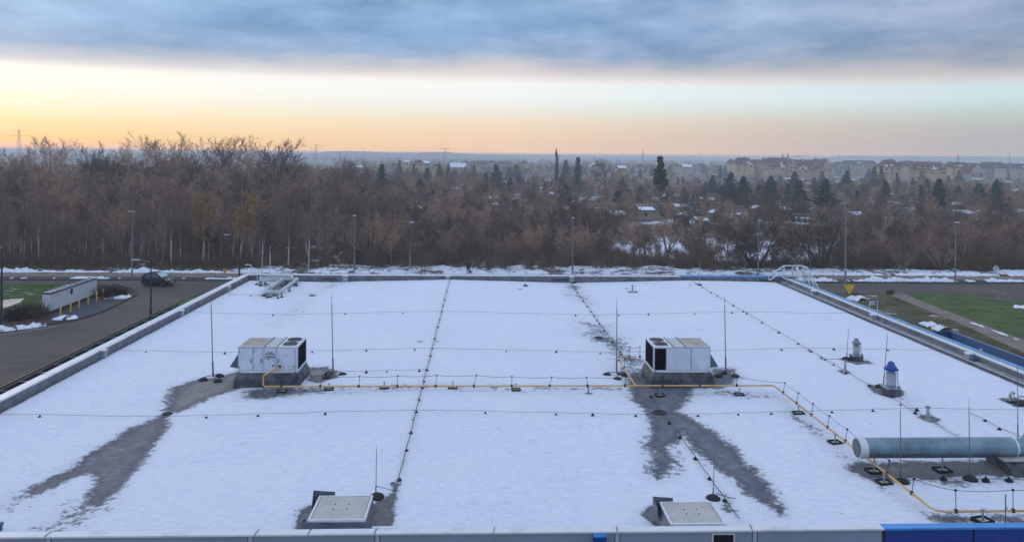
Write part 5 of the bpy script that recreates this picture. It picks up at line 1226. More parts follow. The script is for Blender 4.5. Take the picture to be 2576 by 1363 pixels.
V_fir = veg_mat('needle_green', (.032, .062, .056), (.075, .112, .092))
V_ivy = veg_mat('ivy_green', (.022, .036, .024), (.045, .07, .04))
V_brush = veg_mat('brush_brown', (.075, .050, .042), (.20, .13, .085))
V_brush2 = veg_mat('brush_tan', (.14, .10, .05), (.24, .17, .09))
V_red = veg_mat('shrub_red', (.035, .016, .018), (.09, .05, .04))

def segs_mesh(name, segs, m, quads=None):
    vs, fs = [], []
    for p0, p1, r0, r1, k in segs:
        d = p1 - p0
        if d.length < 1e-6: continue
        d.normalize(); a = d.cross(Vector((0, 0, 1)) if abs(d.z) < .9 else Vector((1, 0, 0))).normalized(); b_ = a.cross(d)
        i0 = len(vs)
        if k == 1:
            t = (i0 * 2.399) % 6.283; c_ = a * math.cos(t) + b_ * math.sin(t)
            vs += [p0 - c_ * r0, p0 + c_ * r0, p1 + c_ * r1, p1 - c_ * r1]; fs.append((i0, i0 + 1, i0 + 2, i0 + 3))
        else:
            for p, r in ((p0, r0), (p1, r1)):
                for j in range(k): t = 6.2832 * j / k; vs.append(p + a * math.cos(t) * r + b_ * math.sin(t) * r)
            fs += [(i0 + j, i0 + (j + 1) % k, i0 + k + (j + 1) % k, i0 + k + j) for j in range(k)]
    if quads:
        for q in quads: i0 = len(vs); vs += q; fs.append((i0, i0 + 1, i0 + 2, i0 + 3))
    me = bpy.data.meshes.new(name); me.from_pydata([tuple(v) for v in vs], [], fs); me.materials.append(m); me.update(); return me
def fit(segs, H, q=1.0):
    zs = sorted(s_[1].z for s_ in segs); k = H / zs[int(len(zs) * q) - 1]
    return [(a * k, b_ * k, r0 * (k ** .3), r1 * (k ** .3), n) for a, b_, r0, r1, n in segs]
def rv(r, s=1.0): return Vector((r.uniform(-s, s), r.uniform(-s, s), r.uniform(-s, s)))
def grow(r, out, p, d, ln, rad, lev, S):
    """one branch and its children; S = dict of per-level settings"""
    mx = S['max']; ns = S['ns'][lev]; step = ln / ns; pts = [p.copy()]; dirs = []
    d = d.normalized()
    for i in range(ns):
        d = (d + rv(r, S['wob'][lev]) + Vector((0, 0, S['up'][lev]))).normalized(); dirs.append(d.copy())
        q = pts[-1] + d * step; pts.append(q)
    for i in range(ns):
        a, b_ = rad * (1 - .75 * i / ns), rad * (1 - .75 * (i + 1) / ns)
        out.append((pts[i], pts[i + 1], max(a, S['rmin']), max(b_, S['rmin']), S['sides'][lev]))
    if lev >= mx: return
    n = S['n'][lev]; s0 = S['start'][lev]
    for c_ in range(n):
        u = s0 + (1 - s0) * (c_ + r.random()) / n; u = min(u, .985); i = min(ns - 1, int(u * ns)); f = u * ns - i
        q = pts[i].lerp(pts[i + 1], f); dd = dirs[i]
        side = dd.cross(rv(r)).normalized(); an = R(S['ang'][lev] * r.uniform(.7, 1.3))
        nd_ = dd * math.cos(an) + side * math.sin(an)
        l2 = ln * S['lr'][lev] * (1.15 - S['tap'][lev] * u) * r.uniform(.7, 1.25)
        grow(r, out, q, nd_, l2, rad * (1 - .7 * u) * S['rr'][lev], lev + 1, S)
def base_S(**k):
    S = dict(max=4, ns=[9, 5, 4, 3, 1], wob=[.05, .12, .15, .2, .2], up=[.02, .12, .08, .05, .02], rmin=.0125, sides=[6, 4, 3, 1, 1], n=[13, 6, 5, 4], start=[.32, .2, .15, .1],
             ang=[48, 42, 45, 45], lr=[.42, .48, .5, .55], tap=[.6, .4, .4, .3], rr=[.6, .6, .5, .6]); S.update(k); return S
STY = {
 'oak': base_S(n=[12, 7, 5, 4], ang=[54, 42, 40, 42], lr=[.60, .52, .5, .45], start=[.34, .2, .15, .1], wob=[.05, .10, .12, .14, .2], up=[.02, .14, .10, .06, .04], rmin=.0155, tap=[.45, .3, .3, .3]),
 'ash': base_S(n=[13, 6, 5, 4], ang=[36, 36, 40, 42], lr=[.46, .5, .5, .5], start=[.28, .2, .15, .1]),
 'alder': base_S(n=[17, 5, 5, 4], ang=[50, 40, 40, 45], lr=[.30, .52, .55, .55], start=[.22, .2, .15, .1], tap=[.75, .4, .4, .3]),
 'birch': base_S(n=[15, 6, 5, 4], ang=[32, 38, 45, 50], lr=[.34, .50, .55, .6], up=[.02, .09, .0, -.12, -.2], start=[.38, .2, .1, .1], rmin=.011, wob=[.04, .12, .22, .3, .3]),
 'poplar': base_S(n=[26, 6, 5, 4], ang=[18, 18, 22, 26], lr=[.26, .5, .5, .5], start=[.15, .1, .1, .1], wob=[.02, .06, .08, .1, .1], up=[.02, .22, .18, .12, .1], rmin=.012),
}
def tree_meshes(style, seed, H=10.0):
    r = random.Random(seed); S = STY[style]; out = []
    grow(r, out, Vector((0, 0, -.1)), Vector((r.uniform(-.06, .06), r.uniform(-.06, .06), 1)), H * .93, H * (.018 if style != 'oak' else .024), 0, S)
    out = fit(out, H); return out[:S['ns'][0]], out[S['ns'][0]:]
def multi_meshes(seed, H, nst, spread, sty='ash', k=.6):
    r = random.Random(seed); S = dict(STY[sty]); S['n'] = [8, 5, 4, 4] if nst < 6 else [6, 5, 4, 4]; S['start'] = [.25, .15, .1, .1]; tr, cr = [], []
    for i in range(nst):
        a = 6.283 * i / nst + r.uniform(-.4, .4); out = []; l_ = H * r.uniform(.7, 1.0)
        grow(r, out, Vector((math.cos(a) * .15, math.sin(a) * .15, -.1)), Vector((math.cos(a) * spread, math.sin(a) * spread, 1)), l_, H * .015, 0, S)
        tr += out[:S['ns'][0]]; cr += out[S['ns'][0]:]
    al = fit(tr + cr, H); return al[:len(tr)], al[len(tr):]
def make_proto(name, tr, cr, mt, mc, cat='tree', quads=None):
    e = empty(name, (0, 0, 0), 'x', cat)
    a = bpy.data.objects.new('trunk', segs_mesh('trunk', tr, mt)); b_ = bpy.data.objects.new('crown', segs_mesh('crown', cr, mc, quads))
    for o in (a, b_): C.objects.link(o); o.parent = e
    return dict(e=e, parts=[(a, []), (b_, [])], used=False)
def plant(pr, x, Yv, H, label, group, base=10.0, wide=1.0, rz=None, z=0.0):
    X = x if isinstance(x, float) else x
    k = H / base; rz = rng.uniform(0, 6.28) if rz is None else rz; w = wide * rng.uniform(.92, 1.08)
    if not pr['used']:
        o = pr['e']; o.location = (X, Yv, z); o.rotation_euler = (rng.gauss(0, .035), rng.gauss(0, .035), rz); o.scale = (k * w, k * w, k); o['label'] = label
        if group: o['group'] = group
        pr['used'] = True; return o
    o = copy_thing(pr['e'], pr['parts'], (X, Yv, z), rz, (k * w, k * w, k), label)
    o.rotation_euler = (rng.gauss(0, .045), rng.gauss(0, .045), rz)
    if group: o['group'] = group
    elif 'group' in o: del o['group']
    return o
BARE = []
for i, s_ in enumerate(['ash', 'alder', 'ash', 'oak', 'alder', 'oak']): BARE.append(make_proto('bare_tree', *tree_meshes(s_, 20 + i), V_bark, V_twig))
BUSHY = [make_proto('bare_tree', *multi_meshes(60 + i, 10, n, sp), V_bark, V_twig) for i, (n, sp) in enumerate(((5, .38), (7, .5), (4, .30)))]
WILLOW = [make_proto('willow_tree', *multi_meshes(501 + i, 10, 7, sp, 'oak'), V_bark, V_twig) for i, sp in enumerate((.50, .62))]
for w_ in WILLOW: w_['parts'][0][0].data.materials[0] = V_wbark; w_['parts'][1][0].data.materials[0] = V_wtwig
OAKS = [make_proto('bare_tree', *tree_meshes('oak', 90 + i), V_bark, V_twig) for i in range(3)]
BIRCH = [make_proto('birch_tree', *tree_meshes('birch', 40 + i), V_birch, V_btwig) for i in range(4)]
# birches that keep their leaves
def leafy(seed, lo=.45):
    tr, cr = tree_meshes('birch', seed); r = random.Random(seed); qs = []
    tw = [s_ for s_ in cr if s_[4] == 1]
    for p0, p1, a, b_, k in tw:
        if r.random() < .85:
            for _ in range(2):
                p = p0.lerp(p1, r.random()) + rv(r, .08); u, v = rv(r).normalized() * .055, rv(r).normalized() * .04; qs.append([p - u - v, p + u - v, p + u + v, p - u + v])
    return tr, cr, qs
LEAF = []
for i in (140, 141):
    tr, cr, qs = leafy(i); pr = make_proto('birch_tree', tr, cr, V_birch, V_btwig)
    me = segs_mesh('foliage', [], V_leaf, qs); o = bpy.data.objects.new('foliage', me); C.objects.link(o); o.parent = pr['e']; pr['parts'].append((o, [])); LEAF.append(pr)
# conifers
def conifer(seed, H=10.0, w=.24, droop=.25, dens=1.0):
    r = random.Random(seed); tr = [(Vector((0, 0, -.1)), Vector((0, 0, H * .5)), H * .014, H * .01, 6), (Vector((0, 0, H * .5)), Vector((0, 0, H)), H * .01, .01, 5)]; qs = []; cr = []
    z = H * .10
    while z < H * .985:
        u = z / H; L_ = H * w * (1 - u) ** .8 * r.uniform(.8, 1.15) + .12; n = int(9 * dens) + 1; ph = r.uniform(0, 6.28)
        for i in range(n):
            a = ph + 6.283 * i / n + r.uniform(-.25, .25); l_ = L_ * r.uniform(.55, 1.2)
            if r.random() < .28: continue
            d = Vector((math.cos(a), math.sin(a), 0)); p = Vector((0, 0, z)); m_ = max(3, int(l_ / .28)); side = Vector((-d.y, d.x, 0))
            cr.append((p, p + d * l_ + Vector((0, 0, -l_ * droop)), .03, .01, 1))
            for j in range(m_):
                f = (j + .7) / m_; c_ = p + d * l_ * f + Vector((0, 0, -l_ * droop * f + l_ * .12 * f * f)); ww = (.20 + .26 * l_ * (1 - f * .75)) * r.uniform(.7, 1.2)
                for s_ in (-1, 1):
                    e1 = c_ + side * s_ * ww + d * ww * .55 + Vector((0, 0, -.10 - r.random() * .12)); t_ = d * .09 + Vector((0, 0, -.05))
                    qs.append([c_ - t_, c_ + t_, e1 + t_ * .5, e1 - t_ * .5]); qs.append([c_ + Vector((0, 0, .07)), c_ - Vector((0, 0, .14)), e1 - Vector((0, 0, .12)), e1 + Vector((0, 0, .02))])
        z += .30 + .12 * (1 - u)
    return tr, cr, qs
def pine(seed, H=10.0, w=.36):
    r = random.Random(seed); S = base_S(n=[12, 5, 4, 0], ang=[62, 40, 40, 40], lr=[.36, .5, .5, .5], start=[.30, .3, .2, 0], max=3, tap=[.5, .4, .4, 0]); out = []
    grow(r, out, Vector((0, 0, -.1)), Vector((.03, 0, 1)), H * .93, H * .02, 0, S); qs = []
    for p0, p1, a, b_, k in out[S['ns'][0]:]:
        if k == 1 or a < .03:
            for _ in range(5):
                p = p0.lerp(p1, r.random()) + rv(r, .25); u, v = rv(r).normalized() * .20, rv(r).normalized() * .09; qs.append([p - u - v, p + u - v, p + u + v, p - u + v])
    return out[:S['ns'][0]], out[S['ns'][0]:], qs
CON = []
for i, (f, a) in enumerate(((conifer, dict(w=.20)), (conifer, dict(w=.27, droop=.15)), (conifer, dict(w=.36, droop=-.02, dens=.75)), (conifer, dict(w=.31, droop=.05, dens=.8)))):
    tr, cr, qs = f(200 + i, **a); CON.append(make_proto('conifer', tr, cr, V_bark, V_fir, 'conifer', qs))

def hz_at(x): return HY_ + (x - CX_) * ROLL_
def XofD(x, Yv): return Q(x, 500, Yv).x
# --- trees one can pick out, each with its own label
def special(pr, x, ytop, Yv, label, wide=1.0, rz=None, base=10.0):
    p = Q(x, ytop, Yv); return plant(pr, p.x, Yv, p.z, label, None, base, wide, rz)
sk = [(24, 362, 172, 'spreading bare oak at the left end of the sunset skyline'), (62, 356, 180, 'dark twisted bare oak, second from the left on the skyline'), (133, 337, 178, 'broad bare oak against the yellow sky, third on the skyline'),
      (216, 350, 190, 'small bare crown in the gap after the third skyline oak'), (300, 350, 186, 'bare skyline oak left of the tallest one'), (348, 346, 184, 'knotty bare crown touching the tallest skyline oak'),
      (408, 327, 168, 'tallest and widest bare oak on the skyline above the wood'), (486, 339, 175, 'slim bare tree right of the tallest skyline oak'), (550, 336, 178, 'round dense bare oak in the middle of the skyline'),
      (600, 347, 186, 'low bare oak between two taller ones on the skyline'), (650, 339, 172, 'fan-shaped bare oak second from the right end of the skyline row'), (705, 345, 170, 'bare oak at the right end of the tall skyline row'),
      (742, 376, 185, 'small bare tree just below the right end of the skyline row'), (872, 384, 182, 'vase-shaped bare tree where the wood drops to the valley'), (905, 396, 190, 'leaning bare tree right of the vase-shaped one'),
      (1522, 394, 262, 'round bare crown rising above the valley, right of the tall poplar'), (1905, 498, 102.6, 'big multi-stemmed willow left of the crossover stair'), (2066, 502, 102.8, 'big leaning willow right of the crossover stair')]
for i, (x, yt, Yv, lab) in enumerate(sk):
    pr = OAKS[i % 3] if 'willow' not in lab else WILLOW[0 if 'left of' in lab else 1]
    special(pr, x, yt, Yv, lab, {6: 1.15, 7: .7, 3: .7, 13: .75}.get(i, 1.0) if 'willow' not in lab else 1.3)
special(LEAF[0], 512, 486, 102.8, 'birch keeping thin olive-yellow leaves at the wood edge', 1.1)
special(LEAF[1], 601, 480, 102.6, 'birch keeping bright orange leaves beside the dark street lamp', 1.05)
special(BIRCH[0], 432, 478, 103.5, 'tall white birch standing alone in front of the wood', .9)
# mistletoe tree and poplar
mt = make_proto('mistletoe_tree', *tree_meshes('poplar', 301), V_bark, V_twig)
r_ = random.Random(5); qs = []
for cx0, cy0, cz0, rr in ((0, 0, 9.0, .75), (.3, .1, 8.2, .6), (-.6, 0, 7.0, .8), (.5, 0, 6.8, .9), (0, 0, 6.0, 1.2), (-.9, .2, 5.6, .8), (1.1, 0, 5.3, .7), (0, .3, 7.6, .8), (.2, 0, 4.8, 1.2)):
    for _ in range(190):
        d = rv(r_).normalized() * rr * r_.random() ** .4; p = Vector((cx0, cy0, cz0)) + d; u, v = rv(r_).normalized() * .14, rv(r_).normalized() * .12; qs.append([p - u - v, p + u - v, p + u + v, p - u + v])
me = segs_mesh('ivy', [], V_ivy, qs); o = bpy.data.objects.new('ivy', me); C.objects.link(o); o.parent = mt['e']; mt['parts'].append((o, []))
special(mt, 1665, 388, 205, 'tree choked with dark round ivy and mistletoe clumps above the valley', .72, 0.0)
pop = make_proto('poplar_tree', *tree_meshes('poplar', 302), V_bark, V_twig)
special(pop, 1401, 372, 330, 'tall narrow bare poplar standing above the horizon in the centre', .9)
special(pop, 1967, 384, 760, 'left of two tiny bare poplars behind the apartment blocks', .8); special(pop, 1981, 383, 760, 'right of two tiny bare poplars behind the apartment blocks', 1.0)
dd = make_proto('dead_tree', *multi_meshes(77, 10, 3, .55), V_birch, V_brush); special(dd, 1484, 512, 124, 'pale dead forked tree in the brush left of the snowy shed roofs', 1.2)
# conifers singled out by where they stand
conl = [(961, 408, 225, 0, 'dark spruce with round clumps at its top, left of the valley houses'), (1006, 401, 420, 0, 'bluish spruce before the valley houses'), (1040, 410, 400, 0, 'spruce right in front of the biggest snowy valley house'),
 (1105, 409, 380, 1, 'broad dark spruce right of the valley houses'), (1127, 414, 400, 1, 'small spruce by the white-roofed house in the valley'), (1192, 412, 420, 0, 'spruce left of the domed tree in the valley'), (1251, 410, 330, 3, 'dark round pine in the valley centre-left'),
 (1217, 431, 260, 1, 'low spruce in the haze centre-left'), (1453, 391, 300, 0, 'very narrow spruce right of the tall poplar'), (1422, 399, 420, 1, 'cone-shaped conifer just right of the poplar'), (1423, 460, 215, 2, 'low dark pine left of centre garden sheds'),
 (1549, 477, 185, 3, 'round dark green pine among brown brush, centre'), (1794, 438, 255, 3, 'left dark pine before the apartment blocks'), (1832, 430, 245, 2, 'tall dark pine at the left foot of the apartment blocks'), (1874, 439, 240, 2, 'dark pine under the left apartment block'),
 (1933, 438, 235, 2, 'broad dark pine under the middle of the apartment row'), (1997, 429, 300, 3, 'hazy pine behind the flat-topped pine'), (2011, 450, 205, 3, 'flat-topped dark pine left of the big round one'), (2076, 446, 195, 2, 'biggest dark round pine below the apartment row'),
 (2129, 425, 330, 1, 'hazy spruce right of the apartment row'), (2159, 474, 215, 0, 'slim dark conifer before small white roofs'), (2197, 415, 380, 1, 'left of two tall hazy spruces before the red-roofed block'), (2222, 416, 370, 0, 'right of two tall hazy spruces before the red-roofed block'),
 (2230, 451, 230, 1, 'dark spruce below the red-roofed block'), (2261, 431, 350, 0, 'hazy spruce between the two right-hand blocks'), (2319, 462, 215, 0, 'dark column-like conifer right of centre-right sheds'), (2366, 446, 205, 3, 'large spreading dark pine at the right'),
 (2505, 451, 215, 1, 'dark spruce near the right edge behind a snowy roof'), (2544, 492, 190, 1, 'small dark cone-shaped conifer at the right edge'), (2470, 462, 260, 0, 'small hazy spruce between snowy roofs at the right'), (1075, 420, 300, 1, 'hazy spruce below the valley houses')]
for x, yt, Yv, k, lab in conl: special(CON[k], x, yt, Yv, lab, 1.25 if k > 1 else 1.1)
# birches along the wood edge
g_b = 'white birches along the edge of the left wood'
bl = [(8, 530, 103), (30, 505, 104), (36, 560, 103.2), (52, 520, 106), (62, 548, 105), (80, 500, 107), (98, 520, 103.4), (106, 560, 106), (140, 540, 104.5), (158, 560, 104), (215, 520, 105), (236, 556, 104), (262, 540, 107), (312, 560, 103.5), (325, 500, 108), (352, 530, 104), (372, 560, 105), (398, 510, 107), (455, 540, 104.5), (540, 540, 104), (556, 560, 106), (585, 530, 106), (655, 560, 105), (780, 570, 106), (818, 560, 108), (1116, 560, 112), (1148, 570, 110), (1190, 565, 112)]
for x, yt, Yv in bl:
    p = Q(x, yt, Yv); plant(BIRCH[rng.randrange(4)], p.x, Yv, p.z, 'slim birch with a pale trunk at the edge of the wood', g_b, wide=.8)

# --- the wood and the valley: candidate spots, nearest first
cand = []; g = random.Random(11)
def near_special(X, Yv): return False
Yv = 104.0
while Yv < 1500:
    spL = 4.3 if Yv < 150 else 5.4; spM = 4.4 if Yv < 128 else (5.5 if Yv < 165 else (8.5 if Yv < 430 else 22))
    X = -.66 * Yv
    while X < .80 * Yv:
        xp = CX_ + F_ * math.tan(math.atan2(X, Yv) - PSI_)
        inL = xp < 860; sp = spL if inL else spM
        jx_, jy = X + g.uniform(-.5, .5) * sp, Yv + g.uniform(-.5, .5) * sp
        if inL and Yv < 235 or (not inL) or (xp > 700 and Yv < 400):
            if inL:
                cap = 12.9 if xp < 560 else 12.9 - (xp - 560) / 300 * 2.9
                H = min(cap, 7.6 + (Yv - 103) * .085) * g.uniform(.78, 1.12)
            elif Yv < 165:
                H = (4.9 + (Yv - 103) * .03) * g.uniform(.7, 1.15)
                if xp < 1150: H += (1150 - xp) / 290 * 3.2
                if xp < 1500 and Yv > 125: H += 1.2
            elif Yv < 430: H = (g.uniform(4.4, 7.6) if Yv < 300 else g.uniform(3.5, 6.2)) if xp > 1250 else g.uniform(6, 9.0)
            else: H = g.uniform(5, 9.5) if xp < 1700 or Yv > 690 else g.uniform(2.5, 5.0)
            # open snowy clearing and gardens
            if not inL and 1540 < xp < 2110 and 103 < Yv < 150 and g.random() < (.62 if Yv > 108 else .35): X += sp; continue
            if not inL and 140 < Yv < 300 and xp > 1380 and g.random() < .12: X += sp; continue
            cand.append((jy, jx_, H, xp))
        X += sp
    Yv += (spL + spM) / 2 if Yv < 165 else spM
cand.sort()
pale = 0
near = cand[:290]; rest = cand[290:]
for (Yy, Xx, H, xp) in near:
    if xp < 1300 and g.random() < .12: plant(BIRCH[g.randrange(4)], Xx, Yy, H * 1.05, 'pale-trunked birch standing among the brown trees of the wood', 'birches inside the wood', wide=.8); continue
    if xp < 860: pr = BARE[g.randrange(6)]; lab, grp = 'bare brown tree packed in the front of the left wood', 'bare trees in the left wood'
    elif xp < 1560: pr = (BUSHY + BARE[:3])[g.randrange(6)]; lab, grp = 'low bare tree in the brush behind the middle of the roof', 'bare trees behind the middle of the roof'
    else: pr = (BUSHY + BARE[3:5])[g.randrange(5)]; lab, grp = 'low bare tree in the brush behind the right of the roof', 'bare trees behind the right of the roof'
    plant(pr, Xx, Yy, H, lab, grp, wide=1.1 if xp < 860 else 1.3)

# --- the rest of the wood as one mass
def scatter(name, pts, sources, label, seed):
    me = bpy.data.meshes.new(name); me.from_pydata([(p[0], p[1], 0) for p in pts], [], [])
    at = me.attributes.new('size', 'FLOAT', 'POINT'); at.data.foreach_set('value', [p[2] / 10 for p in pts])
    o = bpy.data.objects.new(name, me); C.objects.link(o); tag(o, label, 'trees', None, 'stuff')
    ng = bpy.data.node_groups.new(name, 'GeometryNodeTree'); ng.interface.new_socket('Geometry', in_out='INPUT', socket_type='NodeSocketGeometry'); ng.interface.new_socket('Geometry', in_out='OUTPUT', socket_type='NodeSocketGeometry')
    gi, go = ng.nodes.new('NodeGroupInput'), ng.nodes.new('NodeGroupOutput'); lk_ = ng.links.new; jn = ng.nodes.new('GeometryNodeJoinGeometry')
    for parts in sources:
        j2 = ng.nodes.new('GeometryNodeJoinGeometry')
        for ob in parts:
            oi = ng.nodes.new('GeometryNodeObjectInfo'); oi.inputs['Object'].default_value = ob; oi.transform_space = 'ORIGINAL'; lk_(oi.outputs['Geometry'], j2.inputs[0])
        gti = ng.nodes.new('GeometryNodeGeometryToInstance'); lk_(j2.outputs[0], gti.inputs[0]); lk_(gti.outputs[0], jn.inputs[0])
    ip = ng.nodes.new('GeometryNodeInstanceOnPoints'); lk_(gi.outputs[0], ip.inputs['Points']); lk_(jn.outputs[0], ip.inputs['Instance']); ip.inputs['Pick Instance'].default_value = True
    ri = ng.nodes.new('FunctionNodeRandomValue'); ri.data_type = 'INT'; ri.inputs[4].default_value = 0; ri.inputs[5].default_value = len(sources) - 1; ri.inputs['Seed'].default_value = seed; lk_(ri.outputs[2], ip.inputs['Instance Index'])
    rr = ng.nodes.new('FunctionNodeRandomValue'); rr.data_type = 'FLOAT_VECTOR'; rr.inputs[0].default_value = (0, 0, 0); rr.inputs[1].default_value = (0, 0, 6.28); rr.inputs['Seed'].default_value = seed + 1
    lk_(rr.outputs[0], ip.inputs['Rotation'])
    na = ng.nodes.new('GeometryNodeInputNamedAttribute'); na.data_type = 'FLOAT'; na.inputs[0].default_value = 'size'; cmb = ng.nodes.new('ShaderNodeCombineXYZ')
    mx = ng.nodes.new('ShaderNodeMath'); mx.operation = 'MULTIPLY'; mx.inputs[1].default_value = 1.25; lk_(na.outputs[0], mx.inputs[0])
    lk_(mx.outputs[0], cmb.inputs[0]); lk_(mx.outputs[0], cmb.inputs[1]); lk_(na.outputs[0], cmb.inputs[2]); lk_(cmb.outputs[0], ip.inputs['Scale'])
    lk_(ip.outputs[0], go.inputs[0]); md = o.modifiers.new('scatter', 'NODES'); md.node_group = ng; return o
src = [[q[0] for q in pr['parts']] for pr in BARE + BUSHY]
scatter('woodland', [(X, Yy, H) for Yy, X, H, xp in rest if Yy < 240], src, 'dense bare brown wood behind the first rows of trees', 3)
scatter('valley_trees', [(X, Yy, H) for Yy, X, H, xp in rest if Yy >= 240], src, 'hazy mass of bare trees filling the valley to the horizon', 5)
ev = []
for _ in range(130):
    Yy = 230 + 1500 * g.random() ** 1.6; X = g.uniform(-.12, .80) * Yy; ev.append((X, Yy, g.uniform(5, 8.5) if Yy < 500 else g.uniform(6, 11)))
scatter('valley_conifers', ev, [[q[0] for q in pr['parts']] for pr in CON], 'small hazy evergreens scattered through the valley', 9)
belt = []
for _ in range(1500):
    Yy = 1300 + 2600 * g.random(); X = g.uniform(-.55, .80) * Yy; belt.append((X, Yy, g.uniform(9, 15)))
scatter('distant_wood', belt, src, 'pale blue belt of far trees under the hills', 13)

# --- undergrowth: brush stems as one mass
def brush_mesh(name, pts, m, label, seed, kinds=(.9, 2.2), dens=60, cat='undergrowth'):
    rg = np.random.default_rng(seed); n = len(pts) * dens; P_ = np.repeat(np.array([(p[0], p[1]) for p in pts]), dens, 0); S_ = np.repeat(np.array([p[2] for p in pts]), dens)
    a = rg.random(n) * 6.283; rr = rg.random(n) ** .5 * S_ * .55; b0 = np.stack([P_[:, 0] + np.cos(a) * rr * .6, P_[:, 1] + np.sin(a) * rr * .6, rg.random(n) * S_ * .35], -1)
    h = S_ * rg.uniform(.25, .75, n); le = rg.normal(0, .35, (n, 2)) * S_[:, None] * .5; b1 = b0 + np.stack([le[:, 0] + np.cos(a) * rr * .3, le[:, 1], h], -1)
    t = rg.random(n) * 6.283; w = rg.uniform(.008, .02, n)[:, None] * np.clip(S_, .8, 2)[:, None]; o_ = np.stack([np.cos(t), np.sin(t), rg.normal(0, .3, n)], -1) * w
    vs = np.stack([b0 - o_, b0 + o_, b1 + o_ * .4, b1 - o_ * .4], 1).reshape(-1, 3)
    me = bpy.data.meshes.new(name); me.vertices.add(len(vs)); me.vertices.foreach_set('co', vs.ravel().astype(np.float32)); me.loops.add(n * 4); me.loops.foreach_set('vertex_index', np.arange(n * 4, dtype=np.int32))
    me.polygons.add(n); me.polygons.foreach_set('loop_start', np.arange(n, dtype=np.int32) * 4); me.update(calc_edges=True); me.materials.append(m)
    o = bpy.data.objects.new(name, me); C.objects.link(o); return tag(o, label, cat, None, 'stuff')
up = []
for _ in range(2600):
    Yy = 102.5 + 60 * g.random() ** 1.7; xp = g.uniform(-60, 2640); X = XofD(xp, Yy)
    if xp > 700 and Yy < 104.6 and xp < 1700 and g.random() < .8: continue
    clr = 1540 < xp < 2110
    if clr and 107 < Yy < 150 and g.random() < .45: continue
    if Yy < 103.8 and xp > 1900: Yy += 1.2
    up.append((X, Yy, g.uniform(.8, 2.4) if xp < 900 else (g.uniform(.8, 2.0) if clr else g.uniform(1.0, 3.4))))
brush_mesh('undergrowth', up, V_brush, 'tangle of brown brush under and between the trees', 4, dens=95)
up = [(XofD(g.uniform(2420, 2490), Yy), Yy, g.uniform(1.5, 2.4)) for Yy in [g.uniform(101.5, 104) for _ in range(46)]] + [(XofD(g.uniform(2330, 2410), Yy), Yy, g.uniform(.8, 1.6)) for Yy in [g.uniform(102, 104) for _ in range(14)]]
brush_mesh('reeds', up, V_brush2, 'clump of dry tawny reeds near the diamond sign', 5, dens=160, cat='reeds')
up = [(XofD(g.uniform(-40, 900), Yy), Yy, g.uniform(.35, .7)) for Yy in [g.uniform(100.6, 103.5) for _ in range(420)]]
brush_mesh('dry_grass', up, V_brush2, 'strip of dry brown grass at the foot of the left wood', 6, dens=40, cat='grass')
# shrubs one can pick out
def shrub(x, y, H, label, m=V_red, seed=1):
    p = P(x, y, 0); o = brush_mesh('shrub', [(0, 0, H), (H * .3, .1, H * .8), (-H * .3, 0, H * .85)], m, label, seed, dens=170, cat='shrub'); del o['kind']; o.location = p; return o
shrub(262, 752, 1.5, 'dark red shrub right behind the far end of the lockers', seed=21); shrub(290, 749, 1.5, 'dark twiggy shrub on the tip of the island by the road', seed=22)
shrub(306, 744, .9, 'small brown shrub at the very tip of the road island', V_brush, 23)
shrub(92, 800, 1.7, 'brown leafless shrub left of the locker end wall', V_brush, 24); shrub(66, 800, 1.5, 'dark shrub in the hedge between lamp and lockers', V_red, 25); shrub(35, 808, 1.5, 'dark shrub just right of the leftmost street lamp', V_red, 26)
shrub(2150, 752, .9, 'low pale shrub at the foot of the yellow triangle sign', V_brush2, 27); shrub(2240, 741, .7, 'small bare shrub where the brown path meets the road', V_brush, 28)
# young staked trees on the snow strip
for i, x in enumerate((775 * 1.0 + 63, 1065 * 1.0 - 5, 1060 + 118 - 20, 1240, 1395, 1520, 1600)):
    pass
yt = make_proto('young_tree', *tree_meshes('alder', 330), V_bark, V_brush)
for x, y in ((840, 686), (1060, 690), (1245, 686), (1396, 686), (1512, 689), (1615, 688), (2275, 688)):
    p = P(x, y - 2, 0); plant(yt, p.x, p.y, g.uniform(2.2, 3.0), 'thin young tree on the snowy strip beyond the pavement', 'young trees on the snow strip', wide=.7)

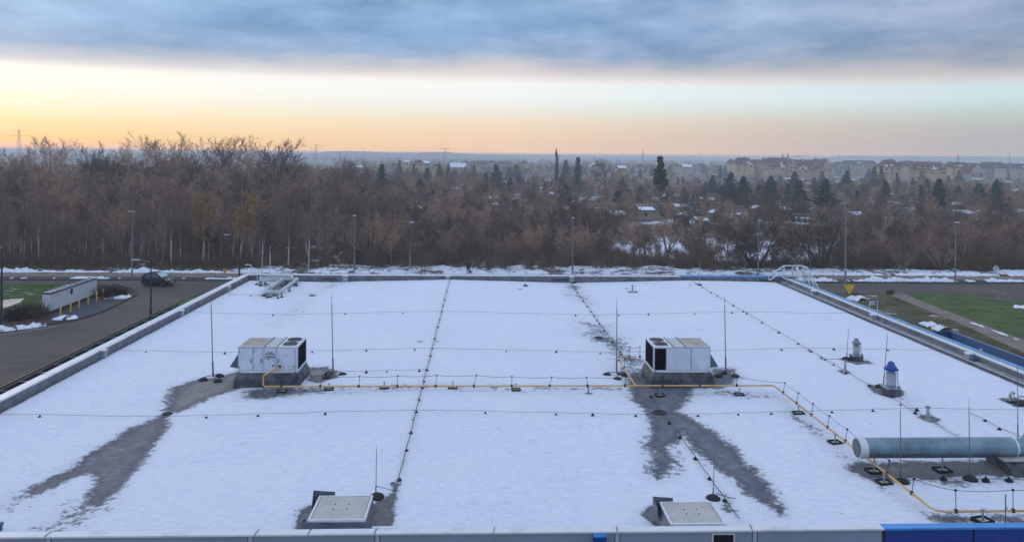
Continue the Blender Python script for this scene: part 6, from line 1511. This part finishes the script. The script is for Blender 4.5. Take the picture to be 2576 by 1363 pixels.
# ================================================================== garden sheds with snow on the roofs
M_shed = [mat('shed_brown', (.07, .05, .04), .85, var=.3), mat('shed_grey', (.16, .15, .14), .85, var=.3), mat('shed_cream', (.32, .27, .20), .85, var=.2)]
M_sroof = mat('roof_snow', (.74, .79, .88), .7, var=.05)
where = ['left', 'centre-left', 'centre', 'centre-right', 'right']
def shed(x, y, wpx, label, i, h=2.7):
    Yv = (CZ_ - h) * F_ / (y - hz_at(x)); p = Q(x, y, Yv); W = max(2.2, wpx / F_ * Yv); Dp = 3.2; e = empty('garden_shed', (p.x, Yv, 0), label, 'garden shed', 'garden sheds with snowy roofs')
    X = p.x; MB().bb(X - W / 2, X + W / 2, Yv, Yv + Dp, 0, h - .45).build('wall', M_shed[i % 3], e)
    gable = i % 3 == 0
    if gable: rf = MB().prism([(X - W / 2 - .2, Yv - .25, h - .5), (X + W / 2 + .2, Yv - .25, h - .5), (X, Yv - .25, h + .25)], (0, Dp + .5, 0))
    else: rf = MB().prism([(X - W / 2 - .2, Yv - .3, h - .42), (X - W / 2 - .2, Yv + Dp + .2, h + .1), (X - W / 2 - .2, Yv + Dp + .2, h - .1), (X - W / 2 - .2, Yv - .3, h - .56)], (W + .4, 0, 0))
    ro = rf.build('roof', M_shed[(i + 1) % 3], e)
    if gable: sn = MB().prism([(X - W / 2 - .24, Yv - .28, h - .42), (X, Yv - .28, h + .33), (X + W / 2 + .24, Yv - .28, h - .42), (X, Yv - .28, h + .20)], (0, Dp + .56, 0))
    else: sn = MB().prism([(X - W / 2 - .15, Yv - .25, h - .40), (X - W / 2 - .15, Yv + Dp + .15, h + .12), (X - W / 2 - .15, Yv + Dp + .15, h + .26), (X - W / 2 - .15, Yv - .25, h - .27)], (W * .92 + .2, 0, 0))
    sn.build('snow_cover', M_sroof, ro); MB().bb(X - W * .25, X - W * .25 + .7, Yv - .03, Yv + .01, .9, 1.6).build('window', M_glass, e)
sheds = [(1446, 508, 22), (1424, 523, 20), (1558, 536, 42), (1631, 526, 40), (1681, 492, 20), (1705, 492, 12), (1718, 518, 34), (1718, 541, 34), (1785, 501, 38), (1805, 533, 16), (1835, 544, 20), (1876, 497, 22), (1909, 522, 24), (1771, 552, 24),
  (2176, 479, 26), (2464, 452, 32), (2402, 463, 20), (2480, 481, 32), (2565, 480, 26), (2419, 515, 16), (2437, 536, 40), (2502, 538, 44), (2168, 540, 40), (2258, 512, 16), (2252, 490, 12), (2118, 458, 22), (2150, 453, 12), (2024, 452, 10), (2045, 462, 24), (2028, 479, 16), (1982, 525, 26), (1985, 450, 18),
  (1039, 508, 20), (969, 519, 12), (1026, 518, 20), (1048, 520, 14), (1144, 473, 20), (1183, 474, 14), (1200, 474, 10), (1222, 497, 30), (1262, 514, 20), (1300, 500, 16), (1385, 486, 10), (2300, 470, 14), (2390, 500, 14), (2540, 458, 14)]
sheds.sort()
for i, (x, y, w) in enumerate(sheds):
    ds = sorted(((abs(a - x), b2, c_) for j, (a, b2, c_) in enumerate(sheds) if j != i))
    n_ = ['first', 'second', 'third', 'fourth', 'fifth', 'sixth', 'seventh', 'eighth', 'ninth', 'tenth', 'eleventh', 'twelfth', 'thirteenth', 'fourteenth', 'fifteenth', 'sixteenth', 'seventeenth', 'eighteenth', 'nineteenth', 'twentieth', 'twenty-first', 'twenty-second', 'twenty-third']
    side = i < 23; k = i if side else len(sheds) - 1 - i
    shed(x, y, w, '%s snow-topped garden shed counted from the %s edge of the gardens' % (n_[k], 'left' if side else 'right'), i)

# ================================================================== apartment blocks
M_wall = [mat('render_yellow', (.48, .37, .20), .85, var=.08), mat('render_pale', (.42, .38, .32), .85, var=.08), mat('render_grey', (.30, .32, .36), .85, var=.08)]
M_roofr = mat('roof_maroon', (.105, .030, .032), .8, var=.3, vscale=.6); M_roofd = mat('roof_dark', (.04, .05, .06), .8, var=.2); M_win = mat('window_dark', (.03, .04, .055), .3)
def block(x0, x1, yr, ye, Yv, label, wi=0, roof='hip', wins=True, rm_=None, dep=13.0, seed=0, dormers=0, chim=2, snow=2):
    r = random.Random(seed); a, b_ = Q(x0, ye, Yv), Q(x1, ye, Yv); ze = a.z; zr = Q((x0 + x1) / 2, yr, Yv + dep * .35).z; W = b_.x - a.x; X0, X1 = a.x, b_.x; rm_ = rm_ or M_roofr
    e = empty('apartment_block', ((X0 + X1) / 2, Yv, 0), label, 'apartment block', 'apartment blocks on the horizon')
    wl = MB().bb(X0, X1, Yv, Yv + dep, 0, ze).build('wall', M_wall[wi], e)
    o = .5
    if roof == 'gable_front':
        rf = MB().prism([(X0 - o, Yv - o, ze - .3), (X1 + o, Yv - o, ze - .3), ((X0 + X1) / 2, Yv - o, zr)], (0, dep + 2 * o, 0))
        MB().prism([(X0, Yv - o - .05, ze), (X1, Yv - o - .05, ze), ((X0 + X1) / 2, Yv - o - .05, zr - .5)], (0, .04, 0)).build('gable_wall', M_wall[wi], e)
    else:
        ins = 3.0 if roof == 'hip' else 0.0
        rf = MB(); rf.add([(X0 - o, Yv - o, ze), (X1 + o, Yv - o, ze), (X1 + o, Yv + dep + o, ze), (X0 - o, Yv + dep + o, ze), (X0 + min(ins, W * .3), Yv + dep * .4, zr), (X1 - min(ins, W * .3), Yv + dep * .4, zr)], [(0, 3, 2, 1), (0, 1, 5, 4), (1, 2, 5), (2, 3, 4, 5), (3, 0, 4)])
    ro = rf.build('roof', rm_, e)
    def on_roof(u, f): # point on the front slope
        return (X0 + W * u, Yv - o + (dep * .4 + o) * f, ze + (zr - ze) * f)
    for i in range(snow if roof != 'gable_front' else 0):
        u = r.uniform(.1, .7); w = r.uniform(.10, .25); f0 = r.uniform(.0, .3); f1 = f0 + r.uniform(.12, .3)
        p0, p1, p2, p3 = on_roof(u, f0), on_roof(u + w, f0 + .02), on_roof(u + w * .8, f1), on_roof(u + w * .1, f1 - .04)
        MB().prism([p0, p1, p2, p3], (0, -.12, .2)).build('snow_patch', M_sroof, ro)
    for i in range(dormers):
        u = (i + .5) / dormers; p = on_roof(u, .25); q = MB().bb(p[0] - 1.1, p[0] + 1.1, p[1] - .6, p[1] + 3, p[2] - .3, p[2] + 1.7).build('dormer', M_wall[wi], ro); MB().bb(p[0] - 1.3, p[0] + 1.3, p[1] - .9, p[1] + 3.2, p[2] + 1.7, p[2] + 1.95).build('dormer_roof', rm_, ro)
        MB().bb(p[0] - .6, p[0] + .6, p[1] - .68, p[1] - .61, p[2] + .3, p[2] + 1.4).build('dormer_window', M_win, ro)
    for i in range(chim):
        u = r.uniform(.15, .85); MB().bb(X0 + W * u - .6, X0 + W * u + .6, Yv + dep * .3, Yv + dep * .3 + 1, zr - 2.2, zr + .7).build('chimney', M_wall[2], ro)
    if wins:
        n = max(2, int(W / 4.2)); z = ze - 2.4
        while z > 3.5:
            for i in range(n):
                if r.random() < .85: cx = X0 + W * (i + .5) / n; f = MB().bb(cx - .75, cx + .75, Yv - .06, Yv + .02, z, z + 1.5).build('window', M_win, e)
            z -= 3.0
Yb = 640
B = [(1836, 1852, 401, 412, 668, 'narrow maroon-roofed block at the left end of the apartment row', 1, 'hip', 0, 0), (1851, 1897, 396.5, 413.5, 640, 'first wide block from the left with chimneys and snow on a maroon roof', 0, 'hip', 1, 2),
     (1896, 1921, 402, 422, 652, 'low recessed block with a dark maroon roof between the first and second wide ones', 0, 'flat', 1, 1), (1920, 1936, 398, 411, 640, 'narrow stair tower block with small windows, left of the second wide one', 0, 'hip', 0, 0),
     (1936, 1987, 397, 421, 645, 'second wide block with two snow-covered dormers', 0, 'gable', 3, 2), (1986, 2003, 399, 408, 640, 'narrow tower block with snow on its roof in the middle of the row', 0, 'hip', 0, 1),
     (2003, 2052, 402, 426, 640, 'third wide block with snow patches on low dormers', 0, 'gable', 3, 3), (2052, 2068, 399, 410, 650, 'narrow block right of the third wide one', 0, 'hip', 0, 0),
     (2068, 2093, 400, 424, 628, 'gable-fronted block at the right end of the apartment row', 0, 'gable_front', 0, 0), (2098, 2133, 408, 420, 700, 'grey gabled block just right of the apartment row', 2, 'gable_front', 0, 0),
     (2128, 2205, 404, 413, 760, 'long low dark-roofed block right of the apartment row', 1, 'gable', 0, 1),
     (2222, 2268, 402, 421, 560, 'separate block with a plain maroon trapezoid roof and one chimney', 0, 'hip', 0, 2), (2268, 2287, 407, 424, 580, 'narrow link block right of the plain maroon roof', 0, 'gable', 0, 1),
     (2286, 2306, 405, 417, 570, 'narrow dark-roofed block left of the wide right-hand one', 1, 'gable_front', 0, 0), (2306, 2367, 407, 428, 565, 'wide right-hand block with snow strips and dormers', 0, 'gable', 4, 3),
     (2367, 2382, 408, 420, 575, 'narrow tower right of the wide right-hand block', 0, 'hip', 0, 1), (2394, 2438, 408, 422, 600, 'dark maroon block half hidden by trees at the right', 0, 'gable', 2, 2),
     (2438, 2478, 411, 436, 540, 'pale gable-fronted block at the right behind the long snowy shed roof', 1, 'gable_front', 0, 0), (2480, 2530, 408, 424, 640, 'long grey block near the right edge', 2, 'gable', 0, 1), (2528, 2600, 412, 424, 620, 'pale block with a flat dark roof at the right edge', 1, 'gable', 2, 1)]
for i, (x0, x1, yr, ye, Yv, lab, wi, rt, do, sn) in enumerate(B):
    block(x0, x1, yr, ye, Yv, lab, wi, rt, wins=True, dormers=do, snow=sn, seed=i + 1, chim=2 if rt == 'hip' and x1 - x0 > 30 else 1, rm_=M_roofd if 'dark-roofed' in lab or wi == 2 or 'flat dark' in lab else M_roofr)
# small valley houses
def house(x, yr, w, Yv, label, i, snowy=True):
    h = Q(x, yr, Yv).z; p = Q(x, yr, Yv); W = w / F_ * Yv; Dp = 9; e = empty('valley_house', (p.x, Yv, 0), label, 'house', 'houses in the valley'); X = p.x; ze = max(h - W * .28, h * .55)
    MB().bb(X - W / 2, X + W / 2, Yv, Yv + Dp, 0, ze).build('wall', M_wall[(i + 1) % 3], e)
    if i % 2: rf = MB().prism([(X - W / 2 - .4, Yv - .4, ze), (X + W / 2 + .4, Yv - .4, ze), (X, Yv - .4, h)], (0, Dp + .8, 0)); k = [(X - W / 2 - .45, Yv - .45, ze + .1), (X, Yv - .45, h + .25), (X, Yv - .45, h - .1)]; dv = (0, Dp + .9, 0)
    else: rf = MB().prism([(X - W / 2 - .4, Yv - .4, ze), (X - W / 2 - .4, Yv + Dp / 2, h), (X - W / 2 - .4, Yv + Dp + .4, ze)], (W + .8, 0, 0)); k = [(X - W / 2 - .2, Yv - .4, ze + .1), (X - W / 2 - .2, Yv + Dp / 2, h + .15), (X - W / 2 - .2, Yv + Dp / 2, h + .35), (X - W / 2 - .2, Yv - .4, ze + .3)]; dv = (W + .4, 0, 0)
    ro = rf.build('roof', M_roofd if i % 3 else M_roofr, e)
    if snowy: MB().prism(k, dv).build('snow_cover', M_sroof, ro)
    for s_ in (-.25, .2): MB().bb(X + W * s_ - .6, X + W * s_ + .6, Yv - .05, Yv + .01, ze - 2.2, ze - .9).build('window', M_win, e)
    MB().bb(X + W * .2, X + W * .2 + .8, Yv + Dp * .4, Yv + Dp * .4 + .8, h - 1, h + .9).build('chimney', M_wall[2], ro)
hs = [(905, 417, 16, 600, 1), (993, 411, 22, 640, 0), (1022, 404, 14, 700, 1), (1052, 402, 26, 600, 1), (1072, 406, 18, 620, 1), (1097, 412, 22, 560, 1), (1152, 411, 38, 560, 1), (1172, 404, 20, 900, 0), (1205, 405, 40, 850, 0), (1237, 402, 30, 950, 0), (1270, 405, 34, 900, 0), (1318, 404, 30, 980, 0), (1500, 411, 30, 700, 1), (1566, 418, 20, 520, 1), (1610, 412, 26, 800, 0), (1700, 410, 28, 850, 0), (1730, 414, 24, 700, 1), (1765, 411, 22, 900, 0), (1440, 420, 40, 480, 0), (1640, 415, 20, 750, 0)]
hs.sort(); ords = n_[:12]
for i, (x, yr, w, Yv, s_) in enumerate(hs):
    k = i if i < 10 else len(hs) - 1 - i
    house(x, yr, w, Yv, ('%s hazy valley house from the %s, %s roof' % (n_[k], 'left' if i < 10 else 'right', 'snow-covered' if s_ else 'dark')), i, bool(s_))

# ================================================================== pylons, masts, crane
M_lat = mat('lattice_steel', (.06, .065, .08), .6)
def pylon(x, yt, Yv, label, w=5.0, arms=True, thin=False):
    t_ = Q(x, yt, Yv); X, H = t_.x, t_.z; e = empty('power_pylon' if arms else 'radio_mast', (X, Yv, 0), label, 'pylon' if arms else 'mast'); q = MB(); rr = Yv / 1000 * .13 + .04
    if thin: q.cyl((X, Yv, 0), (X, Yv, H), rr * 1.4, rr * .8, n=5)
    else:
        for sx in (-1, 1):
            for sy_ in (-1, 1): q.cyl((X + sx * w * .5, Yv + sy_ * w * .5, 0), (X + sx * .4, Yv + sy_ * .4, H), rr, rr * .7, n=4, caps=False)
        z = 2.0
        while z < H - 2: k = w * .5 * (1 - z / H) + .4 * z / H; k2 = w * .5 * (1 - (z + 3) / H) + .4; q.cyl((X - k, Yv, z), (X + k2, Yv, z + 3), rr * .5, n=3, caps=False); q.cyl((X + k, Yv, z), (X - k2, Yv, z + 3), rr * .5, n=3, caps=False); z += 3
    q.build('tower', M_lat, e)
    if arms:
        for zz, ww in ((H - 1.5, 7), (H - 6, 10)): MB().cyl((X - ww, Yv, zz), (X + ww, Yv, zz), rr * .8, n=4).build('cross_arm', M_lat, e)
    return e
pylon(48, 326, 750, 'pale power pylon in the sunset above the left wood'); pylon(795, 363, 1200, 'power pylon on the horizon left of the flat hills'); pylon(787, 371, 1300, 'smaller mast just left of the horizon pylon', thin=True, arms=False)
pylon(1119, 372, 1100, 'power pylon carrying lines above the flat hills'); pylon(1127, 361, 1200, 'tallest thin mast beside the pylon above the flat hills', arms=False, thin=True)
pylon(916, 376, 1600, 'thin mast on the first flat hill', arms=False, thin=True); pylon(1059, 380, 1600, 'thin mast on the second flat hill', arms=False, thin=True); pylon(1290 - 140, 379, 1700, 'faint mast right of the second flat hill', arms=False, thin=True)
pylon(1617, 376, 1000, 'lattice mast on the horizon left of the mistletoe tree', w=4, arms=False); pylon(2410, 389, 700, 'dark lattice mast with wires above the right-hand blocks', w=3.5, arms=False)
pylon(2111, 388, 1200, 'short mast right of the apartment row', arms=False, thin=True); pylon(2540, 384, 1500, 'faint pylon near the right edge', w=6, arms=False); pylon(1762, 380, 1600, 'very faint mast left of the apartment row', arms=False, thin=True)
pylon(2516, 388, 1600, 'fainter mast left of the faint right-edge pylon', arms=False, thin=True)
cr0 = Q(2006, 392, 900); e = empty('tower_crane', (cr0.x, 900, 0), 'thin crane jib behind the apartment row', 'crane'); MB().cyl((cr0.x - 3, 900, 0), (cr0.x - 3, 900, Q(0, 396, 900).z + 0), .3, n=4).build('tower', M_lat, e); a, b_ = Q(1996, 394, 900), Q(2038, 389, 900); MB().cyl(a, b_, .3, .12, n=4).build('jib', M_lat, e)
a, b_ = Q(1119, 373, 1100), Q(1000, 380, 1400); tag(MB().tube([Q(1119, 373.5, 1100), Q(1060, 376, 1150), Q(1000, 375, 1200)], .10, 3).build('power_line', M_lat, None), 'thin power line running left from the central pylon', 'power line')
tag(MB().tube([Q(1119, 373.5, 1100), Q(1180, 378, 1150), Q(1240, 377, 1200)], .10, 3).build('power_line', M_lat, None), 'thin power line running right from the central pylon', 'power line')
tag(MB().tube([Q(2410, 390, 700), Q(2440, 394, 740), Q(2485, 399, 800)], .10, 3).build('power_line', M_lat, None), 'sagging wire from the dark lattice mast at the right', 'power line')

# ================================================================== hills
hm = mat('hill_cover', (.035, .05, .045), .95, var=.4, vscale=.004, col2=(.16, .17, .18), lo=.4, hi=.75)
def ridge(name, prof, Yv, depth, seed, zb=0.0):
    r = random.Random(seed); mb = MB(); top = []
    for (xa, ya), (xb_, yb) in zip(prof[:-1], prof[1:]):
        n = max(2, int((xb_ - xa) / 5))
        for i in range(n): u = i / n; top.append(Q(xa + (xb_ - xa) * u, ya + (yb - ya) * u - r.random() * .7, Yv))
    top.append(Q(*prof[-1], Yv)); n = len(top); vs = []
    for p in top: vs += [(p.x, Yv - depth, zb), (p.x, Yv - depth * .45, zb + (p.z - zb) * .55), (p.x, Yv, p.z), (p.x * 1.05, Yv + depth, zb)]
    fs = []
    for i in range(n - 1):
        for j in range(3): fs.append((i * 4 + j, (i + 1) * 4 + j, (i + 1) * 4 + j + 1, i * 4 + j + 1))
    mb.add(vs, fs); o = mb.build(name, hm, None, smooth=True); tag(o, kind='structure'); return o
ridge('hills', [(680, 391), (800, 389.5), (818, 382), (860, 380.5), (930, 382), (985, 386), (1040, 386.5), (1068, 383), (1120, 383.5), (1165, 387), (1210, 390.5), (1290, 392)], 3200, 700, 1)
ridge('hills', [(-300, 388), (300, 388), (700, 389), (990, 387), (1020, 383.5), (1060, 386), (1200, 388.5), (1290, 391), (1400, 391.5), (1500, 394), (1650, 396), (1800, 398.5), (1950, 401), (2150, 404), (2700, 409)], 4400, 800, 2)
ridge('hills', [(2040, 401), (2110, 393), (2150, 391.5), (2220, 393), (2300, 392.5), (2400, 394.5), (2480, 394), (2700, 398)], 3900, 700, 3)

# ================================================================== haze
hz = MB().bb(-8900 - 200, 8900 + 200, -160, 12100, -1.0, HAZE_TOP)
hzo = hz.build('haze', bpy.data.materials.new('haze'), None); tag(hzo, kind='stuff'); hzo['label'] = 'thin blue winter haze lying over the valley'
m = hzo.data.materials[0]; m.use_nodes = True; t = m.node_tree
for n in list(t.nodes): t.nodes.remove(n)
pv = t.nodes.new('ShaderNodeVolumePrincipled'); pv.inputs['Color'].default_value = (.91, .96, 1.0, 1); pv.inputs['Density'].default_value = HAZE_D; pv.inputs['Anisotropy'].default_value = 0.0
ou = t.nodes.new('ShaderNodeOutputMaterial'); t.links.new(pv.outputs[0], ou.inputs['Volume'])

# ------------------------------------------------------------------ render settings
sc.render.engine = 'CYCLES'
cy = sc.cycles
cy.max_bounces = 5; cy.diffuse_bounces = 3; cy.glossy_bounces = 2; cy.transmission_bounces = 2; cy.volume_bounces = 2; cy.transparent_max_bounces = 4
cy.use_denoising = True; cy.denoiser = 'OPENIMAGEDENOISE'; cy.denoising_prefilter = 'NONE'; cy.denoising_input_passes = 'RGB_ALBEDO_NORMAL'
